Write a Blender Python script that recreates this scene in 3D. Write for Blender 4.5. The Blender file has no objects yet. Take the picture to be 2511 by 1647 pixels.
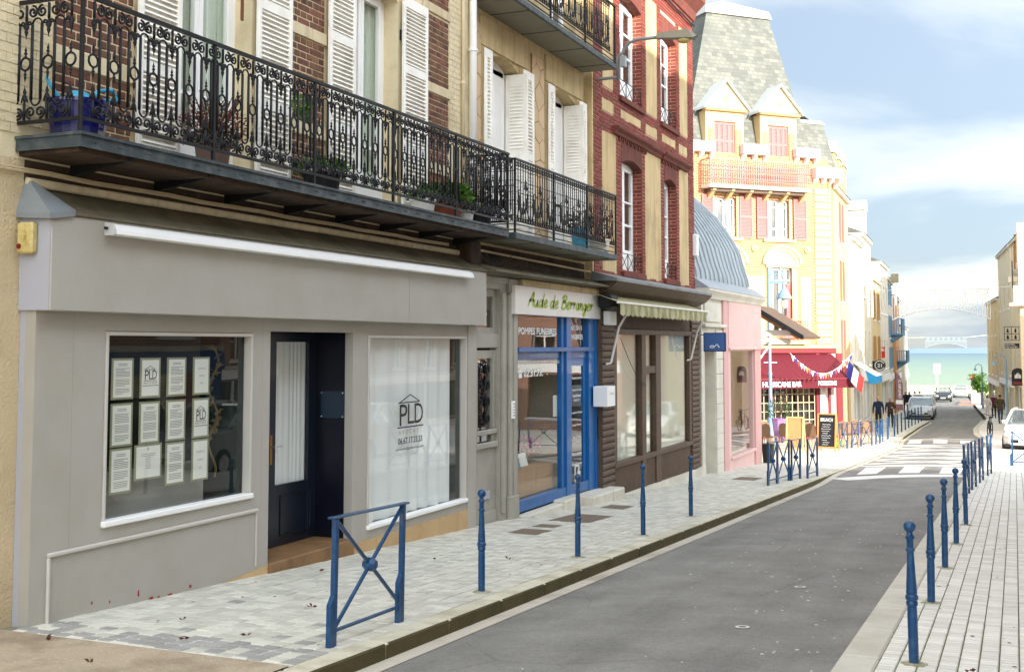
import bpy, bmesh, math, random
from mathutils import Vector, Matrix
R = math.radians
rnd = random.Random(7)
scene = bpy.context.scene
COL = scene.collection

# ------------------------------------------------------------------ camera
cam_data = bpy.data.cameras.new('camera')
cam = bpy.data.objects.new('camera', cam_data); COL.objects.link(cam)
cam.location = (0, 0, 1.63)
cam.rotation_euler = (R(90 + 3.827), 0, R(22.929))
cam_data.sensor_fit = 'HORIZONTAL'; cam_data.sensor_width = 36.0
cam_data.lens = 2900.0 / 2511.0 * 36.0
cam_data.shift_x = 0.0
cam_data.shift_y = -(823.5 - 650.0) / 2511.0
cam_data.clip_start = 0.05; cam_data.clip_end = 9000
scene.camera = cam

# ------------------------------------------------------------------ sky and sun
SUN_AZ, SUN_EL = 124.0, 15.0
world = bpy.data.worlds.new('World'); scene.world = world; world.use_nodes = True
wn = world.node_tree; wn.nodes.clear(); wl = wn.links
w_out = wn.nodes.new('ShaderNodeOutputWorld'); w_bg = wn.nodes.new('ShaderNodeBackground')
w_bg.inputs['Strength'].default_value = 0.10
wl.new(w_bg.outputs[0], w_out.inputs['Surface'])
sky = wn.nodes.new('ShaderNodeTexSky'); sky.sky_type = 'NISHITA'; sky.sun_disc = False
sky.sun_elevation = R(SUN_EL); sky.sun_rotation = R(SUN_AZ)
sky.air_density = 1.0; sky.dust_density = 1.2; sky.ozone_density = 1.6
tc = wn.nodes.new('ShaderNodeTexCoord')
sep = wn.nodes.new('ShaderNodeSeparateXYZ'); wl.new(tc.outputs['Generated'], sep.inputs[0])
def wmath(op, a, b=None):
    n = wn.nodes.new('ShaderNodeMath'); n.operation = op
    for i, v in enumerate((a, b)):
        if v is None: continue
        if isinstance(v, (int, float)): n.inputs[i].default_value = v
        else: wl.new(v, n.inputs[i])
    return n.outputs[0]
zc = wmath('ADD', wmath('MAXIMUM', sep.outputs['Z'], 0.0), 0.22)
px = wmath('DIVIDE', sep.outputs['X'], zc); py = wmath('DIVIDE', sep.outputs['Y'], zc)
comb = wn.nodes.new('ShaderNodeCombineXYZ'); wl.new(px, comb.inputs[0]); wl.new(py, comb.inputs[1])
comb.inputs[2].default_value = 2.0
def wnoise(scale, detail, rough, dist, vec):
    n = wn.nodes.new('ShaderNodeTexNoise'); n.inputs['Scale'].default_value = scale
    n.inputs['Detail'].default_value = detail; n.inputs['Roughness'].default_value = rough
    n.inputs['Distortion'].default_value = dist; wl.new(vec, n.inputs['Vector']); return n.outputs['Fac']
def wramp(fac, stops):
    n = wn.nodes.new('ShaderNodeValToRGB'); wl.new(fac, n.inputs[0])
    e = n.color_ramp.elements
    while len(e) < len(stops): e.new(0.5)
    for el, (p, c) in zip(e, stops): el.position = p; el.color = (*c, 1)
    n.color_ramp.interpolation = 'EASE'
    return n.outputs[0]
n1 = wnoise(0.85, 7, 0.5, 0.2, comb.outputs[0])
n2 = wnoise(1.0, 7, 0.52, 0.25, comb.outputs[0])
cover = wramp(n1, [(0.32, (0, 0, 0)), (0.46, (.85, .85, .85))])
shade = wramp(n2, [(0.36, (2.95, 2.68, 2.3)), (0.46, (1.5, 1.56, 1.6)), (0.58, (0.86, 1.04, 1.26))])
skyg = wn.nodes.new('ShaderNodeMix'); skyg.data_type = 'RGBA'; skyg.blend_type = 'MULTIPLY'
skyg.inputs[0].default_value = 1.0
wl.new(sky.outputs[0], skyg.inputs[6]); skyg.inputs[7].default_value = (0.62, 0.66, 0.70, 1)
# clouds scatter sunlight forwards: brighter towards the sun, dimmer away from it
sdir = (math.sin(R(SUN_AZ)) * math.cos(R(SUN_EL)), math.cos(R(SUN_AZ)) * math.cos(R(SUN_EL)), math.sin(R(SUN_EL)))
dotn = wn.nodes.new('ShaderNodeVectorMath'); dotn.operation = 'DOT_PRODUCT'; wl.new(tc.outputs['Generated'], dotn.inputs[0]); dotn.inputs[1].default_value = sdir
phase = wmath('ADD', wmath('MULTIPLY', wmath('POWER', wmath('ADD', wmath('MULTIPLY', dotn.outputs['Value'], 0.5), 0.5), 2.0), 5.0), 0.85)
cl = wn.nodes.new('ShaderNodeVectorMath'); cl.operation = 'SCALE'; wl.new(shade, cl.inputs[0]); wl.new(phase, cl.inputs['Scale'])
shade = cl.outputs[0]
wmix = wn.nodes.new('ShaderNodeMix'); wmix.data_type = 'RGBA'
wl.new(cover, wmix.inputs[0]); wl.new(skyg.outputs[2], wmix.inputs[6]); wl.new(shade, wmix.inputs[7])
wl.new(wmix.outputs[2], w_bg.inputs['Color'])

sun_data = bpy.data.lights.new('sun', 'SUN'); sun = bpy.data.objects.new('sun', sun_data); COL.objects.link(sun)
sun_data.energy = 2.0; sun_data.angle = R(0.6); sun_data.color = (1.0, 0.92, 0.80)
sv = Vector((math.sin(R(SUN_AZ)) * math.cos(R(SUN_EL)), math.cos(R(SUN_AZ)) * math.cos(R(SUN_EL)), math.sin(R(SUN_EL))))
sun.rotation_euler = (-sv).to_track_quat('-Z', 'Y').to_euler()
sun.location = (20, -20, 40)
vs = scene.view_settings
vs.view_transform = 'Standard'; vs.look = 'None'; vs.gamma = 1.0; vs.use_curve_mapping = False
vs.exposure = 2.5
try:
    scene.cycles.max_bounces = 8; scene.cycles.transparent_max_bounces = 16
    scene.cycles.use_denoising = True
    scene.cycles.caustics_reflective = False; scene.cycles.caustics_refractive = False
except Exception: pass

# ------------------------------------------------------------------ mesh helpers
class MB:
    def __init__(s): s.v = []; s.f = []; s.m = []
    def _add(s, vs, fs, mi=0):
        b = len(s.v); s.v += [tuple(v) for v in vs]
        s.f += [tuple(b + i for i in f) for f in fs]; s.m += [mi] * len(fs); return s
    def box(s, x0, x1, y0, y1, z0, z1, mi=0):
        return s._add([(x0,y0,z0),(x1,y0,z0),(x1,y1,z0),(x0,y1,z0),(x0,y0,z1),(x1,y0,z1),(x1,y1,z1),(x0,y1,z1)],
            [(3,2,1,0),(4,5,6,7),(0,1,5,4),(1,2,6,5),(2,3,7,6),(3,0,4,7)], mi)
    def cbox(s, x0, x1, y0, y1, z0, z1, c=0.01, mi=0):
        # box with chamfered edges
        pts = []
        for ax in range(3):
            for sx in (0, 1):
                for sy in (0, 1):
                    for sz in (0, 1):
                        p = [x1 if sx else x0, y1 if sy else y0, z1 if sz else z0]
                        d = [(-c if sx else c), (-c if sy else c), (-c if sz else c)]
                        q = [p[i] + (0 if i == ax else d[i]) for i in range(3)]
                        pts.append(tuple(q))
        bm = bmesh.new()
        for p in pts: bm.verts.new(p)
        bmesh.ops.convex_hull(bm, input=bm.verts)
        bm.verts.index_update()
        vs_ = [v.co[:] for v in bm.verts]; fs_ = [tuple(v.index for v in f.verts) for f in bm.faces]
        bm.free(); return s._add(vs_, fs_, mi)
    def hexa(s, bot, top, mi=0):
        # bot, top: 4 corners each, counter-clockwise seen from above
        return s._add(list(bot) + list(top), [(3,2,1,0),(4,5,6,7),(0,1,5,4),(1,2,6,5),(2,3,7,6),(3,0,4,7)], mi)
    def quad(s, a, b, c, d, mi=0): return s._add([a,b,c,d], [(0,1,2,3)], mi)
    def poly(s, pts, mi=0): return s._add(pts, [tuple(range(len(pts)))], mi)
    def prism(s, pts, ax, a0, a1, mi=0):
        # extrude 2-D polygon pts along axis ax ('x','y','z') from a0 to a1
        n = len(pts)
        def P(p, a):
            return {'x': (a, p[0], p[1]), 'y': (p[0], a, p[1]), 'z': (p[0], p[1], a)}[ax]
        vs_ = [P(p, a0) for p in pts] + [P(p, a1) for p in pts]
        fs_ = [tuple(range(n)), tuple(range(2 * n - 1, n - 1, -1))] + [(i, i + n, (i + 1) % n + n, (i + 1) % n) for i in range(n)]
        return s._add(vs_, fs_, mi)
    def tube(s, pts, r, n=6, mi=0, cap=True):
        pts = [Vector(p) for p in pts]; k = len(pts)
        rs = r if isinstance(r, (list, tuple)) else [r] * k
        base = len(s.v); up = None
        for i, p in enumerate(pts):
            t = (pts[min(i + 1, k - 1)] - pts[max(i - 1, 0)])
            if t.length < 1e-9: t = Vector((0, 0, 1))
            t.normalize()
            if up is None:
                a = Vector((0, 0, 1)) if abs(t.z) < 0.9 else Vector((1, 0, 0))
                up = t.cross(a).normalized()
            else:
                up = (up - t * up.dot(t))
                up = up.normalized() if up.length > 1e-6 else t.orthogonal().normalized()
            w = t.cross(up)
            for j in range(n):
                a = 2 * math.pi * j / n + math.pi / n
                s.v.append(tuple(p + (up * math.cos(a) + w * math.sin(a)) * rs[i]))
        for i in range(k - 1):
            for j in range(n):
                a = base + i * n + j; b = base + i * n + (j + 1) % n
                s.f.append((a, b, b + n, a + n)); s.m.append(mi)
        if cap:
            s.f.append(tuple(base + j for j in range(n - 1, -1, -1))); s.m.append(mi)
            s.f.append(tuple(base + (k - 1) * n + j for j in range(n))); s.m.append(mi)
        return s
    def bar(s, p, q, w=0.01, mi=0):   # square bar between two points
        return s.tube([p, q], w * 0.7071, 4, mi)
    def lathe(s, prof, cx, cy, z0=0, n=12, mi=0):
        base = len(s.v); k = len(prof)
        for r, z in prof:
            for j in range(n):
                a = 2 * math.pi * j / n
                s.v.append((cx + r * math.cos(a), cy + r * math.sin(a), z0 + z))
        for i in range(k - 1):
            for j in range(n):
                a = base + i * n + j; b = base + i * n + (j + 1) % n
                s.f.append((a, b, b + n, a + n)); s.m.append(mi)
        s.f.append(tuple(base + j for j in range(n - 1, -1, -1))); s.m.append(mi)
        s.f.append(tuple(base + (k - 1) * n + j for j in range(n))); s.m.append(mi)
        return s
    def ball(s, c, r, n=10, m=7, mi=0, sq=(1, 1, 1)):
        base = len(s.v)
        prof = [(max(1e-3, math.sin(math.pi * i / m)) * r, -math.cos(math.pi * i / m) * r) for i in range(m + 1)]
        s.lathe(prof, 0, 0, 0, n, mi)
        for i in range(base, len(s.v)):
            x, y, z = s.v[i]; s.v[i] = (c[0] + x * sq[0], c[1] + y * sq[1], c[2] + z * sq[2])
        return s
    def leaf(s, p, d, L, W, mi=0):
        d = Vector(d).normalized(); p = Vector(p)
        a = d.cross(Vector((rnd.uniform(-1,1), rnd.uniform(-1,1), rnd.uniform(-1,1))))
        a = a.normalized() if a.length > 1e-3 else d.orthogonal().normalized()
        m_ = p + d * L * 0.5; u = d.cross(a) * L * 0.12
        return s._add([p, m_ + a * W + u, p + d * L, m_ - a * W + u], [(0, 1, 2, 3)], mi)
    def xf(s, M, start=0):
        for i in range(start, len(s.v)): s.v[i] = tuple(M @ Vector(s.v[i]))
        return s
    def join(s, o, M=None):
        b = len(s.v)
        s.v += [tuple(M @ Vector(v)) if M else v for v in o.v]
        s.f += [tuple(b + i for i in f) for f in o.f]; s.m += o.m; return s
    def mesh(s, name, mats, smooth=False):
        me = bpy.data.meshes.new(name); me.from_pydata(s.v, [], s.f)
        for m_ in (mats if isinstance(mats, (list, tuple)) else [mats]): me.materials.append(m_)
        if any(s.m): me.polygons.foreach_set('material_index', s.m)
        if smooth:
            me.polygons.foreach_set('use_smooth', [True] * len(me.polygons))
        me.update(); return me
    def build(s, name, mats, parent=None, smooth=False, loc=None, ang=None):
        me = s.mesh(name, mats, smooth)
        if smooth and ang:
            try: me.set_sharp_from_angle(angle=R(ang))
            except Exception: pass
        return put(name, me, parent, loc)

LOCAL = set()
def put(name, me, parent=None, loc=None):
    """link a mesh object; meshes of a world-frame thing are written in world coordinates"""
    o = bpy.data.objects.new(name, me); COL.objects.link(o)
    base = Vector((0, 0, 0)) if loc is None else Vector(loc)
    if parent is not None:
        o.parent = parent
        base = base - world_off(parent)
    o.location = base
    OFF[o.name] = Vector((0, 0, 0)) if loc is None else Vector(loc)
    return o
OFF = {}
def world_off(p):
    return OFF.get(p.name, Vector((0, 0, 0)))
def tag(o, label, cat, group=None):
    o['label'] = label; o['category'] = cat
    if group: o['group'] = group
    return o
def thing(name, label, cat, loc=(0, 0, 0), rotz=0.0, group=None, local=False):
    """an Empty at a thing's base. local=True: parts are written in the Empty's own frame"""
    o = bpy.data.objects.new(name, None); COL.objects.link(o)
    o.empty_display_size = 0.2
    o.location = loc; o.rotation_euler = (0, 0, rotz)
    tag(o, label, cat, group)
    if not local: OFF[o.name] = Vector(loc)
    return o
def struct(o): o['kind'] = 'structure'; return o
def stuff(o): o['kind'] = 'stuff'; return o
def copy_tree(o, parent=None):
    c = o.copy(); COL.objects.link(c); c.parent = parent
    for ch in o.children: copy_tree(ch, c)
    return c
def lerp_tab(tab, y):
    if y <= tab[0][0]: return tab[0][1]
    for (a, b), (c, d) in zip(tab, tab[1:]):
        if y <= c: return b + (d - b) * (y - a) / (c - a)
    return tab[-1][1]
GP = [(-60, 2.88), (0, 0), (17, -.81), (40, -1.86), (62, -2.66), (86, -3.38), (134, -4.5), (180, -5.25), (240, -6.6), (460, -13.2), (470, -15)]
def g(y): return lerp_tab(GP, y)
def gl(y): return g(y) - 0.08      # left pavement
FAC = Matrix(((0, 0, 1, 0), (1, 0, 0, 0), (0, 1, 0, 0), (0, 0, 0, 1)))   # text x->+Y, y->+Z, normal->+X
def text_mb(body, w=None, h=None, shear=0.0, bold=0.0, spacing=1.0, depth=0.0):
    cu = bpy.data.curves.new('lettering', 'FONT'); cu.body = body; cu.shear = shear; cu.offset = bold
    cu.space_character = spacing; cu.extrude = depth; cu.resolution_u = 3; cu.align_x = 'LEFT'
    o = bpy.data.objects.new('lettering', cu); COL.objects.link(o)
    dg = bpy.context.evaluated_depsgraph_get(); me = bpy.data.meshes.new_from_object(o.evaluated_get(dg))
    b = MB(); b._add([v.co[:] for v in me.vertices], [tuple(p.vertices) for p in me.polygons])
    bpy.data.objects.remove(o); bpy.data.curves.remove(cu); bpy.data.meshes.remove(me)
    xs = [v[0] for v in b.v]; ys = [v[1] for v in b.v]
    if not xs: return b
    x0, x1, y0, y1 = min(xs), max(xs), min(ys), max(ys)
    sx = (w / (x1 - x0)) if w else None; sy = (h / (y1 - y0)) if h else None
    sx = sx or sy; sy = sy or sx
    b.v = [((v[0] - x0) * sx, (v[1] - y0) * sy, v[2]) for v in b.v]
    return b
def facade_text(body, x, y0, z0, w, h, mat, parent, name='lettering', **k):
    """lettering on a wall that faces +X, its lower left corner at (x, y0, z0)"""
    b = text_mb(body, w, h, **k)
    M = Matrix.Translation((x, y0, z0)) @ FAC
    return b.xf(M).build(name, mat, parent)

# ------------------------------------------------------------------ materials
def lin(r, g_=None, b=None):
    if g_ is None: r, g_, b = r
    f = lambda c: (c / 255 / 12.92) if c / 255 <= 0.04045 else ((c / 255 + 0.055) / 1.055) ** 2.4
    return (f(r), f(g_), f(b))
def pmat(name, col, rough=0.75, var=0.12, scale=3.0, bump=0.0, bscale=60.0, metal=0.0, spec=0.4,
         island=0.0, obj=0.0, stain=None, streak=None, coat=0.0, speck=None, hue=0.0):
    """principled material with noise variation; stain=(colour, amount, scale), streak=(colour, amount) vertical weathering"""
    m = bpy.data.materials.new(name); m.use_nodes = True
    nt = m.node_tree; N = nt.nodes; L = nt.links
    bs = N['Principled BSDF']
    bs.inputs['Roughness'].default_value = rough; bs.inputs['Metallic'].default_value = metal
    bs.inputs['Specular IOR Level'].default_value = spec
    if coat: bs.inputs['Coat Weight'].default_value = coat
    geo = N.new('ShaderNodeNewGeometry')
    def noise(sc, det=4, vec=None, rough_=0.55):
        n = N.new('ShaderNodeTexNoise'); n.inputs['Scale'].default_value = sc; n.inputs['Detail'].default_value = det
        n.inputs['Roughness'].default_value = rough_
        L.new(vec or geo.outputs['Position'], n.inputs['Vector']); return n.outputs['Fac']
    def mathn(op, a, b=None, clamp=False):
        n = N.new('ShaderNodeMath'); n.operation = op; n.use_clamp = clamp
        for i, v in enumerate((a, b)):
            if v is None: continue
            if isinstance(v, (int, float)): n.inputs[i].default_value = v
            else: L.new(v, n.inputs[i])
        return n.outputs[0]
    def mix(fac, a, b, mode='MIX'):
        n = N.new('ShaderNodeMix'); n.data_type = 'RGBA'; n.blend_type = mode
        if isinstance(fac, (int, float)): n.inputs[0].default_value = fac
        else: L.new(fac, n.inputs[0])
        for i, v in ((6, a), (7, b)):
            if isinstance(v, tuple): n.inputs[i].default_value = (*v[:3], 1)
            else: L.new(v, n.inputs[i])
        return n.outputs[2]
    val = mathn('MULTIPLY_ADD', noise(scale, 6), var * 2.2); 
    val.node.inputs[2].default_value = 1.0 - var * 1.1
    if island:
        k = mathn('MULTIPLY_ADD', geo.outputs['Random Per Island'], island * 2); k.node.inputs[2].default_value = 1 - island
        val = mathn('MULTIPLY', val, k)
    if obj:
        oi = N.new('ShaderNodeObjectInfo')
        k = mathn('MULTIPLY_ADD', oi.outputs['Random'], obj * 2); k.node.inputs[2].default_value = 1 - obj
        val = mathn('MULTIPLY', val, k)
    hs = N.new('ShaderNodeHueSaturation'); hs.inputs['Color'].default_value = (*col, 1)
    L.new(val, hs.inputs['Value'])
    if hue:
        src = geo.outputs['Random Per Island'] if island else N.new('ShaderNodeObjectInfo').outputs['Random']
        h2 = mathn('FRACT', mathn('MULTIPLY', src, 7.31))
        k = mathn('MULTIPLY_ADD', h2, hue); k.node.inputs[2].default_value = 0.5 - hue / 2; L.new(k, hs.inputs['Hue'])
    c = hs.outputs[0]
    if speck:
        sc_, amt, colr = speck
        f = mathn('MULTIPLY', mathn('GREATER_THAN', noise(sc_, 2), 0.62), amt)
        c = mix(f, c, colr)
    if stain:
        sc_col, amt, sc_ = stain
        f = mathn('MULTIPLY', mathn('SMOOTH_MIN', mathn('MULTIPLY', mathn('SUBTRACT', noise(sc_, 8, None, 0.65), 0.47, True), 6.0), 1.0), amt, True)
        c = mix(f, c, sc_col)
    if streak:
        mp = N.new('ShaderNodeMapping'); L.new(geo.outputs['Position'], mp.inputs[0]); mp.inputs['Scale'].default_value = (9, 9, 0.7)
        f = mathn('MULTIPLY', mathn('MULTIPLY', mathn('SUBTRACT', noise(1.0, 6, mp.outputs[0]), 0.48, True), 5.0, True), streak[1], True)
        c = mix(f, c, streak[0])
    L.new(c, bs.inputs['Base Color'])
    rr = mathn('MULTIPLY_ADD', noise(scale * 2.3, 4), 0.25, True); rr.node.inputs[2].default_value = rough - 0.12
    L.new(rr, bs.inputs['Roughness'])
    if bump:
        bp = N.new('ShaderNodeBump'); bp.inputs['Strength'].default_value = bump; bp.inputs['Distance'].default_value = 0.02
        L.new(noise(bscale, 5), bp.inputs['Height']); L.new(bp.outputs[0], bs.inputs['Normal'])
    m['c'] = list(col)
    return m
def glassmat(name, tint=(0.9, 0.95, 0.93), refl=1.0, rough=0.0, f0=0.04, wav=0.0):
    m = bpy.data.materials.new(name); m.use_nodes = True
    nt = m.node_tree; N = nt.nodes; L = nt.links; N.remove(N['Principled BSDF'])
    out = N['Material Output']
    tr = N.new('ShaderNodeBsdfTransparent'); tr.inputs[0].default_value = (*tint, 1)
    gl_ = N.new('ShaderNodeBsdfGlossy'); gl_.inputs['Roughness'].default_value = rough; gl_.inputs['Color'].default_value = (1, 1, 1, 1)
    ge = N.new('ShaderNodeNewGeometry'); dt = N.new('ShaderNodeVectorMath'); dt.operation = 'DOT_PRODUCT'
    L.new(ge.outputs['Incoming'], dt.inputs[0]); L.new(ge.outputs['Normal'], dt.inputs[1])
    def mth(op, a, b):
        n = N.new('ShaderNodeMath'); n.operation = op; n.use_clamp = True
        for i, v in enumerate((a, b)):
            if isinstance(v, (int, float)): n.inputs[i].default_value = v
            elif v is not None: L.new(v, n.inputs[i])
        return n.outputs[0]
    ab = mth('ABSOLUTE', dt.outputs['Value'], None); p5 = mth('POWER', mth('SUBTRACT', 1.0, ab), 4.0)
    mu = N.new('ShaderNodeMath'); mu.operation = 'MULTIPLY_ADD'; mu.inputs[1].default_value = 0.75 * refl; mu.inputs[2].default_value = f0 + 0.04; mu.use_clamp = True
    L.new(p5, mu.inputs[0])
    if wav:
        geo = N.new('ShaderNodeNewGeometry'); n = N.new('ShaderNodeTexNoise'); n.inputs['Scale'].default_value = 1.2; n.inputs['Detail'].default_value = 1
        L.new(geo.outputs['Position'], n.inputs['Vector'])
        bp = N.new('ShaderNodeBump'); bp.inputs['Strength'].default_value = wav; bp.inputs['Distance'].default_value = 0.05
        L.new(n.outputs['Fac'], bp.inputs['Height']); L.new(bp.outputs[0], gl_.inputs['Normal'])
    mx = N.new('ShaderNodeMixShader'); L.new(mu.outputs[0], mx.inputs[0]); L.new(tr.outputs[0], mx.inputs[1]); L.new(gl_.outputs[0], mx.inputs[2])
    L.new(mx.outputs[0], out.inputs['Surface']); return m
MAT = {}
def brick_wall_mat(name, c1, c2, mortar, bw=0.22, bh=0.065, ms=0.01, rot=0.0):
    """bricks too far away to tell apart: a brick pattern in the object's own frame (x along wall, z up)"""
    m = bpy.data.materials.new(name); m.use_nodes = True
    nt = m.node_tree; N = nt.nodes; L = nt.links; bs = N['Principled BSDF']; bs.inputs['Roughness'].default_value = 0.85
    t = N.new('ShaderNodeTexCoord'); sp = N.new('ShaderNodeSeparateXYZ'); L.new(t.outputs['Object'], sp.inputs[0])
    ad = N.new('ShaderNodeMath'); ad.operation = 'ADD'; L.new(sp.outputs['X'], ad.inputs[0]); L.new(sp.outputs['Y'], ad.inputs[1])
    cb = N.new('ShaderNodeCombineXYZ'); L.new(ad.outputs[0], cb.inputs[0]); L.new(sp.outputs['Z'], cb.inputs[1])
    b = N.new('ShaderNodeTexBrick'); L.new(cb.outputs[0], b.inputs['Vector'])
    b.inputs['Color1'].default_value = (*c1, 1); b.inputs['Color2'].default_value = (*c2, 1); b.inputs['Mortar'].default_value = (*mortar, 1)
    b.inputs['Scale'].default_value = 1.0; b.inputs['Mortar Size'].default_value = ms; b.inputs['Brick Width'].default_value = bw; b.inputs['Row Height'].default_value = bh
    n = N.new('ShaderNodeTexNoise'); n.inputs['Scale'].default_value = 1.5; n.inputs['Detail'].default_value = 6; L.new(t.outputs['Object'], n.inputs['Vector'])
    mx = N.new('ShaderNodeMix'); mx.data_type = 'RGBA'; mx.blend_type = 'MULTIPLY'; mx.inputs[0].default_value = 0.5
    rp = N.new('ShaderNodeValToRGB'); rp.color_ramp.elements[0].color = (.6, .6, .6, 1); rp.color_ramp.elements[1].color = (1.3, 1.3, 1.3, 1); L.new(n.outputs['Fac'], rp.inputs[0])
    L.new(b.outputs['Color'], mx.inputs[6]); L.new(rp.outputs[0], mx.inputs[7]); L.new(mx.outputs[2], bs.inputs['Base Color'])
    bp = N.new('ShaderNodeBump'); bp.inputs['Strength'].default_value = 0.4; bp.inputs['Distance'].default_value = 0.01; bp.invert = True
    L.new(b.outputs['Fac'], bp.inputs['Height']); L.new(bp.outputs[0], bs.inputs['Normal'])
    return m
A = MAT
A['grey'] = pmat('grey paint', lin(176, 171, 161), 0.6, 0.06, 1.5, 0.25, 140, stain=(lin(162, 153, 136), 0.35, 1.3))
A['grey_trim'] = pmat('grey trim paint', lin(200, 194, 184), 0.55, 0.05, 2, 0.1, 140)
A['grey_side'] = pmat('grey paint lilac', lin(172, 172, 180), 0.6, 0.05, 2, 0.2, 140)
A['grey_door'] = pmat('grey door paint', lin(166, 162, 149), 0.55, 0.06, 2, 0.1, 90, stain=(lin(110, 105, 92), 0.3, 2.0))
A['cream'] = pmat('cream stone', lin(220, 204, 168), 0.85, 0.12, 1.3, 0.5, 45, stain=(lin(160, 140, 105), 0.45, 0.8), streak=(lin(150, 130, 95), 0.35))
A['creambrick'] = pmat('cream painted brick', lin(222, 206, 170), 0.85, 0.10, 5, 0.4, 60, stain=(lin(170, 148, 108), 0.4, 1.6))
A['plaster'] = pmat('rough cream plaster', lin(214, 194, 156), 0.9, 0.10, 1.0, 0.9, 55, stain=(lin(160, 140, 108), 0.4, 0.7))
A['brown_brick'] = pmat('brown brick', lin(120, 80, 62), 0.85, 0.2, 20, 0.6, 90, obj=0.38, hue=0.03, stain=(lin(60, 48, 42), 0.5, 9))
A['brown_brick_i'] = pmat('brown brick rest', lin(120, 80, 62), 0.85, 0.2, 20, 0.6, 90, island=0.38, hue=0.03, stain=(lin(60, 48, 42), 0.5, 9))
A['red_brick'] = pmat('red brick', lin(134, 66, 54), 0.85, 0.18, 18, 0.5, 90, obj=0.2, hue=0.02, stain=(lin(96, 42, 38), 0.4, 5))
A['red_brick_i'] = pmat('red brick rest', lin(134, 66, 54), 0.85, 0.18, 18, 0.5, 90, island=0.2, hue=0.02, stain=(lin(96, 42, 38), 0.4, 5))
A['red_brick_s'] = pmat('red brick moulding', lin(118, 62, 52), 0.85, 0.2, 14, 0.6, 60, island=0.15, stain=(lin(86, 58, 46), 0.6, 3))
A['mortar'] = pmat('mortar', lin(196, 160, 140), 0.9, 0.15, 9, 0.4, 80)
A['mortar_w'] = pmat('cream mortar', lin(214, 196, 158), 0.9, 0.12, 9, 0.4, 80)
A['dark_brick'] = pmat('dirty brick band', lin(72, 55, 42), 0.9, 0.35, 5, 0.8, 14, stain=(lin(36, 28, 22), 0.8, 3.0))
A['white'] = pmat('white paint', lin(248, 247, 243), 0.5, 0.04, 3, 0.05, 60)
A['shutter'] = pmat('off white shutter paint', lin(250, 246, 236), 0.5, 0.05, 4, 0.1, 60, stain=(lin(190, 180, 160), 0.3, 3))
A['iron'] = pmat('black iron', lin(26, 26, 30), 0.5, 0.25, 20, 0.2, 80, metal=0.3)
A['steel'] = pmat('dark green grey painted steel', lin(56, 66, 70), 0.55, 0.2, 6, 0.2, 40, stain=(lin(150, 152, 146), 0.2, 7.0))
A['zinc'] = pmat('weathered zinc', lin(140, 146, 150), 0.5, 0.15, 3, 0.15, 20, metal=0.25, stain=(lin(90, 84, 70), 0.5, 1.5))
A['zinc_dirty'] = pmat('mossy zinc', lin(104, 96, 76), 0.7, 0.25, 3, 0.3, 20, stain=(lin(68, 66, 40), 0.7, 2.0))
A['zinc_light'] = pmat('zinc roof', lin(158, 166, 170), 0.5, 0.12, 1.5, 0.1, 20, metal=0.2, streak=(lin(110, 116, 120), 0.4))
A['navy'] = pmat('dark navy door paint', lin(17, 26, 40), 0.35, 0.2, 3, 0.05, 40, coat=0.2)
A['navy2'] = pmat('deep blue panel paint', lin(7, 9, 26), 0.4, 0.2, 3, 0.05, 40)
A['blue'] = pmat('bright blue shop paint', lin(14, 96, 160), 0.38, 0.08, 3, 0.05, 40, coat=0.2, stain=(lin(30, 70, 120), 0.3, 3))
A['bollard'] = pmat('blue street furniture paint', lin(8, 64, 108), 0.35, 0.14, 9, 0.1, 60, coat=0.25, stain=(lin(58, 96, 122), 0.4, 16), speck=(55, 0.35, lin(20, 40, 58)))
A['brownwood'] = pmat('brown stained wood', lin(92, 72, 56), 0.6, 0.2, 5, 0.3, 40, stain=(lin(70, 56, 46), 0.5, 3))
A['olive'] = pmat('faded striped awning cloth', lin(150, 146, 104), 0.9, 0.2, 6, 0.3, 90, stain=(lin(96, 94, 62), 0.5, 4))
A['beigetile'] = pmat('beige stone tile', lin(200, 168, 122), 0.5, 0.10, 3, 0.1, 30, obj=0.06, stain=(lin(150, 115, 75), 0.35, 1.5))
A['step'] = pmat('brown terrazzo step', lin(140, 106, 70), 0.6, 0.2, 4, 0.2, 80, stain=(lin(90, 66, 44), 0.5, 3))
A['plank'] = pmat('pine plank', lin(178, 138, 92), 0.6, 0.12, 5, 0.1, 30, obj=0.06, streak=(lin(150, 108, 66), 0.3))
A['dark'] = pmat('dark interior', lin(48, 50, 46), 0.9, 0.25, 1.5)
A['dark_red'] = pmat('dull red interior wall', lin(92, 52, 46), 0.9, 0.2, 1.5)
A['dark_green'] = pmat('dark green interior', lin(44, 58, 54), 0.9, 0.25, 1.5)
A['black'] = pmat('black', lin(22, 22, 24), 0.6, 0.2, 5)
A['paper'] = pmat('white paper', lin(236, 234, 224), 0.8, 0.02, 2)
A['ink'] = pmat('black ink', lin(50, 48, 48), 0.8, 0.05, 5)
A['inkgrey'] = pmat('grey print', lin(150, 148, 140), 0.8, 0.05, 5)
A['holder'] = pmat('clear plastic sleeve', lin(150, 150, 118), 0.35, 0.05, 5)
A['letter_white'] = pmat('white lettering', lin(236, 236, 232), 0.7, 0.02, 5)
A['curtain'] = pmat('white voile curtain', lin(242, 243, 240), 0.9, 0.05, 4)
A['lace'] = pmat('lace net curtain', lin(196, 206, 190), 0.9, 0.12, 26)
A['green_letter'] = pmat('yellow green lettering', lin(160, 178, 62), 0.6, 0.06, 10)
A['sign_white'] = pmat('white sign board', lin(228, 222, 214), 0.5, 0.03, 2, stain=(lin(200, 190, 180), 0.25, 2))
A['alarm'] = pmat('yellowed plastic', lin(206, 186, 122), 0.5, 0.1, 9, stain=(lin(130, 100, 50), 0.4, 14))
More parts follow.
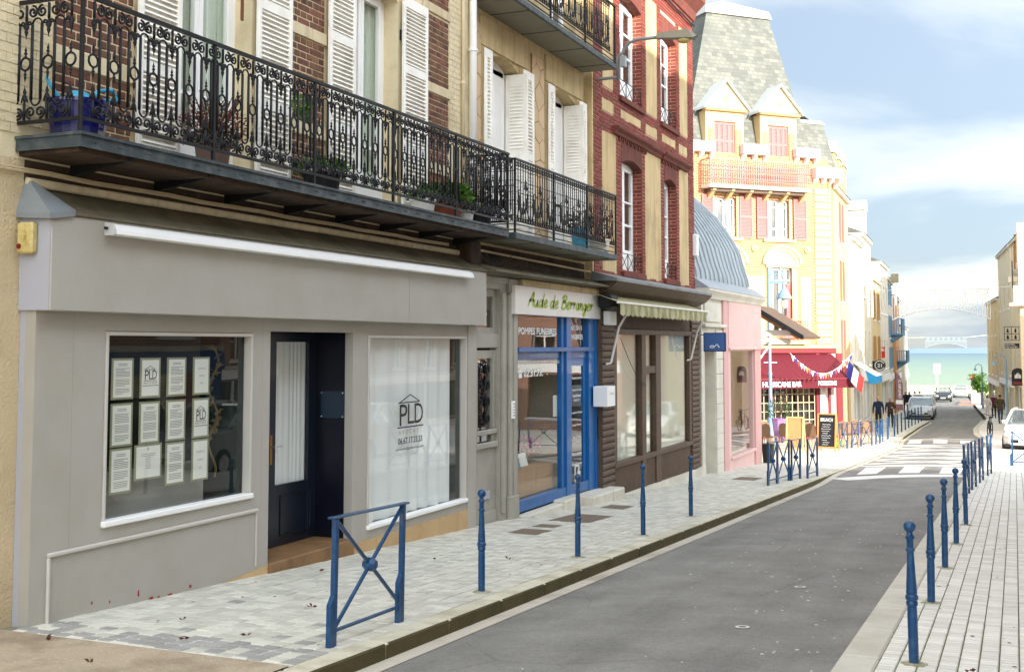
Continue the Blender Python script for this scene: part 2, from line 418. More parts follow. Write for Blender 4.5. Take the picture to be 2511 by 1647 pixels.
A['red'] = pmat('red plastic', lin(120, 14, 18), 0.4, 0.1, 5)
A['pink'] = pmat('pink painted render', lin(224, 188, 180), 0.7, 0.05, 1.5, 0.15, 60, stain=(lin(200, 150, 140), 0.3, 1.5))
A['pink_dark'] = pmat('deeper pink paint', lin(212, 166, 160), 0.7, 0.05, 1.5, 0.1, 60)
A['whitestone'] = pmat('white painted stone', lin(214, 208, 192), 0.8, 0.08, 1.5, 0.25, 40, stain=(lin(170, 160, 140), 0.4, 1.2))
A['tower_stone'] = pmat('yellow limestone', lin(202, 174, 124), 0.8, 0.08, 2, 0.2, 20)
A['slate'] = pmat('slate', lin(118, 120, 116), 0.7, 0.2, 3)
A['shutter_red'] = pmat('faded pink red shutter', lin(190, 104, 102), 0.6, 0.08, 3)
A['iron_red'] = pmat('red painted iron', lin(196, 110, 108), 0.6, 0.15, 6)
A['lead'] = pmat('pale lead', lin(200, 200, 196), 0.6, 0.05, 2)
A['maroon'] = pmat('maroon paint', lin(112, 22, 34), 0.5, 0.1, 3)
A['maroon_cloth'] = pmat('maroon awning canvas', lin(88, 15, 30), 0.85, 0.08, 4, 0.1, 200)
A['chrome'] = pmat('chrome', (0.7, 0.7, 0.7), 0.2, 0.03, 5, metal=1.0)
A['rubber'] = pmat('rubber', lin(26, 26, 27), 0.8, 0.2, 9)
A['glass'] = glassmat('shop glass', (0.95, 0.97, 0.96), f0=0.015, wav=0.02)
A['glass_dark'] = glassmat('window glass', (0.6, 0.66, 0.66), f0=0.10, wav=0.02)
A['glass_dirty'] = glassmat('dusty glass', (0.82, 0.84, 0.78), f0=0.04, rough=0.04, wav=0.01)
A['wood_light'] = pmat('light wood', lin(190, 140, 80), 0.6, 0.15, 6)
A['chalk'] = pmat('chalkboard', lin(30, 30, 38), 0.7, 0.2, 4)
A['leaf'] = pmat('green leaf', lin(74, 112, 34), 0.6, 0.15, 20, island=0.35)
A['leaf_dark'] = pmat('dark leaf', lin(44, 66, 36), 0.6, 0.15, 20, island=0.35)
A['leaf_red'] = pmat('heather leaf', lin(120, 62, 54), 0.7, 0.15, 20, island=0.4)
A['terracotta'] = pmat('terracotta', lin(150, 80, 58), 0.8, 0.12, 8, 0.2, 60)
A['browngrey_pot'] = pmat('brown plastic pot', lin(128, 104, 92), 0.6, 0.1, 5)
A['bluetub'] = pmat('glossy blue tub', lin(4, 14, 92), 0.25, 0.05, 4, coat=0.5)
A['cyan'] = pmat('light blue plastic', lin(66, 170, 206), 0.35, 0.06, 5)
A['purple'] = pmat('lilac pot', lin(138, 104, 150), 0.6, 0.06, 5)
A['skin'] = pmat('skin', lin(200, 150, 125), 0.6, 0.05, 20)
A['hair'] = pmat('hair', lin(70, 52, 40), 0.7, 0.2, 40)
A['rattan'] = pmat('woven rattan', lin(128, 98, 74), 0.8, 0.25, 60)
A['rust'] = pmat('rusty iron', lin(120, 70, 44), 0.8, 0.3, 20)
# ------------------------------------------------------------------ ground
LE = [(-60,-4.03),(46,-4.05),(50,-4.3),(54,-4.55),(60,-4.78),(71,-5.0),(81,-5.1),(83,-5.6),(85,-6.9),(105,-7.4),(140,-9.4),(180,-12)]
RE = [(-60,-1.07),(50,-1.1),(56,-1.45),(60,-1.82),(68,-2.1),(85,-2.05),(91,-2.2),(112,-3.26),(138,-4.4),(180,-6.4)]
def le(y): return lerp_tab(LE, y)
def re(y): return lerp_tab(RE, y)
ZL = [(-60, -.19), (26.5, -.19), (29.5, -.095), (53, -.095), (57, -.17), (180, -.17)]   # the road rises to a table at the crossing
def road_z(x, y):
    a, b = le(y), re(y); t = min(max((x - a) / (b - a), 0), 1)
    zl = lerp_tab(ZL, y); zr = -0.065
    return g(y) + zl + (zr - zl) * t + 0.03 * math.sin(math.pi * t)
def asphalt_mat():
    m = bpy.data.materials.new('asphalt'); m.use_nodes = True; nt = m.node_tree; N = nt.nodes; L = nt.links; bs = N['Principled BSDF']; bs.inputs['Roughness'].default_value = 0.88
    geo = N.new('ShaderNodeNewGeometry')
    def noise(sc, det, scale=None, rough=.55):
        n = N.new('ShaderNodeTexNoise'); n.inputs['Scale'].default_value = sc; n.inputs['Detail'].default_value = det; n.inputs['Roughness'].default_value = rough
        if scale:
            mp = N.new('ShaderNodeMapping'); mp.inputs['Scale'].default_value = scale; L.new(geo.outputs['Position'], mp.inputs[0]); L.new(mp.outputs[0], n.inputs['Vector'])
        else: L.new(geo.outputs['Position'], n.inputs['Vector'])
        return n.outputs['Fac']
    def ramp(f, a, b, lo, hi):
        r = N.new('ShaderNodeMapRange'); r.inputs['From Min'].default_value = a; r.inputs['From Max'].default_value = b; r.inputs['To Min'].default_value = lo; r.inputs['To Max'].default_value = hi; L.new(f, r.inputs[0]); return r.outputs[0]
    def mul(a, b):
        n = N.new('ShaderNodeMath'); n.operation = 'MULTIPLY'; L.new(a, n.inputs[0]); L.new(b, n.inputs[1]); return n.outputs[0]
    v = mul(mul(ramp(noise(95, 3, None, .7), .35, .65, .78, 1.22), ramp(noise(1.6, 7), .35, .65, .85, 1.13)), mul(ramp(noise(1.0, 5, (2.6, .10, 1)), .35, .65, .90, 1.09), ramp(noise(22, 4), .35, .65, .92, 1.08)))
    hs = N.new('ShaderNodeHueSaturation'); hs.inputs['Color'].default_value = (*lin(132, 129, 122), 1); L.new(v, hs.inputs['Value'])
    # fine cracks: thin lines of a distorted cell pattern, only in places
    vo = N.new('ShaderNodeTexVoronoi'); vo.feature = 'DISTANCE_TO_EDGE'; vo.inputs['Scale'].default_value = .55; L.new(geo.outputs['Position'], vo.inputs['Vector'])
    cr = N.new('ShaderNodeMath'); cr.operation = 'LESS_THAN'; L.new(vo.outputs['Distance'], cr.inputs[0]); cr.inputs[1].default_value = .004
    ms = ramp(noise(.35, 3), .5, .6, 0, .45); mk_ = mul(cr.outputs[0], ms)
    mx = N.new('ShaderNodeMix'); mx.data_type = 'RGBA'; L.new(mk_, mx.inputs[0]); L.new(hs.outputs[0], mx.inputs[6]); mx.inputs[7].default_value = (*lin(70, 68, 64), 1)
    L.new(mx.outputs[2], bs.inputs['Base Color'])
    bp = N.new('ShaderNodeBump'); bp.inputs['Strength'].default_value = .6; bp.inputs['Distance'].default_value = .012; L.new(noise(120, 3), bp.inputs['Height']); L.new(bp.outputs[0], bs.inputs['Normal'])
    return m
A['asphalt'] = asphalt_mat()
A['drive'] = pmat('brown tarmac drive', lin(186, 168, 144), 0.9, 0.22, 2.5, 0.8, 60, stain=(lin(120, 100, 76), 0.55, 1.4), speck=(38, 0.5, lin(214, 200, 178)))
A['grout'] = pmat('paver joint sand', lin(150, 144, 128), 0.95, 0.2, 3, 0.3, 60, stain=(lin(96, 100, 60), 0.5, 1.5))
A['grout_r'] = pmat('mossy paver joint', lin(112, 112, 84), 0.95, 0.25, 3, 0.3, 60, stain=(lin(86, 96, 40), 0.5, 1.5))
A['paver'] = pmat('grey cream granite paver', lin(206, 202, 188), 0.8, 0.10, 9, 0.25, 120, obj=0.15, hue=0.02, speck=(120, 0.25, lin(172, 168, 160)))
A['paver_i'] = pmat('grey cream granite paving', lin(206, 202, 188), 0.8, 0.10, 9, 0.25, 120, island=0.15, hue=0.02, speck=(120, 0.25, lin(172, 168, 160)))
A['paver_d'] = pmat('dark granite paver', lin(162, 159, 153), 0.8, 0.1, 9, 0.25, 120, obj=0.1)
A['paver_r'] = pmat('pale beige paver', lin(226, 220, 208), 0.8, 0.08, 7, 0.25, 120, obj=0.12, hue=0.02)
A['paver_ri'] = pmat('pale beige paving', lin(226, 220, 208), 0.8, 0.08, 7, 0.25, 120, island=0.12, hue=0.02)
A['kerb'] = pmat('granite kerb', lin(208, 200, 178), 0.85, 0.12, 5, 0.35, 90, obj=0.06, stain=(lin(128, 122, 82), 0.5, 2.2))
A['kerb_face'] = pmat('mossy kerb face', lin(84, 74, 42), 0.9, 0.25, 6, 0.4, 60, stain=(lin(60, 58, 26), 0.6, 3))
A['concrete'] = pmat('concrete gutter', lin(204, 194, 176), 0.9, 0.12, 3, 0.4, 90, stain=(lin(130, 118, 98), 0.5, 1.5))
A['paint'] = pmat('white road paint', lin(226, 222, 212), 0.75, 0.08, 5, 0.3, 120, stain=(lin(170, 166, 158), 0.35, 2.5))
A['sand'] = pmat('beach sand', lin(222, 200, 150), 0.95, 0.08, 0.2)
A['field'] = pmat('bare ground', lin(130, 122, 108), 0.95, 0.15, 0.3)
def seamw():
    m = bpy.data.materials.new('sea water'); m.use_nodes = True
    nt = m.node_tree; N = nt.nodes; L = nt.links; b = N['Principled BSDF']
    b.inputs['Roughness'].default_value = 0.55; b.inputs['Specular IOR Level'].default_value = 0.3
    geo = N.new('ShaderNodeNewGeometry'); sp = N.new('ShaderNodeSeparateXYZ'); L.new(geo.outputs['Position'], sp.inputs[0])
    mr = N.new('ShaderNodeMapRange'); mr.inputs['From Min'].default_value = 450; mr.inputs['From Max'].default_value = 2200
    L.new(sp.outputs['Y'], mr.inputs[0])
    rp = N.new('ShaderNodeValToRGB'); L.new(mr.outputs[0], rp.inputs[0])
    e = rp.color_ramp.elements; e[0].color = (*lin(146, 160, 134), 1); e[1].color = (*lin(96, 122, 140), 1); e.new(0.35).color = (*lin(124, 146, 136), 1)
    L.new(rp.outputs[0], b.inputs['Base Color'])
    n = N.new('ShaderNodeTexNoise'); n.inputs['Scale'].default_value = 0.25; n.inputs['Detail'].default_value = 5; L.new(geo.outputs['Position'], n.inputs['Vector'])
    bp = N.new('ShaderNodeBump'); bp.inputs['Strength'].default_value = 0.4; bp.inputs['Distance'].default_value = 0.6; L.new(n.outputs['Fac'], bp.inputs['Height']); L.new(bp.outputs[0], b.inputs['Normal'])
    return m
A['sea'] = seamw()

ys_g = [-60, -40, -20, -5] + [i * 2.0 for i in range(0, 45)] + [92, 100, 110, 120, 134, 150, 165, 180, 200, 240, 300, 380, 460]
def strip(xa, xb, ys, zf, nx=1):
    b = MB()
    for y0, y1 in zip(ys, ys[1:]):
        for k in range(nx):
            f0, f1 = k / nx, (k + 1) / nx
            P = lambda f, y: (xa(y) + (xb(y) - xa(y)) * f, y)
            pts = [P(f0, y0), P(f1, y0), P(f1, y1), P(f0, y1)]
            b.quad(*[(x, y, zf(x, y)) for x, y in pts])
    return b
# one broad sheet of ground, well below the paved surfaces
struct(strip(lambda y: -400, lambda y: 400, ys_g, lambda x, y: g(y) - 0.33).build('ground', A['field']))
struct(strip(lambda y: -400, lambda y: 400, [168, 180, 200, 240, 300, 380, 460, 475], lambda x, y: g(y) - 0.16).build('beach', A['sand']))
MB().quad((-1500, 440, -14), (1500, 440, -14), (1500, 2600, -14), (-1500, 2600, -14)).build('sea', A['sea'])['kind'] = 'structure'
# far shore across the bay
hb = MB(); n_ = 60
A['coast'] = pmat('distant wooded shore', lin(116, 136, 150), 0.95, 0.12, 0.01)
hp = [(-1500 + 3000 * i / n_, -5.8 + 1.6 * math.sin(i * 0.7) + rnd.uniform(-.5, .5)) for i in range(n_ + 1)]
for (xa, za), (xb, zb) in zip(hp, hp[1:]):
    hb.quad((xa, 2200, -15), (xb, 2200, -15), (xb, 2235, zb), (xa, 2235, za)); hb.quad((xa, 2235, za), (xb, 2235, zb), (xb, 2500, -15), (xa, 2500, -15))
struct(hb.build('hills', A['coast']))

ys_r = [i * 1.0 for i in range(-12, 130)] + [134, 140, 150, 160, 170, 178]
road = struct(strip(le, re, ys_r, road_z, 4).build('road', A['asphalt'], smooth=True))
# concrete gutter along the left kerb
struct(strip(lambda y: le(y), lambda y: le(y) + 0.17, [i * 1.0 for i in range(-12, 84)], lambda x, y: road_z(x, y) + 0.004).build('gutter', A['concrete']))
# left pavement bed and right pavement bed
DRIVE_Y = 6.45
pav_l = struct(strip(lambda y: -40, lambda y: le(y) - 0.2, [DRIVE_Y] + [i * 1.0 for i in range(7, 130)] + [140, 160, 178], lambda x, y: gl(y) - 0.012).build('pavement_left', A['grout']))
struct(strip(lambda y: -9.5, lambda y: le(y) - 0.2, [-12, -8, -4, 0, 2, 4, DRIVE_Y], lambda x, y: gl(y) + 0.004).build('driveway', A['drive']))
pav_r = struct(strip(lambda y: re(y) + 0.2, lambda y: 24, [i * 1.0 for i in range(-12, 130)] + [140, 160, 178], lambda x, y: g(y) - 0.012).build('pavement_right', A['grout_r']))

# ---- kerb stones, one by one
def kerb_mesh(L_, w, h):
    b = MB().cbox(0, w, 0, L_, -h, 0, 0.012); return b
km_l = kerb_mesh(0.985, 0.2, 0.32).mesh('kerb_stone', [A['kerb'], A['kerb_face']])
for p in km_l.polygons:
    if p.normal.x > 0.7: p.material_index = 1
A['kerb_r'] = pmat('pale kerb slab', lin(206, 199, 184), 0.85, 0.10, 4, 0.35, 90, obj=0.06, stain=(lin(170, 162, 140), 0.4, 2.2))
km_r = kerb_mesh(0.985, 0.24, 0.32).mesh('kerb_stone', A['kerb_r'])
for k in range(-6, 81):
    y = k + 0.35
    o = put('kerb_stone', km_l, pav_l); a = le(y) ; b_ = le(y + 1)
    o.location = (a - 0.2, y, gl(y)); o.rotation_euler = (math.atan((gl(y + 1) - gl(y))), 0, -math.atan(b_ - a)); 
for k in range(-4, 84):
    y = k + 0.1
    o = put('kerb_stone', km_r, pav_r); a = re(y); b_ = re(y + 1)
    o.location = (a, y, g(y)); o.rotation_euler = (math.atan(g(y + 1) - g(y)), 0, -math.atan(b_ - a))
# pale mortar bed under the last rows beside the drive
struct(strip(lambda y: -6.6, lambda y: le(y) - 0.21, [DRIVE_Y, DRIVE_Y + .4], lambda x, y: gl(y) - .006).build('mortar_bed', pmat('white mortar', lin(226, 222, 210), .9, .1, 6, .3, 60)))
# ---- pavers
def tilt(y): return math.atan(g(y + 0.5) - g(y - 0.5))
PW = .125
pm_l = [MB().cbox(0, PW - .006, 0, L_ - 0.007, -0.03, 0, 0.006).mesh('paver', A['paver']) for L_ in (0.11, 0.125, 0.14, 0.16)]
pm_ld = [MB().cbox(0, PW - .014, .006, L_ - 0.007, -0.03, 0, 0.006).mesh('paver', A['paver_d']) for L_ in (0.11, 0.125, 0.14, 0.16)]
lens = (0.11, 0.125, 0.14, 0.16)
cand = []
ncol = 19; x_first = -4.235 - PW
for c in range(ncol):
    x = x_first - c * PW
    y = DRIVE_Y + 0.02 + rnd.uniform(0, 0.1)
    while y < 31:
        i = rnd.choice((0, 1, 1, 2, 2, 3)); cand.append((x, y, i)); y += lens[i]
cand.sort(key=lambda t: t[1])
rest = MB()
for j, (x, y, i) in enumerate(cand):
    dz = rnd.uniform(-0.002, 0.003)
    dark_ = (y < DRIVE_Y + 0.40 and rnd.random() < .7) or rnd.random() < 0.025
    if j < 300:
        o = put('paver', (pm_ld if dark_ else pm_l)[i], pav_l)
        o.location = (x, y, gl(y) + dz); o.rotation_euler = (tilt(y), 0, rnd.uniform(-.006, .006))
    else:
        L_ = lens[i] - 0.007; y1 = y + L_
        a, b_ = gl(y) + dz, gl(y1) + dz
        rest._add([(x, y, a), (x + PW - .006, y, a), (x + PW - .006, y1, b_), (x, y1, b_), (x, y, a - .02), (x + PW - .006, y, a - .02), (x + PW - .006, y1, b_ - .02), (x, y1, b_ - .02)],
                  [(0, 1, 2, 3), (4, 5, 1, 0), (5, 6, 2, 1), (6, 7, 3, 2), (7, 4, 0, 3)])
stuff(rest.build('paving', A['paver_i'], pav_l))
# light stone fill beyond the resolvable pavers
far = strip(lambda y: -40, lambda y: le(y) - 0.2, [31.0 + i for i in range(0, 99)] + [140, 160, 178], lambda x, y: gl(y) - 0.002)
stuff(far.build('far_paving', A['paver_i'], pav_l))
# right pavement: narrow rows running along the kerb
RW = 0.118; RL = 0.078
pm_r = MB().cbox(0, RW - 0.009, 0, RL - 0.007, -0.03, 0, 0.006).mesh('paver', A['paver_r'])
cand = []
for c in range(0, 16):
    x = re(10) + 0.25 + c * RW; y = 5.0 + (c % 2) * RL / 2 + rnd.uniform(-.01, .01)
    while y < 34:
        cand.append((x, y)); y += RL * rnd.choice((1, 1, 1, .55)) if False else RL
# nearest visible ones first: only those inside the picture's lower right corner
def seen(x, y): return x < 0.012 * y + 0.12 and y > 7.2
cand.sort(key=lambda t: (not seen(*t), t[1]))
rest = MB()
for j, (x, y) in enumerate(cand):
    dz = rnd.uniform(-0.002, 0.002)
    if j < 300:
        o = put('paver', pm_r, pav_r); o.location = (x, y, g(y) + dz); o.rotation_euler = (tilt(y), 0, rnd.uniform(-.006, .006))
    else:
        y1 = y + RL - 0.007; w = RW - 0.009; a, b_ = g(y) + dz, g(y1) + dz
        rest._add([(x, y, a), (x + w, y, a), (x + w, y1, b_), (x, y1, b_), (x, y, a - .02), (x + w, y, a - .02), (x + w, y1, b_ - .02), (x, y1, b_ - .02)],
                  [(0, 1, 2, 3), (4, 5, 1, 0), (5, 6, 2, 1), (6, 7, 3, 2), (7, 4, 0, 3)])
stuff(rest.build('paving', A['paver_ri'], pav_r))
stuff(strip(lambda y: re(10) + 0.25 + 16 * RW, lambda y: 24, [i * 2.0 for i in range(-6, 66)], lambda x, y: g(y) - 0.002).build('plain_paving', A['paver_ri'], pav_r))
stuff(strip(lambda y: re(y) + 0.25, lambda y: 1.5, [34.0 + i for i in range(0, 96)], lambda x, y: g(y) - 0.0005).build('far_paving', A['paver_ri'], pav_r))

# ---- road markings: two bands of bars and a row of zigzag lines between them
def paintq(b, pts, dz=0.005):
    b.poly([(x, y, road_z(x, y) + dz) for x, y in pts]); return b
mk = MB()
bars = [((-3.49, 29.1), (-3.07, 29.44), (-3.15, 32.6), (-3.62, 32.25)), ((-2.63, 29.9), (-2.17, 30.3), (-2.24, 33.3), (-2.72, 33.0)), ((-1.73, 30.35), (-1.26, 30.7), (-1.31, 33.8), (-1.8, 33.5)),
        ((-3.96, 49.1), (-3.46, 49.5), (-3.65, 53.0), (-4.11, 52.6)), ((-3.02, 49.7), (-2.5, 49.9), (-2.66, 53.3), (-3.2, 53.2)), ((-2.03, 50.1), (-1.52, 50.4), (-1.65, 53.7), (-2.17, 53.5))]
for bq in bars:
    a_, b_, c_, d_ = bq
    for i in range(8):
        L2 = lambda p, q, t: (p[0] + (q[0] - p[0]) * t, p[1] + (q[1] - p[1]) * t)
        paintq(mk, [L2(a_, d_, i / 8), L2(b_, c_, i / 8), L2(b_, c_, (i + 1) / 8), L2(a_, d_, (i + 1) / 8)], .007)
    mk.build('crossing_bar', A['paint'], road); mk = MB()
def pline(p, q, w):
    b = MB(); dx, dy = q[0] - p[0], q[1] - p[1]; L_ = math.hypot(dx, dy); n = (-dy / L_ * w / 2, dx / L_ * w / 2); k = max(2, int(L_ / 0.8))
    for i in range(k):
        a, c = i / k, (i + 1) / k
        P = lambda t, s_: (p[0] + dx * t + n[0] * s_, p[1] + dy * t + n[1] * s_)
        paintq(b, [P(a, 1), P(a, -1), P(c, -1), P(c, 1)][::-1])
    return b
lines = [((-3.75, 27.9), (-1.1, 30.2), 0.75), ((-3.8, 33.0), (-1.12, 34.9), 0.5), ((-4.05, 47.5), (-1.25, 49.7), 0.6), ((-4.3, 53.6), (-1.5, 55.4), 0.6), ((-3.5, 56.2), (-2.7, 57.0), 0.4)]
for p, q, w in lines: pline(p, q, w).build('crossing_line', A['paint'], road)
# zigzag: pairs of shallow diagonals that cross in lozenges
for j in range(5):
    ya = 34.0 + j * 2.75
    pline((-3.85, ya + 0.3), (-1.2, ya + 3.6), 0.36).build('zigzag_line', A['paint'], road)
    pline((-3.85, ya + 2.5), (-1.2, ya + 1.7), 0.36).build('zigzag_line', A['paint'], road)
# ---- small round studs and litter on the road
for (x, y, r_) in ((-1.95, 9.1, 0.055), (-1.88, 11.3, 0.055)):
    b = MB(); n = 20
    for i in range(n):
        a0, a1 = 2 * math.pi * i / n, 2 * math.pi * (i + 1) / n
        paintq(b, [(x + math.cos(a) * rr, y + math.sin(a) * rr * 1.1) for a, rr in ((a0, r_), (a1, r_), (a1, r_ * .55), (a0, r_ * .55))], 0.006)
    tag(b.build('survey_ring', A['paint'], None), 'white painted ring on the asphalt, %s of the two' % ('nearer' if y < 10 else 'farther'), 'road mark')
A['flint'] = pmat('white grit', lin(200, 198, 190), 0.8, 0.1, 9)
b = MB()
for i in range(150):
    y = rnd.uniform(6.5, 22); x = rnd.choice((rnd.uniform(-3.7, -1.2), rnd.uniform(-2.4, -1.2), rnd.uniform(-2.2, -1.2))); s_ = rnd.uniform(.004, .014)
    b.ball((x, y, road_z(x, y) + .002), s_, 5, 3, 0, (1.4, 1, .4))
o = stuff(b.build('grit', A['flint'])); tag(o, 'loose white grit scattered over the asphalt', 'grit')
A['deadleaf'] = pmat('dead leaf', lin(84, 50, 34), 0.8, 0.3, 30, island=0.3)
for i, (x, y) in enumerate([(-5.3, 6.75), (-5.75, 7.3), (-6.1, 6.3), (-5.35, 5.9), (-5.0, 7.05), (-5.6, 11.2), (-4.95, 11.6), (-6.2, 9.9), (-5.2, 8.2), (-0.3, 7.9)]):
    b = MB(); z = gl(y) if x < -3 else g(y)
    for k in range(3): b.leaf((0, 0, 0.012), (rnd.uniform(-1, 1), rnd.uniform(-1, 1), .25), rnd.uniform(.03, .055), .011)
    o = b.build('fallen_leaf', A['deadleaf'], None, loc=(x, y, z + 0.004)); 
    lab = ['curled dead leaf on pavers left of the nearest blue barrier', 'small dark dead leaf below the grey wall panel', 'dark dead leaf lying on brown drive at far left corner', 'dead leaf on brown drive near the paver edge', 'dead leaf by the dark corner pavers', 'brown leaf on pavement under the curtained shop window', 'brown leaf right of the barrier on pavers', 'dark leaf close to the doorstep', 'dead leaf in the middle of the near left pavers', 'rust brown leaf on the right pavement'][i]
    tag(o, lab, 'leaf', 'fallen leaves')
b = MB()
for i in range(150):
    y = rnd.uniform(6.6, 24); x = rnd.uniform(-6.4, -4.3) if i % 3 else rnd.uniform(-.7, .2); r_ = rnd.uniform(.006, .017); z = (gl(y) if x < -3 else g(y)) + .0045; n = 7
    b.poly([(x + r_ * rnd.uniform(.7, 1.2) * math.cos(6.283 * k / n), y + r_ * rnd.uniform(.7, 1.2) * math.sin(6.283 * k / n), z) for k in range(n)])
tag(stuff(b.build('gum_spots', pmat('trodden gum', lin(92, 88, 80), .8, .2, 40, island=.3))), 'small dark trodden spots scattered over both pavements', 'gum')
# ---- utility covers in the left pavement
A['cover'] = pmat('rusty brown cast cover', lin(120, 104, 88), 0.8, 0.25, 12, 0.4, 60)
for i, (x0, x1, y0, y1) in enumerate([(-5.95, -5.55, 13.9, 14.45), (-5.95, -5.65, 14.75, 15.1), (-6.05, -5.45, 15.6, 16.7), (-6.05, -5.65, 17.8, 18.4), (-5.7, -5.2, 25.6, 26.6)]):
    ym = (y0 + y1) / 2; b = MB().cbox(x0 - (x0 + x1) / 2, x1 - (x0 + x1) / 2, y0 - ym, y1 - ym, -.02, .006, .004)
    o = b.build('utility_cover', A['cover'], None, loc=((x0 + x1) / 2, ym, gl(ym))); o.rotation_euler = (tilt(ym), 0, 0)
    tag(o, ['rectangular utility cover right of the first left bollard', 'small utility cover below the grey door', 'long utility cover under the blue shop window', 'utility cover beside the stone block steps', 'utility cover in front of the white stone doorway'][i], 'cover', 'utility covers in the pavement')
# ------------------------------------------------------------------ wall helpers (facades that face +X)
def wall_boxes(b, xf, xb, y0, y1, z0, z1, ops, mi=0):
    ys = sorted({y0, y1, *[o[0] for o in ops if y0 < o[0] < y1], *[o[1] for o in ops if y0 < o[1] < y1]})
    for a, c in zip(ys, ys[1:]):
        m_ = (a + c) / 2
        zz = sorted([(o[2], o[3]) for o in ops if o[0] < m_ < o[1]])
        z = z0
        for (p, q) in zz:
            if p > z + 1e-4: b.box(xb, xf, a, c, z, p, mi)
            z = max(z, q)
        if z < z1 - 1e-4: b.box(xb, xf, a, c, z, z1, mi)
    return b
def brick_list(y0, y1, z0, z1, blocks, course=0.073, st=0.232, joint=0.013, bond='english', phase=0):
    """bricks (y, z, length, height) that fill the rectangle except the blocked rectangles"""
    out = []; k = phase; z = z0
    while z + course * 0.6 < z1:
        h = min(course, z1 - z) - joint
        blk = sorted([(b[0], b[1]) for b in blocks if b[2] < z + course * 0.5 < b[3]])
        segs = []; y = y0
        for (p, q) in blk:
            if p > y: segs.append((y, min(p, y1)))
            y = max(y, q)
        if y < y1: segs.append((y, y1))
        for (p, q) in segs:
            if q - p < 0.03: continue
            if bond == 'english': L_ = st if k % 2 == 0 else st / 2
            else: L_ = st
            y = p - ((st / 4 if k % 2 == 0 else 0) if bond == 'english' else (st / 2 if k % 2 else 0))
            while y < q - 0.01:
                a, c = max(y, p), min(y + L_, q)
                if c - a > 0.035: out.append((a + joint / 2, z + joint / 2, c - a - joint, h))
                y += L_
        z += course; k += 1
    return out
def emit_bricks(lst, xface, depth, parent, m_obj, m_rest, nobj, key, rest_name='brickwork', jit=0.003):
    lst = sorted(lst, key=key); cache = {}; rest = MB()
    for j, (y, z, L_, h) in enumerate(lst):
        xo = xface + rnd.uniform(-jit, jit)
        if j < nobj:
            kk = (round(L_, 2), round(h, 3))
            if kk not in cache:
                cache[kk] = MB().cbox(-depth, 0, 0, L_, 0, h, 0.004).mesh('brick', m_obj)
            put('brick', cache[kk], parent, loc=(xo, y, z))
        else:
            rest._add([(xo, y, z), (xo, y + L_, z), (xo, y + L_, z + h), (xo, y, z + h), (xo - depth, y, z), (xo - depth, y + L_, z), (xo - depth, y + L_, z + h), (xo - depth, y, z + h)],
                      [(0, 1, 2, 3), (1, 5, 6, 2), (5, 1, 0, 4), (3, 2, 6, 7), (0, 3, 7, 4)])
    if rest.f: stuff(rest.build(rest_name, m_rest, parent))
XW, XS, XB = -6.736, -6.583, -6.115
# ================================================================== brick townhouse over the grey shop
H1 = thing('brick_townhouse', 'cream and brown brick townhouse with long black iron balcony above grey shopfront', 'house', (XW, 10.4, gl(10.4)))
op1 = [(8.31, 9.435, 3.12, 5.85), (11.30, 12.40, 3.12, 5.85)]
b = MB(); wall_boxes(b, XW, XW - 0.32, 3.0, 14.43, 3.0, 9.4, op1)
b.build('wall', A['creambrick'], H1)
MB().box(XW - 0.32, XW, 3.0, 6.62, gl(6) - 0.3, 3.0).build('plaster_wall', A['plaster'], H1)
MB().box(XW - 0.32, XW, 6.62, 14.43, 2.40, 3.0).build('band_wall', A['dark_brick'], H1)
MB().prism([(XW - 4.5, 9.4), (XW + 0.3, 9.4), (XW + 0.3, 9.5), (XW - 4.5, 11.8)], 'y', 3.0, 14.43).build('roof', A['slate'], H1)
MB().box(XW - 8, XW - 7.7, 3.0, 14.43, -1, 9.4).build('rear_wall', A['plaster'], H1)
MB().box(XW - 8, XW - 0.32, 3.0, 3.2, -1, 9.4).build('side_wall', A['plaster'], H1)
# brown brick panels with cream bands
pan = [(6.86, 7.76), (10.03, 10.74), (13.05, 13.775)]
zon = [(3.13, 3.79), (3.935, 4.82), (4.945, 5.85), (5.97, 7.2)]
lst = []
for (ya, yb) in pan:
    for (za, zb) in zon:
        MB().box(XW, XW + 0.006, ya, yb, za, zb).build('mortar_panel', A['mortar_w'], H1)
        lst += brick_list(ya + .01, yb - .01, za, zb, [], phase=0)
emit_bricks(lst, XW + 0.012, 0.012, H1, A['brown_brick'], A['brown_brick_i'], 300, lambda t: (t[1] > 5.9, t[0]))
for (za, zb) in ((3.79, 3.935), (4.82, 4.945), (5.85, 5.97)):
    for (ya, yb) in pan: MB().cbox(XW, XW + 0.028, ya - .02, yb + .02, za, zb, .006).build('stone_band', A['cream'], H1)
lst = []
for (ya, yb) in ((5.6, 6.85), (13.79, 14.15)): lst += brick_list(ya, yb, 3.18, 7.2, [], joint=0.008)
for (ya, yb) in ((7.95, 8.31), (9.435, 9.7), (11.0, 11.30), (12.4, 12.6)): lst += brick_list(ya, yb, 5.86, 6.6, [], joint=0.008)
emit_bricks(lst, XW + 0.006, 0.006, H1, A['creambrick'], A['creambrick'], 0, lambda t: t[0], 'cream_brickwork', 0.002)
MB().cbox(XW + .001, XW + .02, 9.24, 9.28, 4.72, 5.0, .006).build('wall_anchor', A['rust'], H1)
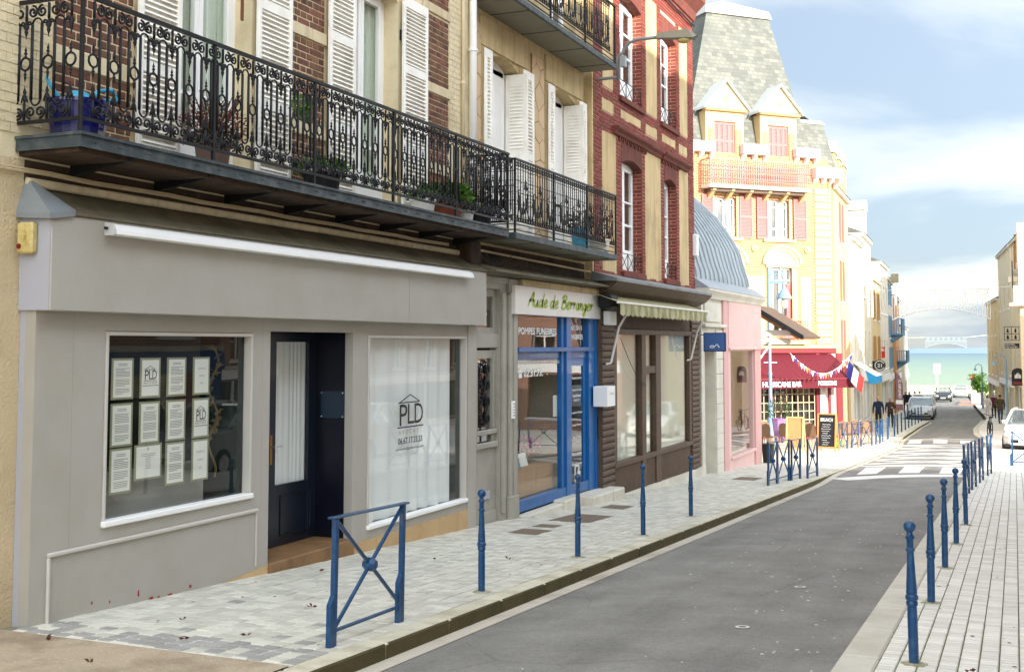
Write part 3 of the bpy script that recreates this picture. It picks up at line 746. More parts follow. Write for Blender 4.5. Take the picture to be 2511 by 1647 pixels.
# windows with lace curtains
def french_window(parent, y0, y1, z0, z1, x, rail=3.95, curtain=True, reveal=None, frame='white', xb=None):
    w = MB(); t = 0.07
    w.box(x - .05, x, y0, y0 + t, z0, z1); w.box(x - .05, x, y1 - t, y1, z0, z1); w.box(x - .05, x, y0 + t, y1 - t, z1 - t, z1); w.box(x - .05, x, y0 + t, y1 - t, z0, z0 + .05)
    o = w.build('window', A[frame], parent)
    ym = (y0 + y1) / 2; c = MB()
    for (a, d) in ((y0 + t, ym - .004), (ym + .004, y1 - t)):
        c.cbox(x - .045, x + .012, a, a + .06, z0 + .05, z1 - t, .006); c.cbox(x - .045, x + .012, d - .06, d, z0 + .05, z1 - t, .006)
        c.box(x - .045, x + .010, a + .06, d - .06, z1 - t - .07, z1 - t); c.box(x - .045, x + .010, a + .06, d - .06, z0 + .05, rail - .5)
        c.box(x - .045, x + .010, a + .06, d - .06, rail - .04, rail)
    c.build('casement', A[frame], o)
    MB().quad((x - .02, y0 + t, z0), (x - .02, y1 - t, z0), (x - .02, y1 - t, z1 - t), (x - .02, y0 + t, z1 - t)).build('pane', A['glass'], o)
    if curtain:
        k = MB(); n = 44; pts = [(x - .10 + .022 * math.sin(i * 1.25) + .01 * math.sin(i * .5), y0 + (y1 - y0) * i / n) for i in range(n + 1)]
        for (p, q) in zip(pts, pts[1:]): k.quad((p[0], p[1], z0), (q[0], q[1], z0), (q[0], q[1], z1), (p[0], p[1], z1))
        k.build('curtain', A['lace'], o, smooth=True)
    MB().box(x - .6, x - .55, y0 - .3, y1 + .3, z0 - .1, z1 + .2).build('room', A['dark'], o)
    return o
for (ya, yb, za, zb) in op1:
    MB().box(XW - .32, XW - .001, ya - .004, ya, za, zb).build('reveal', A['creambrick'], H1) if False else None
    w_ = french_window(H1, ya, yb, za, zb - .04, XW - .20)
    # segmental head
    pts = [(ya, zb), (yb, zb)] + [(yb - (yb - ya) * i / 8, zb - .10 + .10 * math.sin(math.pi * i / 8)) for i in range(0, 9)]
    MB().prism(pts[::-1], 'x', XW - .19, XW - .002).build('arch_head', A['creambrick'], H1)
# shutters folded flat against the wall, every slat its own piece
def shutter(parent, y0, y1, z0, z1, x, mids, pitch=0.047, ang=True, th=0.035, mat='shutter', slatobj=True, sw=0.055):
    f = MB()
    f.cbox(x, x + th, y0, y0 + sw, z0, z1, .004); f.cbox(x, x + th, y1 - sw, y1, z0, z1, .004)
    rails = [(z0, z0 + .14)] + [(m - .05, m + .05) for m in mids] + [(z1 - .12, z1)]
    for (p, q) in rails: f.box(x + .002, x + th - .002, y0 + sw, y1 - sw, p, q)
    if ang: f.box(x, x + .004, y0 + sw, y1 - sw, z0, z1)
    o = f.build('shutter', A[mat], parent)
    W = y1 - y0 - 2 * sw
    sm = MB()._add([(0, 0, 0), (0, W, 0), (-.026, W, .030), (-.026, 0, .030), (-.006, 0, -.004), (-.006, W, -.004), (-.032, W, .026), (-.032, 0, .026)],
                   [(0, 1, 2, 3), (7, 6, 5, 4), (0, 4, 5, 1), (3, 2, 6, 7)])
    me = sm.mesh('slat', A[mat]); al = MB()
    for (p, q) in zip(rails, rails[1:]):
        n = int((q[0] - p[1]) / pitch)
        for i in range(n):
            z = p[1] + (i + .35) * (q[0] - p[1]) / n
            if slatobj: put('slat', me, o, loc=(x + th - .002, y0 + sw, z))
            else: al.join(sm, Matrix.Translation((x + th - .002, y0 + sw, z)))
    if not slatobj: al.build('slats', A[mat], o)
    return o
for (ya, yb, zt) in ((7.755, 8.30, 5.86), (9.44, 10.03, 5.86), (10.745, 11.29, 5.86), (12.41, 13.05, 5.83)):
    s_ = shutter(H1, ya, yb, 3.17, zt, XW + .045, (3.97, 4.95))
    MB().box(XW + .005, XW + .045, ya + .02 if ya in (9.44, 12.41) else yb - .05, ya + .05 if ya in (9.44, 12.41) else yb - .02, 5.3, 5.42).build('hinge', A['iron'], s_)
# ---- balcony
MB().box(XW + .001, XB - .002, 6.540, 14.337, 3.092, 3.149).build('balcony_floor', A['zinc_dirty'], H1)
e = MB(); e.box(XB - .012, XB, 6.529, 14.352, 3.046, 3.145); e.box(XW + .002, XB - .012, 6.529, 6.540, 3.046, 3.145); e.box(XW + .002, XB - .012, 14.339, 14.352, 3.046, 3.145)
e.box(XB - .06, XB + .018, 6.519, 14.357, 3.133, 3.156); e.box(XW + .002, XB - .06, 6.516, 6.565, 3.133, 3.156)
e.build('balcony_edge', A['steel'], H1)
rv = MB()
for k in range(26):
    y = 6.647 + k * .3
    for d in (-.03, 0, .03): rv.ball((XB + .002, y + d, 3.092), .008, 6, 4)
rv.build('rivets', A['steel'], H1)
for k in range(8):
    y = 7.107 + k * .98
    MB().prism([(XW, 3.045), (XB - .04, 3.045), (XB - .04, 3.02), (XW, 2.93)], 'y', y - .025, y + .025).build('bracket', A['black'], H1)
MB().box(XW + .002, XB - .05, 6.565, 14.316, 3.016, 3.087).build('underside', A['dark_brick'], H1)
# railing: one cast module repeated
def spiral(cy, cz, r, turns, a0, sgn, n=16):
    return [(0, cy + sgn * r * (1 - i / n * .8) * math.cos(a0 + turns * 2 * math.pi * i / n), cz + r * (1 - i / n * .8) * math.sin(a0 + turns * 2 * math.pi * i / n)) for i in range(n + 1)]
def finial(b, y, z, s, k=1.0):
    prof = [(.004, 0), (.011, .012), (.006, .022), (.016, .034), (.007, .05), (.012, .062), (.004, .085), (.001, .105)]
    m0 = len(b.v); b.lathe([(r * k, zz * s * k) for r, zz in prof], 0, y, z, 7)
PITCH = .2183
def rail_module():
    b = MB(); p = PITCH; zb, zt = 3.271, 4.130
    # twin bars joined by round arches
    for y in (p * .5 - .045, p * .5 + .045): b.bar((0, y, zb + .15), (0, y, zt - .15), .016)
    arc = [(0, p * .5 + .045 * math.cos(a), zt - .15 + .045 * math.sin(a)) for a in [math.pi * i / 8 for i in range(9)]]
    b.tube(arc, .008, 5); b.tube([(x, y, zb + .15 - (z - (zt - .15))) for x, y, z in arc], .008, 5)
    # scrolls under the hand rail and above the bottom rail
    for s_ in (-1, 1):
        b.tube(spiral(p * .5 + s_ * .045, zt - .055, .047, 1.45, math.pi / 2, s_), .0092, 5)
        b.tube(spiral(p * .5 + s_ * .045, zb + .055, .047, 1.45, -math.pi / 2, s_), .0092, 5)
        b.tube(spiral(s_ * .03 + (0 if s_ > 0 else p), zt - .14, .02, 1.1, -.5, s_, 9), .008, 5)
    # on the joint line: ring with spikes, upper and lower acanthus ends
    ring = [(0, .046 * math.cos(a), 3.691 + .047 * math.sin(a)) for a in [2 * math.pi * i / 14 for i in range(15)]]
    b.tube(ring, .009, 5)
    finial(b, 0, 3.737, 1, .9); finial(b, 0, 3.645, -1, .9)
    finial(b, 0, zb + .13, 1, 1.25); finial(b, 0, zt - .12, -1, 1.3)
    b.tube([(0, 0, zt), (0, 0, zt - .12)], .011, 5); b.tube([(0, 0, zb), (0, 0, zb + .13)], .011, 5)
    b.ball((0, 0, zt - .17), .024, 8, 5, 0, (.5, 1, .8)); b.ball((0, 0, zb + .16), .024, 8, 5, 0, (.5, 1, .8))
    for s_ in (-1, 1):
        b.tube([(0, 0, zt - .19), (0, s_ * .022, zt - .165), (0, s_ * .018, zt - .14)], .006, 4)
        b.tube([(0, 0, zb + .19), (0, s_ * .022, zb + .165), (0, s_ * .03, zb + .13)], .006, 4)
    return b
rm = rail_module().mesh('railing_panel', A['iron'], True)
rl = MB()
rl.box(XB - .028, XB + .006, 6.514, 14.368, 4.140, 4.168); rl.box(XB - .02, XB - .006, 6.529, 14.347, 3.241, 3.268)
rl.box(XW + .01, XB - .028, 6.519, 6.545, 4.140, 4.168); rl.box(XW + .01, XB - .02, 6.527, 6.542, 3.241, 3.268)
rl.box(XW + .01, XB - .028, 14.339, 14.364, 4.140, 4.168); rl.box(XW + .01, XB - .02, 14.342, 14.356, 3.241, 3.268)
rail1 = rl.build('balcony_railing', A['iron'], H1)
yp = [6.534, 8.068, 9.623, 11.197, 12.762, 14.347]
for y in yp: MB().cbox(XB - .03, XB - .002, y - .014, y + .014, 3.154, 4.142, .003).build('railing_post', A['iron'], rail1)
y = 6.647
while y < 14.316:
    put('railing_panel', rm, rail1, loc=(XB - .013, y, 0)); y += PITCH
for k in range(3):
    o = put('railing_panel', rm, rail1, loc=(XB - .12 - k * .215, 6.534, 0)); o.rotation_euler = (0, 0, math.pi / 2)
    o = put('railing_panel', rm, rail1, loc=(XB - .12 - k * .215, 14.347, 0)); o.rotation_euler = (0, 0, math.pi / 2)
# ---- cables, moulding and sloping zinc over the shop
MB().cbox(XW, XW + .05, 6.62, 14.05, 2.80, 2.865, .012).build('moulding', A['cream'], H1)
for dz, r_ in ((2.905, .012), (2.925, .008)):
    MB().tube([(XW + .03, 5.0 + i * .46, dz + .006 * math.sin(i * 2.1)) for i in range(20)], r_, 6).build('cable', A['plaster'], H1)
FX = XS + .15   # fascia plane
MB().prism([(XW, 2.40), (XW, 2.80), (FX + .02, 2.605), (FX + .02, 2.59), (FX - .02, 2.58)], 'y', 6.67, 14.35).build('sloping_roof', A['zinc_dirty'], H1)
MB()._add([(XW, 6.55, 2.60), (FX + .03, 6.55, 2.58), (FX + .03, 6.80, 2.625), (XW, 6.64, 2.88), (XW, 6.55, 2.56), (FX + .03, 6.55, 2.54), (FX + .03, 6.80, 2.58)], [(0, 1, 3), (1, 2, 3), (4, 5, 1, 0), (5, 6, 2, 1)]).build('zinc_end_cap', A['zinc'], H1)
# ---- grey shopfront
ops = [(7.345, 9.31, .21, 1.735), (9.597, 11.15, -.45, 1.755), (11.465, 14.03, -.40, 1.73)]
b = MB(); wall_boxes(b, XS, XS - .10, 6.62, 14.30, -.50, 2.0, ops); wall_boxes(b, XS, XS - .10, 6.62, 9.597, -.8, -.5, [])
b.build('shopfront', A['grey'], H1)
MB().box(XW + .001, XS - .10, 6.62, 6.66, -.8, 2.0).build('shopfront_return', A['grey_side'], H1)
fa = MB().cbox(XW + .005, FX, 6.60, 14.34, 1.875, 2.585, .006).build('fascia', A['grey'], H1)
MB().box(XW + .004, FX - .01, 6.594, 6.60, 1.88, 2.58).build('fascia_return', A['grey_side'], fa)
MB().box(FX + .0005, FX + .002, 12.15, 12.153, 1.88, 2.58).build('fascia_joint', A['grey_door'], fa)
MB().cbox(XS - .002, XS + .018, 14.06, 14.30, -.80, 1.87, .004).build('end_pilaster', A['grey'], H1)
for y_ in (7.0, 9.47): MB().box(XS, XS + .0012, y_, y_ + .0025, .1, 1.87).build('board_joint', A['grey_door'], H1)
# raised panel moulding below the first window
pm = MB(); pm.cbox(XS - .002, XS + .028, 6.78, 9.41, .065, .098, .008); pm.cbox(XS - .002, XS + .022, 6.78, 6.81, -.60, .065, .008); pm.cbox(XS - .002, XS + .012, 9.39, 9.41, -.44, .065, .004)
pm.build('panel_moulding', A['grey_trim'], H1)
A['redpaint'] = pmat('red paint chip', lin(150, 20, 30), 0.7, 0.2, 20)
ch = MB()
for (y, z, w_, h_) in ((7.78, -.40, .02, .05), (7.92, -.455, .05, .018), (8.15, -.47, .06, .015), (8.43, -.455, .035, .025), (7.25, -.36, .02, .02), (7.45, -.39, .015, .02), (8.02, -.46, .03, .012)):
    ch._add([(XS + .002, y, z), (XS + .002, y + w_, z - .004), (XS + .002, y + w_ * .9, z + h_), (XS + .002, y + w_ * .1, z + h_ * .8)], [(0, 1, 2, 3)])
ch.build('paint_chips', A['redpaint'], H1)
# plinth tiles
for k in range(6):
    ya = 11.17 + k * .52; yb = min(ya + .512, 14.28)
    MB().cbox(XS - .06, XS + .012, ya, yb, gl(yb) - .15, -.502, .004).build('plinth_tile', A['beigetile'], H1)
for k in range(4):
    ya = 9.6 - (k + 1) * .42; yb = ya + .414
    MB()._add([(XS + .006, ya, gl(ya) - .05), (XS + .006, yb, gl(yb) - .05), (XS + .006, yb, -.455 - .028 * (k)), (XS + .006, ya, -.455 - .028 * (k + 1))], [(0, 1, 2, 3)]).build('plinth_tile', A['beigetile'], H1)
# shop windows
def shop_window(parent, y0, y1, z0, z1, x, frame, glass='glass', bead=.03, sill=True, dep=.075):
    w = MB()
    w.cbox(x - dep, x + .012, y0 - bead, y0, z0, z1 + bead, .004); w.cbox(x - dep, x + .012, y1, y1 + bead, z0, z1 + bead, .004); w.cbox(x - dep, x + .012, y0, y1, z1, z1 + bead, .004)
    o = w.build('shop_window', A[frame], parent)
    if sill: MB().cbox(x - dep, x + .035, y0 - .04, y1 + .04, z0 - .035, z0 + .012, .008).build('sill', A['white'] if sill == 'w' else A['grey_side'], o)
    MB().quad((x - dep + .01, y0, z0), (x - dep + .01, y1, z0), (x - dep + .01, y1, z1), (x - dep + .01, y0, z1)).build('pane', A[glass], o)
    return o
sw1 = shop_window(H1, 7.38, 9.275, .24, 1.70, XS, 'grey_trim', sill='w')
sw3 = shop_window(H1, 11.50, 13.995, -.365, 1.70, XS, 'grey_trim', sill='w')
# display room behind the first window: dull red rear wall, green side, lower voile
rm1 = MB(); rm1.quad((XS - 1.3, 7.0, .1), (XS - 1.3, 9.5, .1), (XS - 1.3, 9.5, 1.9), (XS - 1.3, 7.0, 1.9)).build('room_wall', A['dark_red'], sw1)
MB().quad((XS - 1.3, 9.45, .1), (XS - .12, 9.45, .1), (XS - .12, 9.45, 1.9), (XS - 1.3, 9.45, 1.9)).build('room_wall', A['dark_green'], sw1)
MB().quad((XS - 1.3, 7.05, .1), (XS - .12, 7.05, .1), (XS - .12, 7.05, 1.9), (XS - 1.3, 7.05, 1.9)).build('room_wall', A['dark'], sw1)
MB().quad((XS - 1.3, 7.0, 1.85), (XS - .12, 7.0, 1.85), (XS - .12, 9.5, 1.85), (XS - 1.3, 9.5, 1.85)).build('room_ceiling', A['dark'], sw1)
MB().quad((XS - 1.3, 7.0, .18), (XS - .12, 7.0, .18), (XS - .12, 9.5, .18), (XS - 1.3, 9.5, .18)).build('room_floor', A['dark'], sw1)
MB().box(XS - .2, XS - .19, 7.4, 8.85, .2, .60).build('half_curtain', A['inkgrey'], sw1)
MB().box(XS - .24, XS - .23, 7.4, 8.83, .55, 1.72).build('display_panel', A['dark'], sw1)
# leafy strand modelled in place of a foliage reflection, right of the window
A['ivory'] = pmat('ivory leaf reflection', lin(120, 104, 66), 0.8, 0.2, 8, island=.4)
gb = MB(); pts = [(XS - .3 + .02 * math.sin(i), 9.12 + .05 * math.sin(i * .9), 1.6 - i * .075) for i in range(17)]
gb.tube(pts, .012, 5)
for i in range(160):
    p = pts[rnd.randrange(len(pts) - 5)]; gb.leaf(p, (rnd.uniform(-.5, .5), rnd.uniform(-1, 1), rnd.uniform(-1, .4)), rnd.uniform(.03, .07), .014)
tag(gb.build('leaf_reflection', A['ivory']), 'pale leafy shape modelling a foliage reflection at right side of the notice window', 'garland')
# notices in clear sleeves
A['sleeve'] = A['holder']
def notice(y0, y1, z0, z1, kind, label):
    x = XS - .095
    t = thing('framed_notice', label, 'notice', (x, (y0 + y1) / 2, z0), group='notices in the window')
    MB().box(x - .006, x - .001, y0, y1, z0, z1).build('sleeve', A['holder'], t)
    m_ = .022; MB().box(x - .001, x + .001, y0 + m_, y1 - m_, z0 + m_ * .8, z1 - m_ * .8).build('sheet', A['paper'], t)
    ix, w, h = x + .0022, y1 - y0 - 2 * m_, z1 - z0 - 2 * m_; l = MB()
    if kind == 'text':
        n = 20
        for i in range(n):
            zz = z1 - m_ - h * (.09 + .87 * i / n); a = .12 if i > 1 else .25; e_ = (.12 if i > 1 else .25) + (rnd.random() * .35 if i % 5 == 4 else 0)
            if i in (2, 9, 15): continue
            l.box(ix - .0006, ix, y0 + m_ + w * a, y1 - m_ - w * e_, zz, zz + h * .016)
        l.build('print', A['inkgrey'], t)
    elif kind == 'words':
        for i, (s_, ww) in enumerate((('AUDIENCES', .62), ('ADRESSE', .42), ('DES', .2))):
            q = text_mb(s_, w * ww, h * .05); q.xf(Matrix.Translation((ix, y0 + m_ + w * (.5 - ww / 2), z1 - m_ - h * (.3 + .22 * i))) @ FAC).build('print', A['inkgrey'], t)
    elif kind == 'logo':
        logo(t, ix, y0 + m_ + w * .12, z0 + m_ + h * .42, w * .76, h * .42)
        facade_text('06.67.17.33.33', ix, y0 + m_ + w * .08, z0 + m_ + h * .33, w * .8, h * .05, A['ink'], t, 'print')
        MB().box(ix - .0006, ix, y0 + m_ + w * .03, y1 - m_ - w * .03, z0 + m_ + h * .27, z0 + m_ + h * .285).build('rule', A['ink'], t)
    elif kind == 'cert':
        l.box(ix - .0006, ix, y0 + m_ + w * .46, y0 + m_ + w * .5, z1 - m_ - h * .12, z1 - m_ - h * .02)
        for i in range(9): l.box(ix - .0006, ix, y0 + m_ + w * (.2 if i < 2 else .38), y1 - m_ - w * (.2 if i < 2 else .4), z1 - m_ - h * (.24 + .06 * i), z1 - m_ - h * (.235 + .06 * i - .01))
        l.build('print', A['inkgrey'], t)
    return t
def logo(parent, x, y, z, w, h):
    """pediment over the letters P L D between two rules"""
    l = MB(); t = h * .018
    ap = (y + w * .46, z + h); le_, ri = (y + w * .06, z + h * .77), (y + w * .84, z + h * .77)
    for p, q in ((le_, ap), (ap, ri), ((y + w * .0, z + h * .76), (y + w * .84, z + h * .76)), ((y - w * .03, z), (y + w, z))):
        dy, dz = q[0] - p[0], q[1] - p[1]; L_ = math.hypot(dy, dz); n = (-dz / L_ * t, dy / L_ * t)
        l.poly([(x, p[0] - n[0], p[1] - n[1]), (x, q[0] - n[0], q[1] - n[1]), (x, q[0] + n[0], q[1] + n[1]), (x, p[0] + n[0], p[1] + n[1])])
    for ch_, a, ww, z0_, hh in (('P', .05, .30, .05, .66), ('L', .37, .26, .09, .62), ('D', .64, .34, .09, .62)):
        q = text_mb(ch_, w * ww, h * hh); l.join(q, Matrix.Translation((x, y + w * a, z + h * z0_)) @ FAC)
    return l.build('logo', A['ink'], parent)
def gy(u, v): # pixel in the photo's notice close-up -> place on the pane
    return u, v
cols = [(7.53, 7.79), (7.87, 8.125), (8.21, 8.465), (8.56, 8.795)]
rows = [(1.183, 1.517), (.803, 1.153), (.428, .792)]
kinds = [['text', 'logo', 'text', 'words'], ['text', 'text', 'text', 'logo'], ['text', 'cert', 'text', 'words']]
for r_, (za, zb) in enumerate(rows):
    for c_, (ya, yb) in enumerate(cols):
        k = kinds[r_][c_]
        if k == 'cert': ya, yb, za_, zb_ = 7.822, 8.16, .507, .80
        else: za_, zb_ = za, zb
        what = {'text': 'typed white notice', 'logo': 'notice with the pediment logo', 'words': 'notice with three short lines', 'cert': 'wide certificate sheet'}[k]
        notice(ya, yb, za_, zb_, k, '%s in a sleeve, %s row, %s column of the window display' % (what, ['top', 'middle', 'bottom'][r_], ['first', 'second', 'third', 'fourth'][c_]))
# curtained window
def curtain_mesh(x, y0, y1, z0, z1, n=60, amp=.025, flare=0):
    k = MB(); pts = []
    for i in range(n + 1):
        t = i / n; y = y0 + (y1 - y0) * t
        pts.append((x + amp * math.sin(t * 46 + 1.5 * math.sin(t * 9)) + amp * .5 * math.sin(t * 17), y))
    for (p, q) in zip(pts, pts[1:]):
        k.quad((p[0], p[1], z0), (q[0], q[1], z0), (q[0] * .5 + x * .5, q[1], z1), (p[0] * .5 + x * .5, p[1], z1))
    return k
curtain_mesh(XS - .13, 11.42, 13.80, -.36, 1.75).build('curtain', A['curtain'], sw3, smooth=True)
MB().quad((XS - 1.2, 11.2, -.4), (XS - 1.2, 14.2, -.4), (XS - 1.2, 14.2, 1.9), (XS - 1.2, 11.2, 1.9)).build('room_wall', A['dark'], sw3)
MB().quad((XS - 1.2, 14.1, -.4), (XS - .12, 14.1, -.4), (XS - .12, 14.1, 1.9), (XS - 1.2, 14.1, 1.9)).build('room_wall', A['dark_green'], sw3)
MB().quad((XS - 1.2, 11.2, 1.8), (XS - .12, 11.2, 1.8), (XS - .12, 14.2, 1.8), (XS - 1.2, 14.2, 1.8)).build('room_ceiling', A['dark'], sw3)
GX = XS - .058
logo(sw3, GX, 12.29, .655, .64, .38)
facade_text('A V O C A T', GX, 12.30, .575, .50, .05, A['inkgrey'], sw3)
facade_text('06.67.17.33.33', GX, 12.29, .46, .61, .075, A['ink'], sw3, bold=.02)
facade_text('normandie@pldavocats.com', GX, 12.236, .383, .70, .038, A['ink'], sw3, bold=.015)
# recessed door
XD = -7.04
rc = MB(); rc.box(XD - .04, XS - .10, 11.152, 11.20, -.47, 1.80); rc.box(XD - .04, XS - .10, 9.55, 9.595, -.47, 1.80)
rc.box(XD - .06, XS - .10, 9.595, 11.152, 1.758, 1.80); rc.box(XD - .30, XD - .26, 9.55, 11.2, -.47, 1.8)
recess = rc.build('door_recess', A['navy2'], H1)
MB().cbox(XD - .25, XS + .03, 9.60, 11.165, -.62, -.448, .01).build('door_step', A['step'], H1)
MB().box(XS + .005, XS + .02, 9.60, 11.165, gl(10.4) - .2, -.62).build('step_riser', A['beigetile'], H1)
def glazed_door(parent, y0, y1, z0, z1, x, mat, gz0, gz1, st=.12, glass='glass', cur=True):
    d = MB(); d.cbox(x - .04, x, y0, y0 + st, z0, z1, .004); d.cbox(x - .04, x, y1 - st, y1, z0, z1, .004); d.box(x - .038, x - .002, y0 + st, y1 - st, gz1, z1); d.box(x - .038, x - .002, y0 + st, y1 - st, z0, gz0)
    o = d.build('door', A[mat], parent)
    MB().quad((x - .02, y0 + st, gz0), (x - .02, y1 - st, gz0), (x - .02, y1 - st, gz1), (x - .02, y0 + st, gz1)).build('pane', A[glass], o)
    return o
dr = glazed_door(H1, 10.22, 11.15, -.44, 1.75, XD, 'navy', .18, 1.655, .16)
curtain_mesh(XD - .05, 10.37, 11.0, .16, 1.68, 48, .005).build('curtain', A['curtain'], dr, smooth=True)
pp = MB(); 
for (ya, yb, za, zb) in ((10.47, 11.04, .055, .07), (10.47, 11.04, -.345, -.33), (10.47, 10.485, -.345, .07), (11.025, 11.04, -.345, .07)): pp.cbox(XD - .004, XD + .012, ya, yb, za, zb, .003)
pp.build('door_panel', A['navy'], dr)
hd = MB(); hd.cbox(XD, XD + .008, 10.275, 10.31, .40, .70, .003); hd.build('handle_plate', A['terracotta'] if False else pmat('brass', lin(170, 120, 60), .35, .1, 6, metal=.8), dr)
MB().tube([(XD + .008, 10.29, .58), (XD + .05, 10.29, .58), (XD + .055, 10.42, .585)], .009, 6).build('handle', A['chrome'], dr)
MB().box(XD - .04, XD, 9.6, 10.215, -.44, 1.75).build('fixed_panel', A['navy'], dr)
pl = thing('wall_plaque', 'dark glass plaque with four studs inside the doorway', 'plaque', (-6.83, 11.14, .84))
MB().cbox(-6.985, -6.68, 11.135, 11.147, .83, 1.125, .003).build('plate', pmat('dark green glass plate', lin(24, 44, 62), .15, .05, 3), pl)
for px_, pz in ((-6.965, .85), (-6.70, .85), (-6.965, 1.105), (-6.70, 1.105)): MB().ball((px_, 11.132, pz), .011, 8, 5).build('stud', A['chrome'], pl)
# ---- awning cassette and alarm box
aw = thing('awning_cassette', 'long white retracted awning case below the balcony', 'awning', (FX, 10.7, 2.42))
prof = [(FX + .003, 2.47), (FX + .003, 2.565), (FX + .04, 2.562), (FX + .075, 2.545), (FX + .095, 2.51), (FX + .10, 2.478), (FX + .09, 2.47)]
MB().prism(prof, 'y', 7.16, 10.50).build('casing', A['white'], aw); MB().prism(prof, 'y', 10.504, 13.73).build('casing', A['white'], aw)
MB().prism([(x + (.004 if i > 1 else 0), z + (.004 if i in (1, 2, 3) else -.004)) for i, (x, z) in enumerate(prof)], 'y', 7.135, 7.16).build('end_cap', A['lead'], aw)
MB().tube([(FX + .04, 7.125, 2.52), (FX + .04, 7.10, 2.52)], .012, 8).build('crank_eye', A['black'], aw)
al = thing('alarm_box', 'yellowed alarm box with red light on fascia end', 'alarm', (-6.6, 6.58, 2.3))
MB().cbox(-6.705, -6.555, 6.53, 6.593, 2.29, 2.52, .014).build('case', A['alarm'], al)
MB().tube([(-6.675, 6.532, 2.345), (-6.675, 6.522, 2.345)], .02, 12).build('light', A['red'], al)
MB().box(-6.65, -6.60, 6.51, 6.532, 2.42, 2.44).build('bracket', A['alarm'], al); MB().box(-6.625, -6.61, 6.505, 6.532, 2.40, 2.46).build('bracket', A['alarm'], al)
# ---- things standing on the balcony
def pot(name, label, x, y, z, r0, r1, h, mat, cat='plant pot', rim=None):
    t = thing(name, label, cat, (x, y, z), group='pots on the balcony')
    MB().lathe([(r0 * .98, 0), (r0, .005), (r1, h - .03), (r1 + .012, h - .028), (r1 + .012, h), (r1 - .01, h), (r1 - .02, h - .05)], x, y, z, 18).build('pot', A[mat] if not rim else [A[mat], A[rim]], t)
    return t
def foliage(t, x, y, z, n, rad, hh, mat, L_=.06, W=.016, up=.8, stems=0):
    b = MB()
    for i in range(n):
        a = rnd.uniform(0, 6.28); rr = rad * math.sqrt(rnd.random()); k = rnd.random()
        p = (x + rr * math.cos(a), y + rr * math.sin(a), z + hh * k * (1 - .4 * rr / rad))
        b.leaf(p, (math.cos(a) * .7, math.sin(a) * .7, rnd.uniform(-.2, up)), L_ * rnd.uniform(.6, 1.3), W)
    b.build('foliage', A[mat], t)
    if stems:
        s_ = MB()
        for i in range(stems):
            a = rnd.uniform(0, 6.28); s_.tube([(x, y, z - .08), (x + rad * .4 * math.cos(a), y + rad * .4 * math.sin(a), z + hh * .4), (x + rad * .9 * math.cos(a), y + rad * .9 * math.sin(a), z + hh)], .004, 4)
        s_.build('stems', A['rust'], t)
BZ = 3.157
t = pot('blue_tub', 'glossy cobalt blue tub at the balcony corner', -6.473, 6.872, BZ, .19, .225, .30, 'bluetub', 'tub')
t = thing('watering_can', 'light blue plastic watering can standing in the cobalt tub', 'watering can', (-6.473, 6.872, BZ + .15), group=None)
MB().lathe([(.09, 0), (.10, .05), (.10, .2), (.085, .24), (.05, .26)], -6.473, 6.872, BZ + .12, 14).build('body', A['cyan'], t)
MB().tube([(-6.473, 6.954, BZ + .28), (-6.442, 7.056, BZ + .42), (-6.401, 7.158, BZ + .44), (-6.381, 7.189, BZ + .36), (-6.412, 7.076, BZ + .345)], .017, 8).build('handle', A['cyan'], t)
MB().tube([(-6.473, 6.790, BZ + .2), (-6.524, 6.647, BZ + .38), (-6.545, 6.616, BZ + .45)], [.02, .014, .012], 8).build('spout', A['cyan'], t)
t = pot('heather_pot', 'brown pot of dry reddish heather behind the railing', -6.391, 8.406, BZ, .13, .155, .22, 'browngrey_pot'); foliage(t, -6.391, 8.406, BZ + .22, 1300, .27, .42, 'leaf_red', .032, .009, 1.0, 22); foliage(t, -6.361, 8.385, BZ + .2, 260, .2, .16, 'leaf_dark', .05, .012, 1.2); 
t = pot('tall_plant_pot', 'dark planter with grass tufts and one tall leafy stem', -6.391, 10.175, BZ, .17, .19, .20, 'black'); foliage(t, -6.391, 10.175, BZ + .18, 700, .2, .12, 'leaf', .12, .008, 1.6)
MB().lathe([(.19, .19), (.205, .195), (.205, .22), (.19, .222)], -6.391, 10.175, BZ, 18).build('rim', A['white'], t)
MB().tube([(-6.391, 10.154, BZ + .2), (-6.412, 10.073, BZ + .5), (-6.442, 9.899, BZ + .82)], .006, 5).build('stem', A['leaf_dark'], t)
b = MB()
for i in range(60):
    a = rnd.uniform(0, 6.422); b.leaf((-6.442 + rnd.uniform(-.08, .08), 9.878 + rnd.uniform(-.12, .12), BZ + .72 + rnd.uniform(-.04, .2)), (math.cos(a), math.sin(a), rnd.uniform(-.3, .5)), rnd.uniform(.07, .13), .03)
b.build('leaves', A['leaf'], t)
t = pot('white_pot', 'white pot at the left of the geranium planters', -6.391, 12.394, BZ, .13, .15, .18, 'white'); foliage(t, -6.391, 12.394, BZ + .18, 90, .16, .14, 'leaf', .07, .025)
t = pot('geranium_pot', 'terracotta planter with green geraniums and red blooms', -6.391, 13.007, BZ, .17, .2, .2, 'terracotta'); foliage(t, -6.391, 13.007, BZ + .22, 620, .30, .26, 'leaf', .075, .028)
b = MB()
for i in range(14): b.ball((-6.340 + rnd.uniform(-.1, .1), 13.294 + rnd.uniform(-.2, .1), BZ + .44 + rnd.uniform(-.05, .05)), .018, 6, 4)
b.build('blooms', A['red'], t)
t = pot('small_white_pot', 'small white pot right of the geraniums', -6.391, 13.549, BZ, .1, .12, .16, 'white'); foliage(t, -6.391, 13.549, BZ + .16, 60, .12, .2, 'leaf_dark', .06, .02)
t = pot('black_planter', 'black planter at the right end of the long balcony', -6.391, 13.989, BZ, .15, .17, .18, 'black'); foliage(t, -6.391, 13.989, BZ + .18, 130, .2, .3, 'leaf_dark', .07, .02)
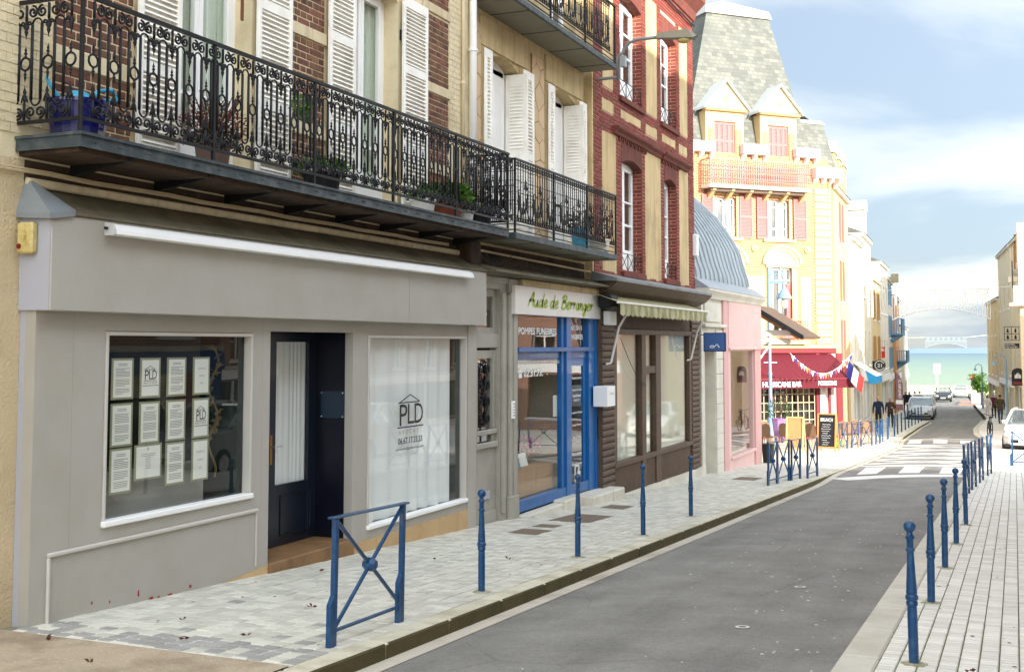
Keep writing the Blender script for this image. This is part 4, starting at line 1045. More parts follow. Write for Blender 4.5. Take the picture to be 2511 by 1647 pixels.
# ================================================================== stone house with the blue shop
H2 = thing('stone_townhouse', 'ochre stone house with white folding shutters and two iron balconies above blue shop', 'house', (XW, 16.8, gl(16.8)))
op2 = [(15.05, 16.2, 3.12, 5.80), (17.52, 18.70, 3.12, 5.80), (15.05, 16.2, 6.35, 9.0), (17.52, 18.70, 6.35, 9.0)]
A['ochre'] = pmat('ochre rendered stone', lin(206, 184, 138), 0.85, 0.12, 1.4, 0.4, 40, stain=(lin(150, 125, 84), 0.5, 0.9), streak=(lin(140, 116, 78), 0.4))
A['crazy'] = pmat('pinkish crazy paving stone', lin(210, 182, 144), 0.85, 0.12, 6, 0.4, 50, obj=0.08)
A['crazy_joint'] = pmat('brown mortar ridge', lin(150, 112, 74), 0.9, 0.15, 9)
wall_boxes(MB(), XW, XW - .32, 14.43, 19.2, 2.55, 10.2, op2).build('wall', A['ochre'], H2)
MB().box(XW - 7, XW - .32, 19.18, 19.3, -1, 10.2).build('side_wall', A['plaster'], H2)
MB().prism([(XW - 4.5, 10.2), (XW + .25, 10.2), (XW + .25, 10.3), (XW - 4.5, 12.4)], 'y', 14.43, 19.2).build('roof', A['slate'], H2)
for (ya, yb, za, zb) in op2[:2]:
    french_window(H2, ya, yb, za, zb - .06, XW - .22, curtain=False)
    pts = [(ya, zb), (yb, zb)] + [(yb - (yb - ya) * i / 8, zb - .13 + .13 * math.sin(math.pi * i / 8)) for i in range(0, 9)]
    MB().prism(pts[::-1], 'x', XW - .21, XW - .002).build('arch_head', A['ochre'], H2)
    # lintel block
    MB().cbox(XW, XW + .03, ya - .28, yb + .28, zb - .001, zb + .42, .006).build('lintel', A['ochre'], H2)
for (ya, yb, za, zb) in op2[2:]: french_window(H2, ya, yb, za, zb - .06, XW - .22, curtain=False)
# pilasters beside the openings and crazy-paving panels between
for (ya, yb) in ((14.78, 15.05), (16.2, 16.62), (17.22, 17.52), (18.7, 19.2)):
    MB().cbox(XW, XW + .035, ya, yb, 3.1, 5.78, .006).build('pilaster', A['ochre'], H2)
def hexclip(pts, y0, y1, z0, z1):
    def clip(p, f, inter):
        out = []
        for i in range(len(p)):
            a, c = p[i - 1], p[i]
            if f(c):
                if not f(a): out.append(inter(a, c))
                out.append(c)
            elif f(a): out.append(inter(a, c))
        return out
    iy = lambda v: (lambda a, c: (v, a[1] + (c[1] - a[1]) * (v - a[0]) / (c[0] - a[0])))
    iz = lambda v: (lambda a, c: (a[0] + (c[0] - a[0]) * (v - a[1]) / (c[1] - a[1]), v))
    for f, it in ((lambda p: p[0] >= y0, iy(y0)), (lambda p: p[0] <= y1, iy(y1)), (lambda p: p[1] >= z0, iz(z0)), (lambda p: p[1] <= z1, iz(z1))):
        if pts: pts = clip(pts, f, it)
    return pts
def crazy(parent, y0, y1, z0, z1, s=.19):
    MB().box(XW, XW + .018, y0, y1, z0, z1).build('joint_bed', A['crazy_joint'], parent)
    jit = {}
    def J(a, c):
        k = (round(a, 3), round(c, 3))
        if k not in jit: jit[k] = (a + rnd.uniform(-.055, .055), c + rnd.uniform(-.06, .06))
        return jit[k]
    r = 0; z = z0 - s
    while z < z1 + s:
        y = y0 - s + (s * .866 if r % 2 else 0)
        while y < y1 + s:
            pts = [J(y + s * math.cos(R(30 + 60 * i)), z + s * math.sin(R(30 + 60 * i))) for i in range(6)]
            cy = sum(p[0] for p in pts) / 6; cz = sum(p[1] for p in pts) / 6
            pts = [(cy + (p[0] - cy) * .945, cz + (p[1] - cz) * .945) for p in pts]
            q = hexclip(pts, y0 + .008, y1 - .008, z0 + .008, z1 - .008)
            if len(q) > 2: MB().prism(q[::-1], 'x', XW + .012, XW + .024 + rnd.uniform(0, .005)).build('stone', A['crazy'], parent)
            y += s * 1.732
        z += s * 1.5; r += 1
crazy(H2, 16.66, 17.18, 3.1, 6.1); crazy(H2, 14.52, 14.76, 3.1, 6.1)
# folding shutters
def fshutter(y0, y1, x=XW + .05): return shutter(H2, y0, y1, 3.17, 5.75, x, (3.6, 4.45), .052, True, .03, 'shutter', False, .075)
fshutter(14.79, 15.05); fshutter(16.21, 16.62); fshutter(17.25, 17.52); fshutter(18.71, 19.06)
for yy in (16.17, 18.67):     # leaf turned into the opening
    b = MB(); b.box(XW - .20, XW + .16, yy - .03, yy, 3.17, 5.66)
    o = b.build('shutter', A['shutter'], H2); l = MB(); 
    for zz in [3.35 + i * .052 for i in range(42)]:
        if abs(zz - 3.6) < .06 or abs(zz - 4.45) < .06: continue
        l._add([(XW - .13, yy - .031, zz + .026), (XW + .09, yy - .031, zz + .026), (XW + .09, yy - .046, zz), (XW - .13, yy - .046, zz)], [(0, 3, 2, 1)])
    l.build('slats', A['shutter'], o)
# ---- balconies
def leaf_cluster(b, y, z, s, n=7):
    for i in range(n):
        a = rnd.uniform(0, 6.28); p = (0, y + s * .6 * math.cos(a) * rnd.random(), z + s * rnd.uniform(-.8, .8))
        b.ball(p, s * rnd.uniform(.14, .3), 6, 4, 0, (.35, 1, rnd.uniform(.8, 1.6)))
        b.tube([(0, y, z - s), (0, y + .5 * s * math.cos(a), z), p], .005, 4)
def rail2_module(h):
    b = MB(); p = .54
    for k in range(6): b.bar((0, k * p / 6, .14), (0, k * p / 6, h - .02), .011)
    for k in range(5): b.bar((0, 0, .22 + k * .16), (0, p, .22 + k * .16), .008)
    for k in range(6):
        y = (k + .5) * p / 6; b.tube([(0, y + .022 * math.cos(a), h - .075 + .03 * math.sin(a)) for a in [6.283 * i / 9 for i in range(10)]], .006, 4)
        b.tube([(0, y + .022 * math.cos(a), .17 + .03 * math.sin(a)) for a in [6.283 * i / 9 for i in range(10)]], .006, 4)
    for (y, z, s) in ((.12, .42, .12), (.30, .36, .10), (.42, .48, .13), (.2, .28, .09), (.36, .66, .08)): leaf_cluster(b, y, z, s)
    b.tube([(0, .05, .2), (0, .14, .34), (0, .1, .55), (0, .2, .62)], .008, 5); b.tube([(0, .5, .2), (0, .38, .36), (0, .45, .6), (0, .33, .7)], .008, 5)
    return b
def balcony2(z, y0, y1, name):
    e_ = MB().cbox(XW + .001, XB, y0, y1, z - .10, z - .01, .01); fl = e_.build('balcony_slab', A['steel'], H2)
    for k in range(4):
        yk = y0 + (k + .6) * (y1 - y0) / 4; MB().box(XW + .005, XB - .02, yk - .012, yk + .012, z - .112, z - .1001).build('soffit_joint', A['dark'], fl)
    MB().box(XW + .005, XB - .03, y0 + .03, y1 - .03, z - .108, z - .1005).build('soffit', pmat('grey soffit board', lin(128, 124, 106), .8, .1, 1.2, stain=(lin(100, 94, 74), .4, .8)), fl)
    h = 1.0; r_ = MB()
    for zz in (.02, .10): r_.box(XB - .03, XB - .014, y0 + .02, y1 - .01, z + zz, z + zz + .014); r_.box(XW + .01, XB - .03, y0 + .02, y0 + .034, z + zz, z + zz + .014)
    r_.box(XB - .04, XB - .004, y0 + .01, y1, z + h - .025, z + h); r_.box(XW + .01, XB - .04, y0 + .012, y0 + .042, z + h - .025, z + h)
    for k in range(4): r_.box(XW + .01, XB - .03, y0 + .02, y0 + .03, z + .22 + k * .2, z + .23 + k * .2)
    ro = r_.build('balcony_railing', A['iron'], H2)
    for k in range(4):
        yk = y0 + .02 + k * (y1 - y0 - .04) / 3; MB().box(XB - .036, XB - .008, yk - .012, yk + .012, z - .01, z + h - .025).build('railing_post', A['iron'], ro)
    me = rail2_module(h).mesh('railing_panel', A['iron'], True); yk = y0 + .04
    while yk < y1 - .3: put('railing_panel', me, ro, loc=(XB - .022, yk, z)); yk += .54
    for k in (0,): 
        o = put('railing_panel', me, ro, loc=(XB - .06, y0 + .026, z)); o.rotation_euler = (0, 0, math.pi / 2)
balcony2(3.144, 14.59, 19.02, 'lower'); balcony2(6.405, 14.42, 19.04, 'upper')
t = pot('teal_pot', 'teal blue pot at right of the lower lattice balcony', -6.34, 17.8, 3.144, .13, .15, .34, 'cyan'); foliage(t, -6.34, 17.8, 3.48, 120, .18, .3, 'leaf_dark', .07, .02)
t = pot('cream_planter', 'cream planter with reddish shrub at the end of lattice balcony', -6.34, 18.56, 3.144, .2, .23, .22, 'whitestone'); foliage(t, -6.34, 18.56, 3.36, 240, .24, .6, 'leaf_red', .06, .016, 1, 12)
# drain pipes between the houses
def pipe(name, label, x, y, z0, z1, r_, mat, clips=3):
    t = thing(name, label, 'drainpipe', (x, y, z0), group='drainpipes between the townhouses')
    MB().tube([(x, y, z0), (x, y, z1)], r_, 10).build('pipe', A[mat], t, smooth=True)
    for k in range(clips):
        z = z0 + (k + .6) * (z1 - z0) / clips; MB().tube([(x, y, z), (x, y, z + .03)], r_ * 1.25, 10).build('clip', A[mat], t)
pipe('drainpipe', 'broad white drainpipe between the brick and stone townhouses', XW + .07, 14.40, 3.14, 9.3, .052, 'white', 4)
pipe('conduit_pipe', 'thin cream conduit left of the white drainpipe', XW + .03, 14.17, 3.14, 9.3, .026, 'creambrick', 5)
# stub of the party wall below the balconies, dark, and the cables
MB().cbox(XW, XW + .20, 14.06, 14.40, 2.62, 3.0, .02).build('pier', A['dark_brick'], H2)
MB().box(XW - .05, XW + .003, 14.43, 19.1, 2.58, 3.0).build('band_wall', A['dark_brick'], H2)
MB().tube([(XW + .12, 14.45, 2.90), (XW + .12, 16.8, 2.88), (XW + .12, 19.0, 2.86), (XW + .2, 19.35, 2.80)], .016, 7).build('conduit', A['plaster'], H2)
for k in range(4):
    MB().tube([(XW + .16, 14.3 + k * .3 + i * .14, 2.9 - .17 * math.sin(i / 9 * math.pi) - .04 * k) for i in range(10)], .004, 4).build('loose_cable', A['black'], H2)
# ---- grey house door with an iron grille
XG = -6.66
wall_boxes(MB(), XG + .06, XG - .10, 14.31, 15.74, gl(15) - .3, 2.56, [(14.40, 15.18, -.80, 2.40)]).build('door_surround', A['grey_door'], H2)
fr_ = MB()
for (ya, yb) in ((15.20, 15.30), (15.43, 15.54), (15.58, 15.72)): fr_.cbox(XG + .058, XG + .10, ya, yb, -.70, 2.35, .008)
fr_.cbox(XG + .058, XG + .11, 15.40, 15.73, 2.36, 2.56, .01); fr_.cbox(XG + .058, XG + .12, 15.40, 15.74, -.86, -.5, .01)
fr_.build('pilaster', A['grey_door'], H2)
dd = MB(); dd.box(XG - .05, XG - .005, 14.400, 15.180, -.80, .26); dd.box(XG - .05, XG - .005, 14.400, 14.549, .26, 1.55); dd.box(XG - .05, XG - .005, 15.031, 15.180, .26, 1.55); dd.box(XG - .05, XG - .005, 14.549, 15.031, 1.44, 1.55)
dd.cbox(XG - .06, XG + .03, 14.344, 15.217, 1.58, 1.77, .012); dd.box(XG - .05, XG - .005, 14.400, 15.180, 1.77, 1.86); dd.box(XG - .05, XG - .005, 14.400, 14.511, 1.86, 2.40); dd.box(XG - .05, XG - .005, 15.069, 15.180, 1.86, 2.40); dd.box(XG - .05, XG - .005, 14.511, 15.069, 2.29, 2.40)
dd.cbox(XG - .006, XG + .03, 14.419, 15.161, .40, .47, .012); dd.cbox(XG - .006, XG + .045, 14.419, 15.161, .22, .30, .012); dd.cbox(XG - .006, XG + .02, 14.419, 15.161, -.82, -.64, .006)
dd.cbox(XG - .006, XG + .014, 14.493, 14.530, .48, 1.52, .004); dd.cbox(XG - .006, XG + .014, 15.041, 15.078, .48, 1.52, .004)
gd = dd.build('house_door', A['grey_door'], H2)
MB().quad((XG - .03, 14.530, .3), (XG - .03, 15.041, .3), (XG - .03, 15.041, 1.45), (XG - .03, 14.530, 1.45)).build('pane', A['glass_dark'], gd)
MB().quad((XG - .03, 14.511, 1.86), (XG - .03, 15.069, 1.86), (XG - .03, 15.069, 2.29), (XG - .03, 14.511, 2.29)).build('pane', A['glass_dark'], gd)
MB().box(XG - .5, XG - .45, 14.251, 15.273, -.8, 2.4).build('hallway', A['dark'], gd)
gr = MB()
for s_ in (-1, 1):
    for (cz, r_) in ((.62, .10), (.86, .11), (1.08, .11), (1.30, .10)):
        gr.tube([(0, 14.795 + s_ * .11 + p[1], cz + p[2]) for p in spiral(0, 0, r_, 1.5, math.pi / 2 * s_, s_)], .011, 5)
    gr.tube([(0, 14.795 + s_ * .02, .52), (0, 14.795 + s_ * .1, .75), (0, 14.795, .98), (0, 14.795 + s_ * .1, 1.2), (0, 14.795 + s_ * .02, 1.42)], .011, 5)
    gr.bar((0, 14.795 + s_ * .25, .48), (0, 14.795 + s_ * .25, 1.45), .014)
gr.xf(Matrix.Translation((XG - .014, 0, 0))).build('iron_grille', A['iron'], gd)
MB().cbox(XG + .001, XG + .010, 14.669, 14.948, -.47, -.36, .003).build('letter_slot', A['grey_side'], gd)
t = thing('intercom', 'slim pale intercom panel right of the grille door', 'intercom', (XG + .10, 15.52, .75))
MB().cbox(XG + .10, XG + .125, 15.47, 15.57, .58, .83, .006).build('panel', A['white'], t)
for k in range(5): MB().box(XG + .125, XG + .129, 15.495, 15.545, .62 + k * .04, .635 + k * .04).build('button', A['inkgrey'], t)
# cornice, sign and zinc of the blue shop
XBL = -6.62
MB().prism([(XW, 2.58), (XW, 2.75), (XBL + .32, 2.625), (XBL + .32, 2.60), (XBL + .05, 2.57)], 'y', 14.36, 19.25).build('sloping_roof', A['zinc_dirty'], H2)
MB().cbox(XBL - .05, XBL + .14, 15.76, 19.33, 2.475, 2.57, .012).build('cornice', A['ochre'], H2)
MB().cbox(XBL - .05, XBL + .05, 14.32, 15.76, 2.475, 2.57, .012).build('cornice', A['grey_door'], H2)
sg = thing('shop_sign_board', 'white fascia board with yellow-green script above the blue shop', 'sign', (XBL + .1, 17.4, 2.06))
MB().cbox(XBL + .03, XBL + .12, 15.49, 19.29, 2.06, 2.472, .004).build('board', A['sign_white'], sg)
# brush-script lettering drawn as ribbons
GL = {
 'A': [[(0, 0), (.25, .55), (.5, 1.0), (.52, .6), (.55, .02)], [(.08, .38), (.35, .45), (.62, .42)]],
 'u': [[(.05, .5), (.02, .15), (.12, .02), (.3, .2), (.38, .5)], [(.38, .5), (.34, .12), (.42, .02), (.52, .12)]],
 'd': [[(.4, .45), (.2, .5), (.05, .22), (.14, .02), (.32, .14), (.42, .5), (.5, 1.0)], [(.44, .55), (.38, .1), (.46, .02), (.56, .12)]],
 'e': [[(.05, .22), (.28, .3), (.34, .44), (.22, .52), (.06, .3), (.12, .04), (.28, .03), (.44, .16)]],
 'B': [[(.12, .02), (.22, .5), (.32, .98)], [(.05, .8), (.3, 1.0), (.6, .95), (.55, .68), (.28, .54), (.6, .45), (.55, .1), (.25, -.02), (.05, .1)]],
 'r': [[(.02, .4), (.12, .52), (.12, .02)], [(.12, .25), (.24, .48), (.36, .46)], [(.36, .46), (.4, .4)]],
 'a': [[(.36, .44), (.18, .5), (.04, .22), (.12, .02), (.28, .12), (.38, .46), (.36, .1), (.42, .02), (.52, .12)]],
 'n': [[(.02, .42), (.1, .5), (.08, .02)], [(.08, .2), (.24, .48), (.34, .44), (.32, .08), (.4, .02), (.48, .12)]],
 'g': [[(.36, .44), (.18, .5), (.04, .24), (.12, .06), (.28, .14), (.38, .48), (.32, -.1), (.2, -.42), (.04, -.34), (.2, -.12), (.46, .1)]],
}
ADV = {'A': .66, 'u': .52, 'd': .56, 'e': .42, 'B': .68, 'r': .40, 'a': .50, 'n': .48, 'g': .48, ' ': .30}
def smooth_pts(p, n=5):
    out = []
    for i in range(len(p) - 1):
        p0, p1, p2, p3 = p[max(i - 1, 0)], p[i], p[i + 1], p[min(i + 2, len(p) - 1)]
        for k in range(n):
            t_ = k / n; f = lambda a, b_, c_, d_: .5 * ((2 * b_) + (-a + c_) * t_ + (2 * a - 5 * b_ + 4 * c_ - d_) * t_ ** 2 + (-a + 3 * b_ - 3 * c_ + d_) * t_ ** 3)
            out.append((f(p0[0], p1[0], p2[0], p3[0]), f(p0[1], p1[1], p2[1], p3[1])))
    return out + [p[-1]]
def script_word(txt, x, y0, z0, w, h):
    tot = sum(ADV[c] for c in txt); sx = w / tot; b = MB(); cur = 0
    for c in txt:
        for st_ in GL.get(c, []):
            pts = smooth_pts(st_); 
            P = [(y0 + (cur + q[0] + .18 * q[1]) * sx, z0 + q[1] * h) for q in pts]; n = len(P)
            L_, R_ = [], []
            for i, (yy, zz) in enumerate(P):
                q0, q1 = P[max(i - 1, 0)], P[min(i + 1, n - 1)]; dy, dz = q1[0] - q0[0], q1[1] - q0[1]; dl = math.hypot(dy, dz) or 1
                wd = .021 * (0.6 + .5 * math.sin(math.pi * (i + .5) / n)); ny, nz = -dz / dl * wd * 1.35, dy / dl * wd
                L_.append((x, yy - ny, zz - nz)); R_.append((x, yy + ny, zz + nz))
            for i in range(n - 1): b.quad(L_[i], L_[i + 1], R_[i + 1], R_[i])
        cur += ADV[c]
    return b
script_word('Aude de Berranger', XBL + .1225, 15.95, 2.185, 2.88, .205).build('lettering', A['green_letter'], sg)
# blue joinery
sp = MB()
X0, X1 = XBL - .06, XBL + .02
for (ya, yb, za, zb, ex) in ((15.76, 19.12, -.78, -.62, .02), (15.76, 15.82, -.62, 2.06, 0), (17.62, 17.76, -.62, 2.06, 0), (17.76, 17.99, -.79, 2.06, .035), (18.84, 19.12, -.80, 2.06, .03), (15.76, 19.12, 1.515, 1.585, .045), (15.82, 17.62, 1.40, 1.515, -.03), (17.99, 18.84, 1.40, 1.515, -.01)):
    sp.cbox(X0, X1 + ex, ya, yb, za, zb, .006)
bs_ = sp.build('blue_joinery', A['blue'], H2)
MB().cbox(X0, XBL + .07, 19.125, 19.62, -.86, 2.06, .006).build('blue_pier', A['blue'], H2)
MB().box(XBL + .071, XBL + .073, 19.2, 19.5, .02, .40).build('hatch', A['black'], H2)
w2 = thing('temp', 'x', 'x') if False else None
def pane(parent, x, y0, y1, z0, z1, m='glass'): return MB().quad((x, y0, z0), (x, y1, z0), (x, y1, z1), (x, y0, z1)).build('pane', A[m], parent)
pane(bs_, XBL - .02, 15.82, 17.62, -.62, 1.40); pane(bs_, XBL - .02, 15.82, 17.62, 1.585, 2.06); pane(bs_, XBL - .02, 17.99, 18.84, 1.585, 2.06)
# glazed door
bd = MB(); bd.cbox(XBL - .05, XBL, 17.995, 18.14, -.78, 1.40, .004); bd.cbox(XBL - .05, XBL, 18.70, 18.835, -.78, 1.40, .004); bd.box(XBL - .048, XBL - .002, 18.14, 18.70, -.78, -.62); bd.box(XBL - .048, XBL - .002, 18.14, 18.70, 1.28, 1.40)
bdo = bd.build('door', A['blue'], H2); pane(bdo, XBL - .02, 18.14, 18.70, -.62, 1.28)
gx = XBL - .017
facade_text('POMPES FUNEBRES', gx, 15.93, 1.775, 1.56, .105, A['letter_white'], bs_, bold=.03)
facade_text('ARTISAN', gx, 18.12, 1.86, .56, .085, A['letter_white'], bs_, bold=.025); facade_text('MARBRIER', gx, 18.12, 1.71, .62, .085, A['letter_white'], bs_, bold=.025)
facade_text('EXPOSITION COUVERTE DE MONUMENTS A ANGERVILLE', gx, 15.92, 1.335, 1.70, .05, A['letter_white'], bs_, bold=.02)
facade_text('02.31.73.', gx, 16.13, 1.145, .77, .12, A['letter_white'], bs_, bold=.03)
ph = MB(); ph._add([(gx, 15.93, 1.14), (gx, 16.07, 1.14), (gx, 16.06, 1.21), (gx, 15.94, 1.21)], [(0, 1, 2, 3)]); ph.poly([(gx, 15.90 + .10 + .10 * math.cos(a), 1.215 + .055 * math.sin(a)) for a in [math.pi * i / 8 for i in range(9)]])
ph.build('phone_symbol', A['letter_white'], bs_); MB().box(gx - .001, gx, 17.07, 17.10, 1.165, 1.19).build('mark', A['letter_white'], bs_)
for s_, z, w_ in (('Chambre Funeraire', 1.06, .46), ('Transport de Corps', .86, .46), ('Toutes Distances', .77, .40), ('24h/24 7j/7', .69, .28), ('Organisation d Obseques', .49, .54), ('Contrat Obseques', .29, .42), ('Tous vos Travaux', .10, .40), ('de Cimetiere', .02, .32), ('Pierres tombales', -.17, .46), ('Monuments Funeraires', -.34, .46)):
    facade_text(s_, gx, 18.42 - w_ / 2, z, w_, .045, A['letter_white'], bdo, bold=.02)
MB().box(gx - .001, gx, 18.27, 18.57, -.50 + .0, -.492).build('rule', A['letter_white'], bdo)
ic = MB()
for p, q in (((18.33, -.98 + .35), (18.33, -.90 + .55)), ((18.33, -.35), (18.50, -.35)), ((18.50, -.35), (18.50, -.42)), ((18.33, -.63), (18.47, -.63)), ((18.47, -.63), (18.56, -.45)), ((18.52, -.40), (18.42, -.55))): ic.bar((gx, *p), (gx, *q), .02)
ic.build('note_symbol', A['letter_white'], bdo); facade_text('Devis gratuit', gx, 18.22, -.76 + .05, .42, .06, A['letter_white'], bdo, bold=.02)
# inside the blue shop
MB().box(XBL - 2.4, XBL - 2.35, 15.6, 19.3, -.8, 2.1).build('room_wall', A['dark'], bs_); MB().box(XBL - 2.35, XBL - .1, 19.25, 19.3, -.8, 2.1).build('room_wall', A['dark'], bs_)
MB().box(XBL - 2.35, XBL - .1, 15.6, 15.65, -.8, 2.1).build('room_wall', A['dark_green'], bs_); MB().box(XBL - 2.35, XBL - .1, 15.6, 19.3, 2.08, 2.12).build('room_ceiling', A['dark'], bs_)
MB().box(XBL - 2.35, XBL - .1, 15.6, 19.3, -.84, -.80).build('room_floor', A['dark'], bs_)
for k in range(2): MB().cbox(XBL - .16, XBL - .13, 15.82, 17.64, -.62 + k * .20, -.425 + k * .20, .004).build('plank', A['plank'], bs_)
MB().box(XBL - .9, XBL - .12, 15.82, 17.64, -.25, -.22).build('display_shelf', A['plank'], bs_)
for i, (y, w_, h_, m_, lab) in enumerate(((16.55, .13, .26, 'cyan', 'pale blue card standing on the display shelf'), (16.85, .3, .2, 'paper', 'open white book plaque on the display shelf'), (16.2, .16, .2, 'ochre', 'small tan plaque at left of the display shelf'), (16.45, .16, .12, 'black', 'small dark plaque on the display shelf'))):
    o = MB().box(-.015, 0, -w_ / 2, w_ / 2, 0, h_).build('display_plaque', A[m_], None, loc=(XBL - .3, y, -.22)); o.rotation_euler = (0, R(-15), R(10 * (i - 1)))
    tag(o, lab, 'plaque')
t = thing('flower_arrangement', 'pink and dark red flower arrangement in the blue shop window', 'flowers', (XBL - .4, 17.2, -.22)); b = MB(); b2 = MB()
for i in range(45): b.ball((XBL - .4 + rnd.uniform(-.12, .12), 17.2 + rnd.uniform(-.2, .2), .05 + rnd.uniform(-.12, .14)), rnd.uniform(.02, .045), 6, 4)
b.build('blooms', pmat('pink red petals', lin(150, 50, 66), .7, .2, 9, island=.4), t)
for i in range(60): b2.leaf((XBL - .4, 17.2, -.1), (rnd.uniform(-.6, .6), rnd.uniform(-1, 1), rnd.uniform(0, 1)), .2, .03)
b2.build('leaves', A['leaf_dark'], t)
t = MB().box(XBL - .06, XBL - .055, 17.44, 17.61, .50, .83).build('paper_notice', A['paper']); tag(t, 'narrow white paper taped inside the blue shop window', 'notice')
# mail box sign on the pier
t = thing('letter_box', 'white letter box fixed to the blue pier', 'letter box', (XBL + .1, 19.3, .6))
MB().cbox(XBL + .075, XBL + .33, 18.98, 19.40, .585, .925, .006).build('body', A['white'], t); facade_text('Le Courrier', XBL + .332, 19.1, .78, .22, .05, A['inkgrey'], t)
# stone threshold blocks
for (xa, xb_, ya, yb, z) in ((-6.6, -6.42, 15.76, 17.2, -.80), (-6.6, -6.38, 17.2, 18.05, -.76), (-6.62, -6.22, 18.05, 19.05, -.80), (-6.6, -6.19, 19.07, 19.60, -.80)):
    MB().cbox(xa, xb_, ya, yb, gl(yb) - .1, z + .0, .02).build('threshold_stone', A['whitestone'], H2)

# ================================================================== red brick house with the brown shop
XC = -6.60; X3 = -6.50
H3 = thing('red_brick_house', 'red brick house with cream panels above brown log-clad shop', 'house', (XC, 22.7, gl(22.7)))
op3 = [(20.80, 22.09, 2.97, 5.10), (23.69, 24.65, 2.97, 5.10), (20.72, 22.12, 6.22, 8.20), (23.50, 24.72, 6.22, 8.20)]
wall_boxes(MB(), XC, XC - .35, 19.2, 26.18, 2.4, 9.5, op3).build('wall', A['mortar'], H3)
MB().box(XC - 9, XC - .35, 26.0, 26.18, -1.2, 9.5).build('side_wall', A['mortar'], H3); MB().box(XC - 9, XC - .35, 19.2, 19.4, 2.4, 9.5).build('side_wall', A['ochre'], H3)
MB().box(XC - .14, XC + .002, 19.14, 19.20, 2.4, 9.3).build('corner_strip', A['ochre'], H3)
MB().prism([(XC - 5, 9.9), (XC + .3, 9.9), (XC + .3, 10.0), (XC - 5, 13)], 'y', 19.2, 26.3).build('roof', A['slate'], H3)
cream = [(19.66, 20.45, 2.9, 5.43), (22.30, 23.43, 2.9, 5.43), (24.88, 25.66, 2.9, 5.43), (19.67, 20.33, 5.78, 6.0), (20.76, 22.03, 5.80, 5.98), (22.38, 23.18, 5.79, 6.0), (23.56, 24.60, 5.80, 6.0), (24.90, 25.60, 5.79, 6.0), (19.7, 20.3, 6.22, 8.6), (22.42, 23.20, 6.22, 8.6), (24.98, 25.66, 6.22, 8.6)]
A['cream_panel'] = pmat('cream render panel', lin(206, 180, 134), 0.85, 0.12, 1.5, 0.4, 45, stain=(lin(150, 132, 96), 0.45, 1.3), streak=(lin(128, 112, 80), 0.4))
for (ya, yb, za, zb) in cream: MB().cbox(XC, XC + .010, ya, yb, za, zb, .003).build('cream_panel', A['cream_panel'], H3)
blk = cream + [(a - .0, c + .0, z0, z1 + .36) for a, c, z0, z1 in op3] + [(20.2, 25.7, 5.43, 5.60)]
lst = brick_list(19.2, 26.18, 2.86, 9.4, blk, .0725, .225, .014, 'running')
emit_bricks(lst, XC + .012, .012, H3, A['red_brick'], A['red_brick_i'], 300, lambda t: (abs(t[1] - 4.9) + (t[0] - 19.2) * .25))
# window surrounds: reveal bricks, soldier arches, sills
for i, (ya, yb, za, zb) in enumerate(op3):
    rv = MB()
    z = za; k = 0
    while z < zb - .02:
        for (p, q) in (((XC - .175, XC + .008),) if k % 2 == 0 else ((XC - .175, XC - .12), (XC - .108, XC + .008))):
            rv.box(p, q, yb - .004, yb + .002, z + .005, z + .0665); rv.box(p, q, ya - .002, ya + .004, z + .005, z + .0665)
        z += .0725; k += 1
    stuff(rv.build('reveal_bricks', A['red_brick_i'], H3))
    n = 15; ar = MB()
    for j in range(n):
        t0 = (j + .06) / n; t1 = (j + .94) / n; f = lambda t_: zb - .10 + .10 * math.sin(math.pi * t_)
        y_0, y_1 = ya + (yb - ya) * t0, ya + (yb - ya) * t1
        ar._add([(XC - .17, y_0, f(t0)), (XC - .17, y_1, f(t1)), (XC + .014, y_1, f(t1)), (XC + .014, y_0, f(t0)), (XC - .17, y_0, zb + .30), (XC - .17, y_1, zb + .30), (XC + .014, y_1, zb + .30), (XC + .014, y_0, zb + .30)],
                [(3, 2, 1, 0), (4, 5, 6, 7), (0, 1, 5, 4), (1, 2, 6, 5), (2, 3, 7, 6), (3, 0, 4, 7)])
    ar.build('brick_arch', A['red_brick_s'], H3)
    sl = MB(); m_ = 14
    for j in range(m_):
        a = ya - .08 + (yb - ya + .16) * j / m_; sl.cbox(XC - .17, XC + .07, a + .003, a + (yb - ya + .16) / m_ - .003, za - .10, za - .005, .005)
    sl.build('brick_sill', A['red_brick_s'], H3)
    w_ = french_window(H3, ya + .002, yb - .002, za, zb - .03, XC - .18, rail=za + .95, curtain=False)
    MB().box(XC - .2, XC - .16, ya + .1, yb - .1, za + 1.35, za + 1.38).build('glazing_bar', A['white'], w_)
    # little guard rail with a cross
    gu = MB(); h = .34
    for zz in (.03, h): gu.bar((XC - .02, ya, za + zz), (XC - .02, yb, za + zz), .012)
    y_m = [ya + (yb - ya) * k_ / 3 for k_ in range(4)]
    for p, q in zip(y_m, y_m[1:]): gu.bar((XC - .02, p, za + .03), (XC - .02, q, za + h), .009); gu.bar((XC - .02, q, za + .03), (XC - .02, p, za + h), .009)
    for p in y_m: gu.bar((XC - .02, p, za), (XC - .02, p, za + h + .02), .014)
    gu.build('window_guard', A['iron'], w_)
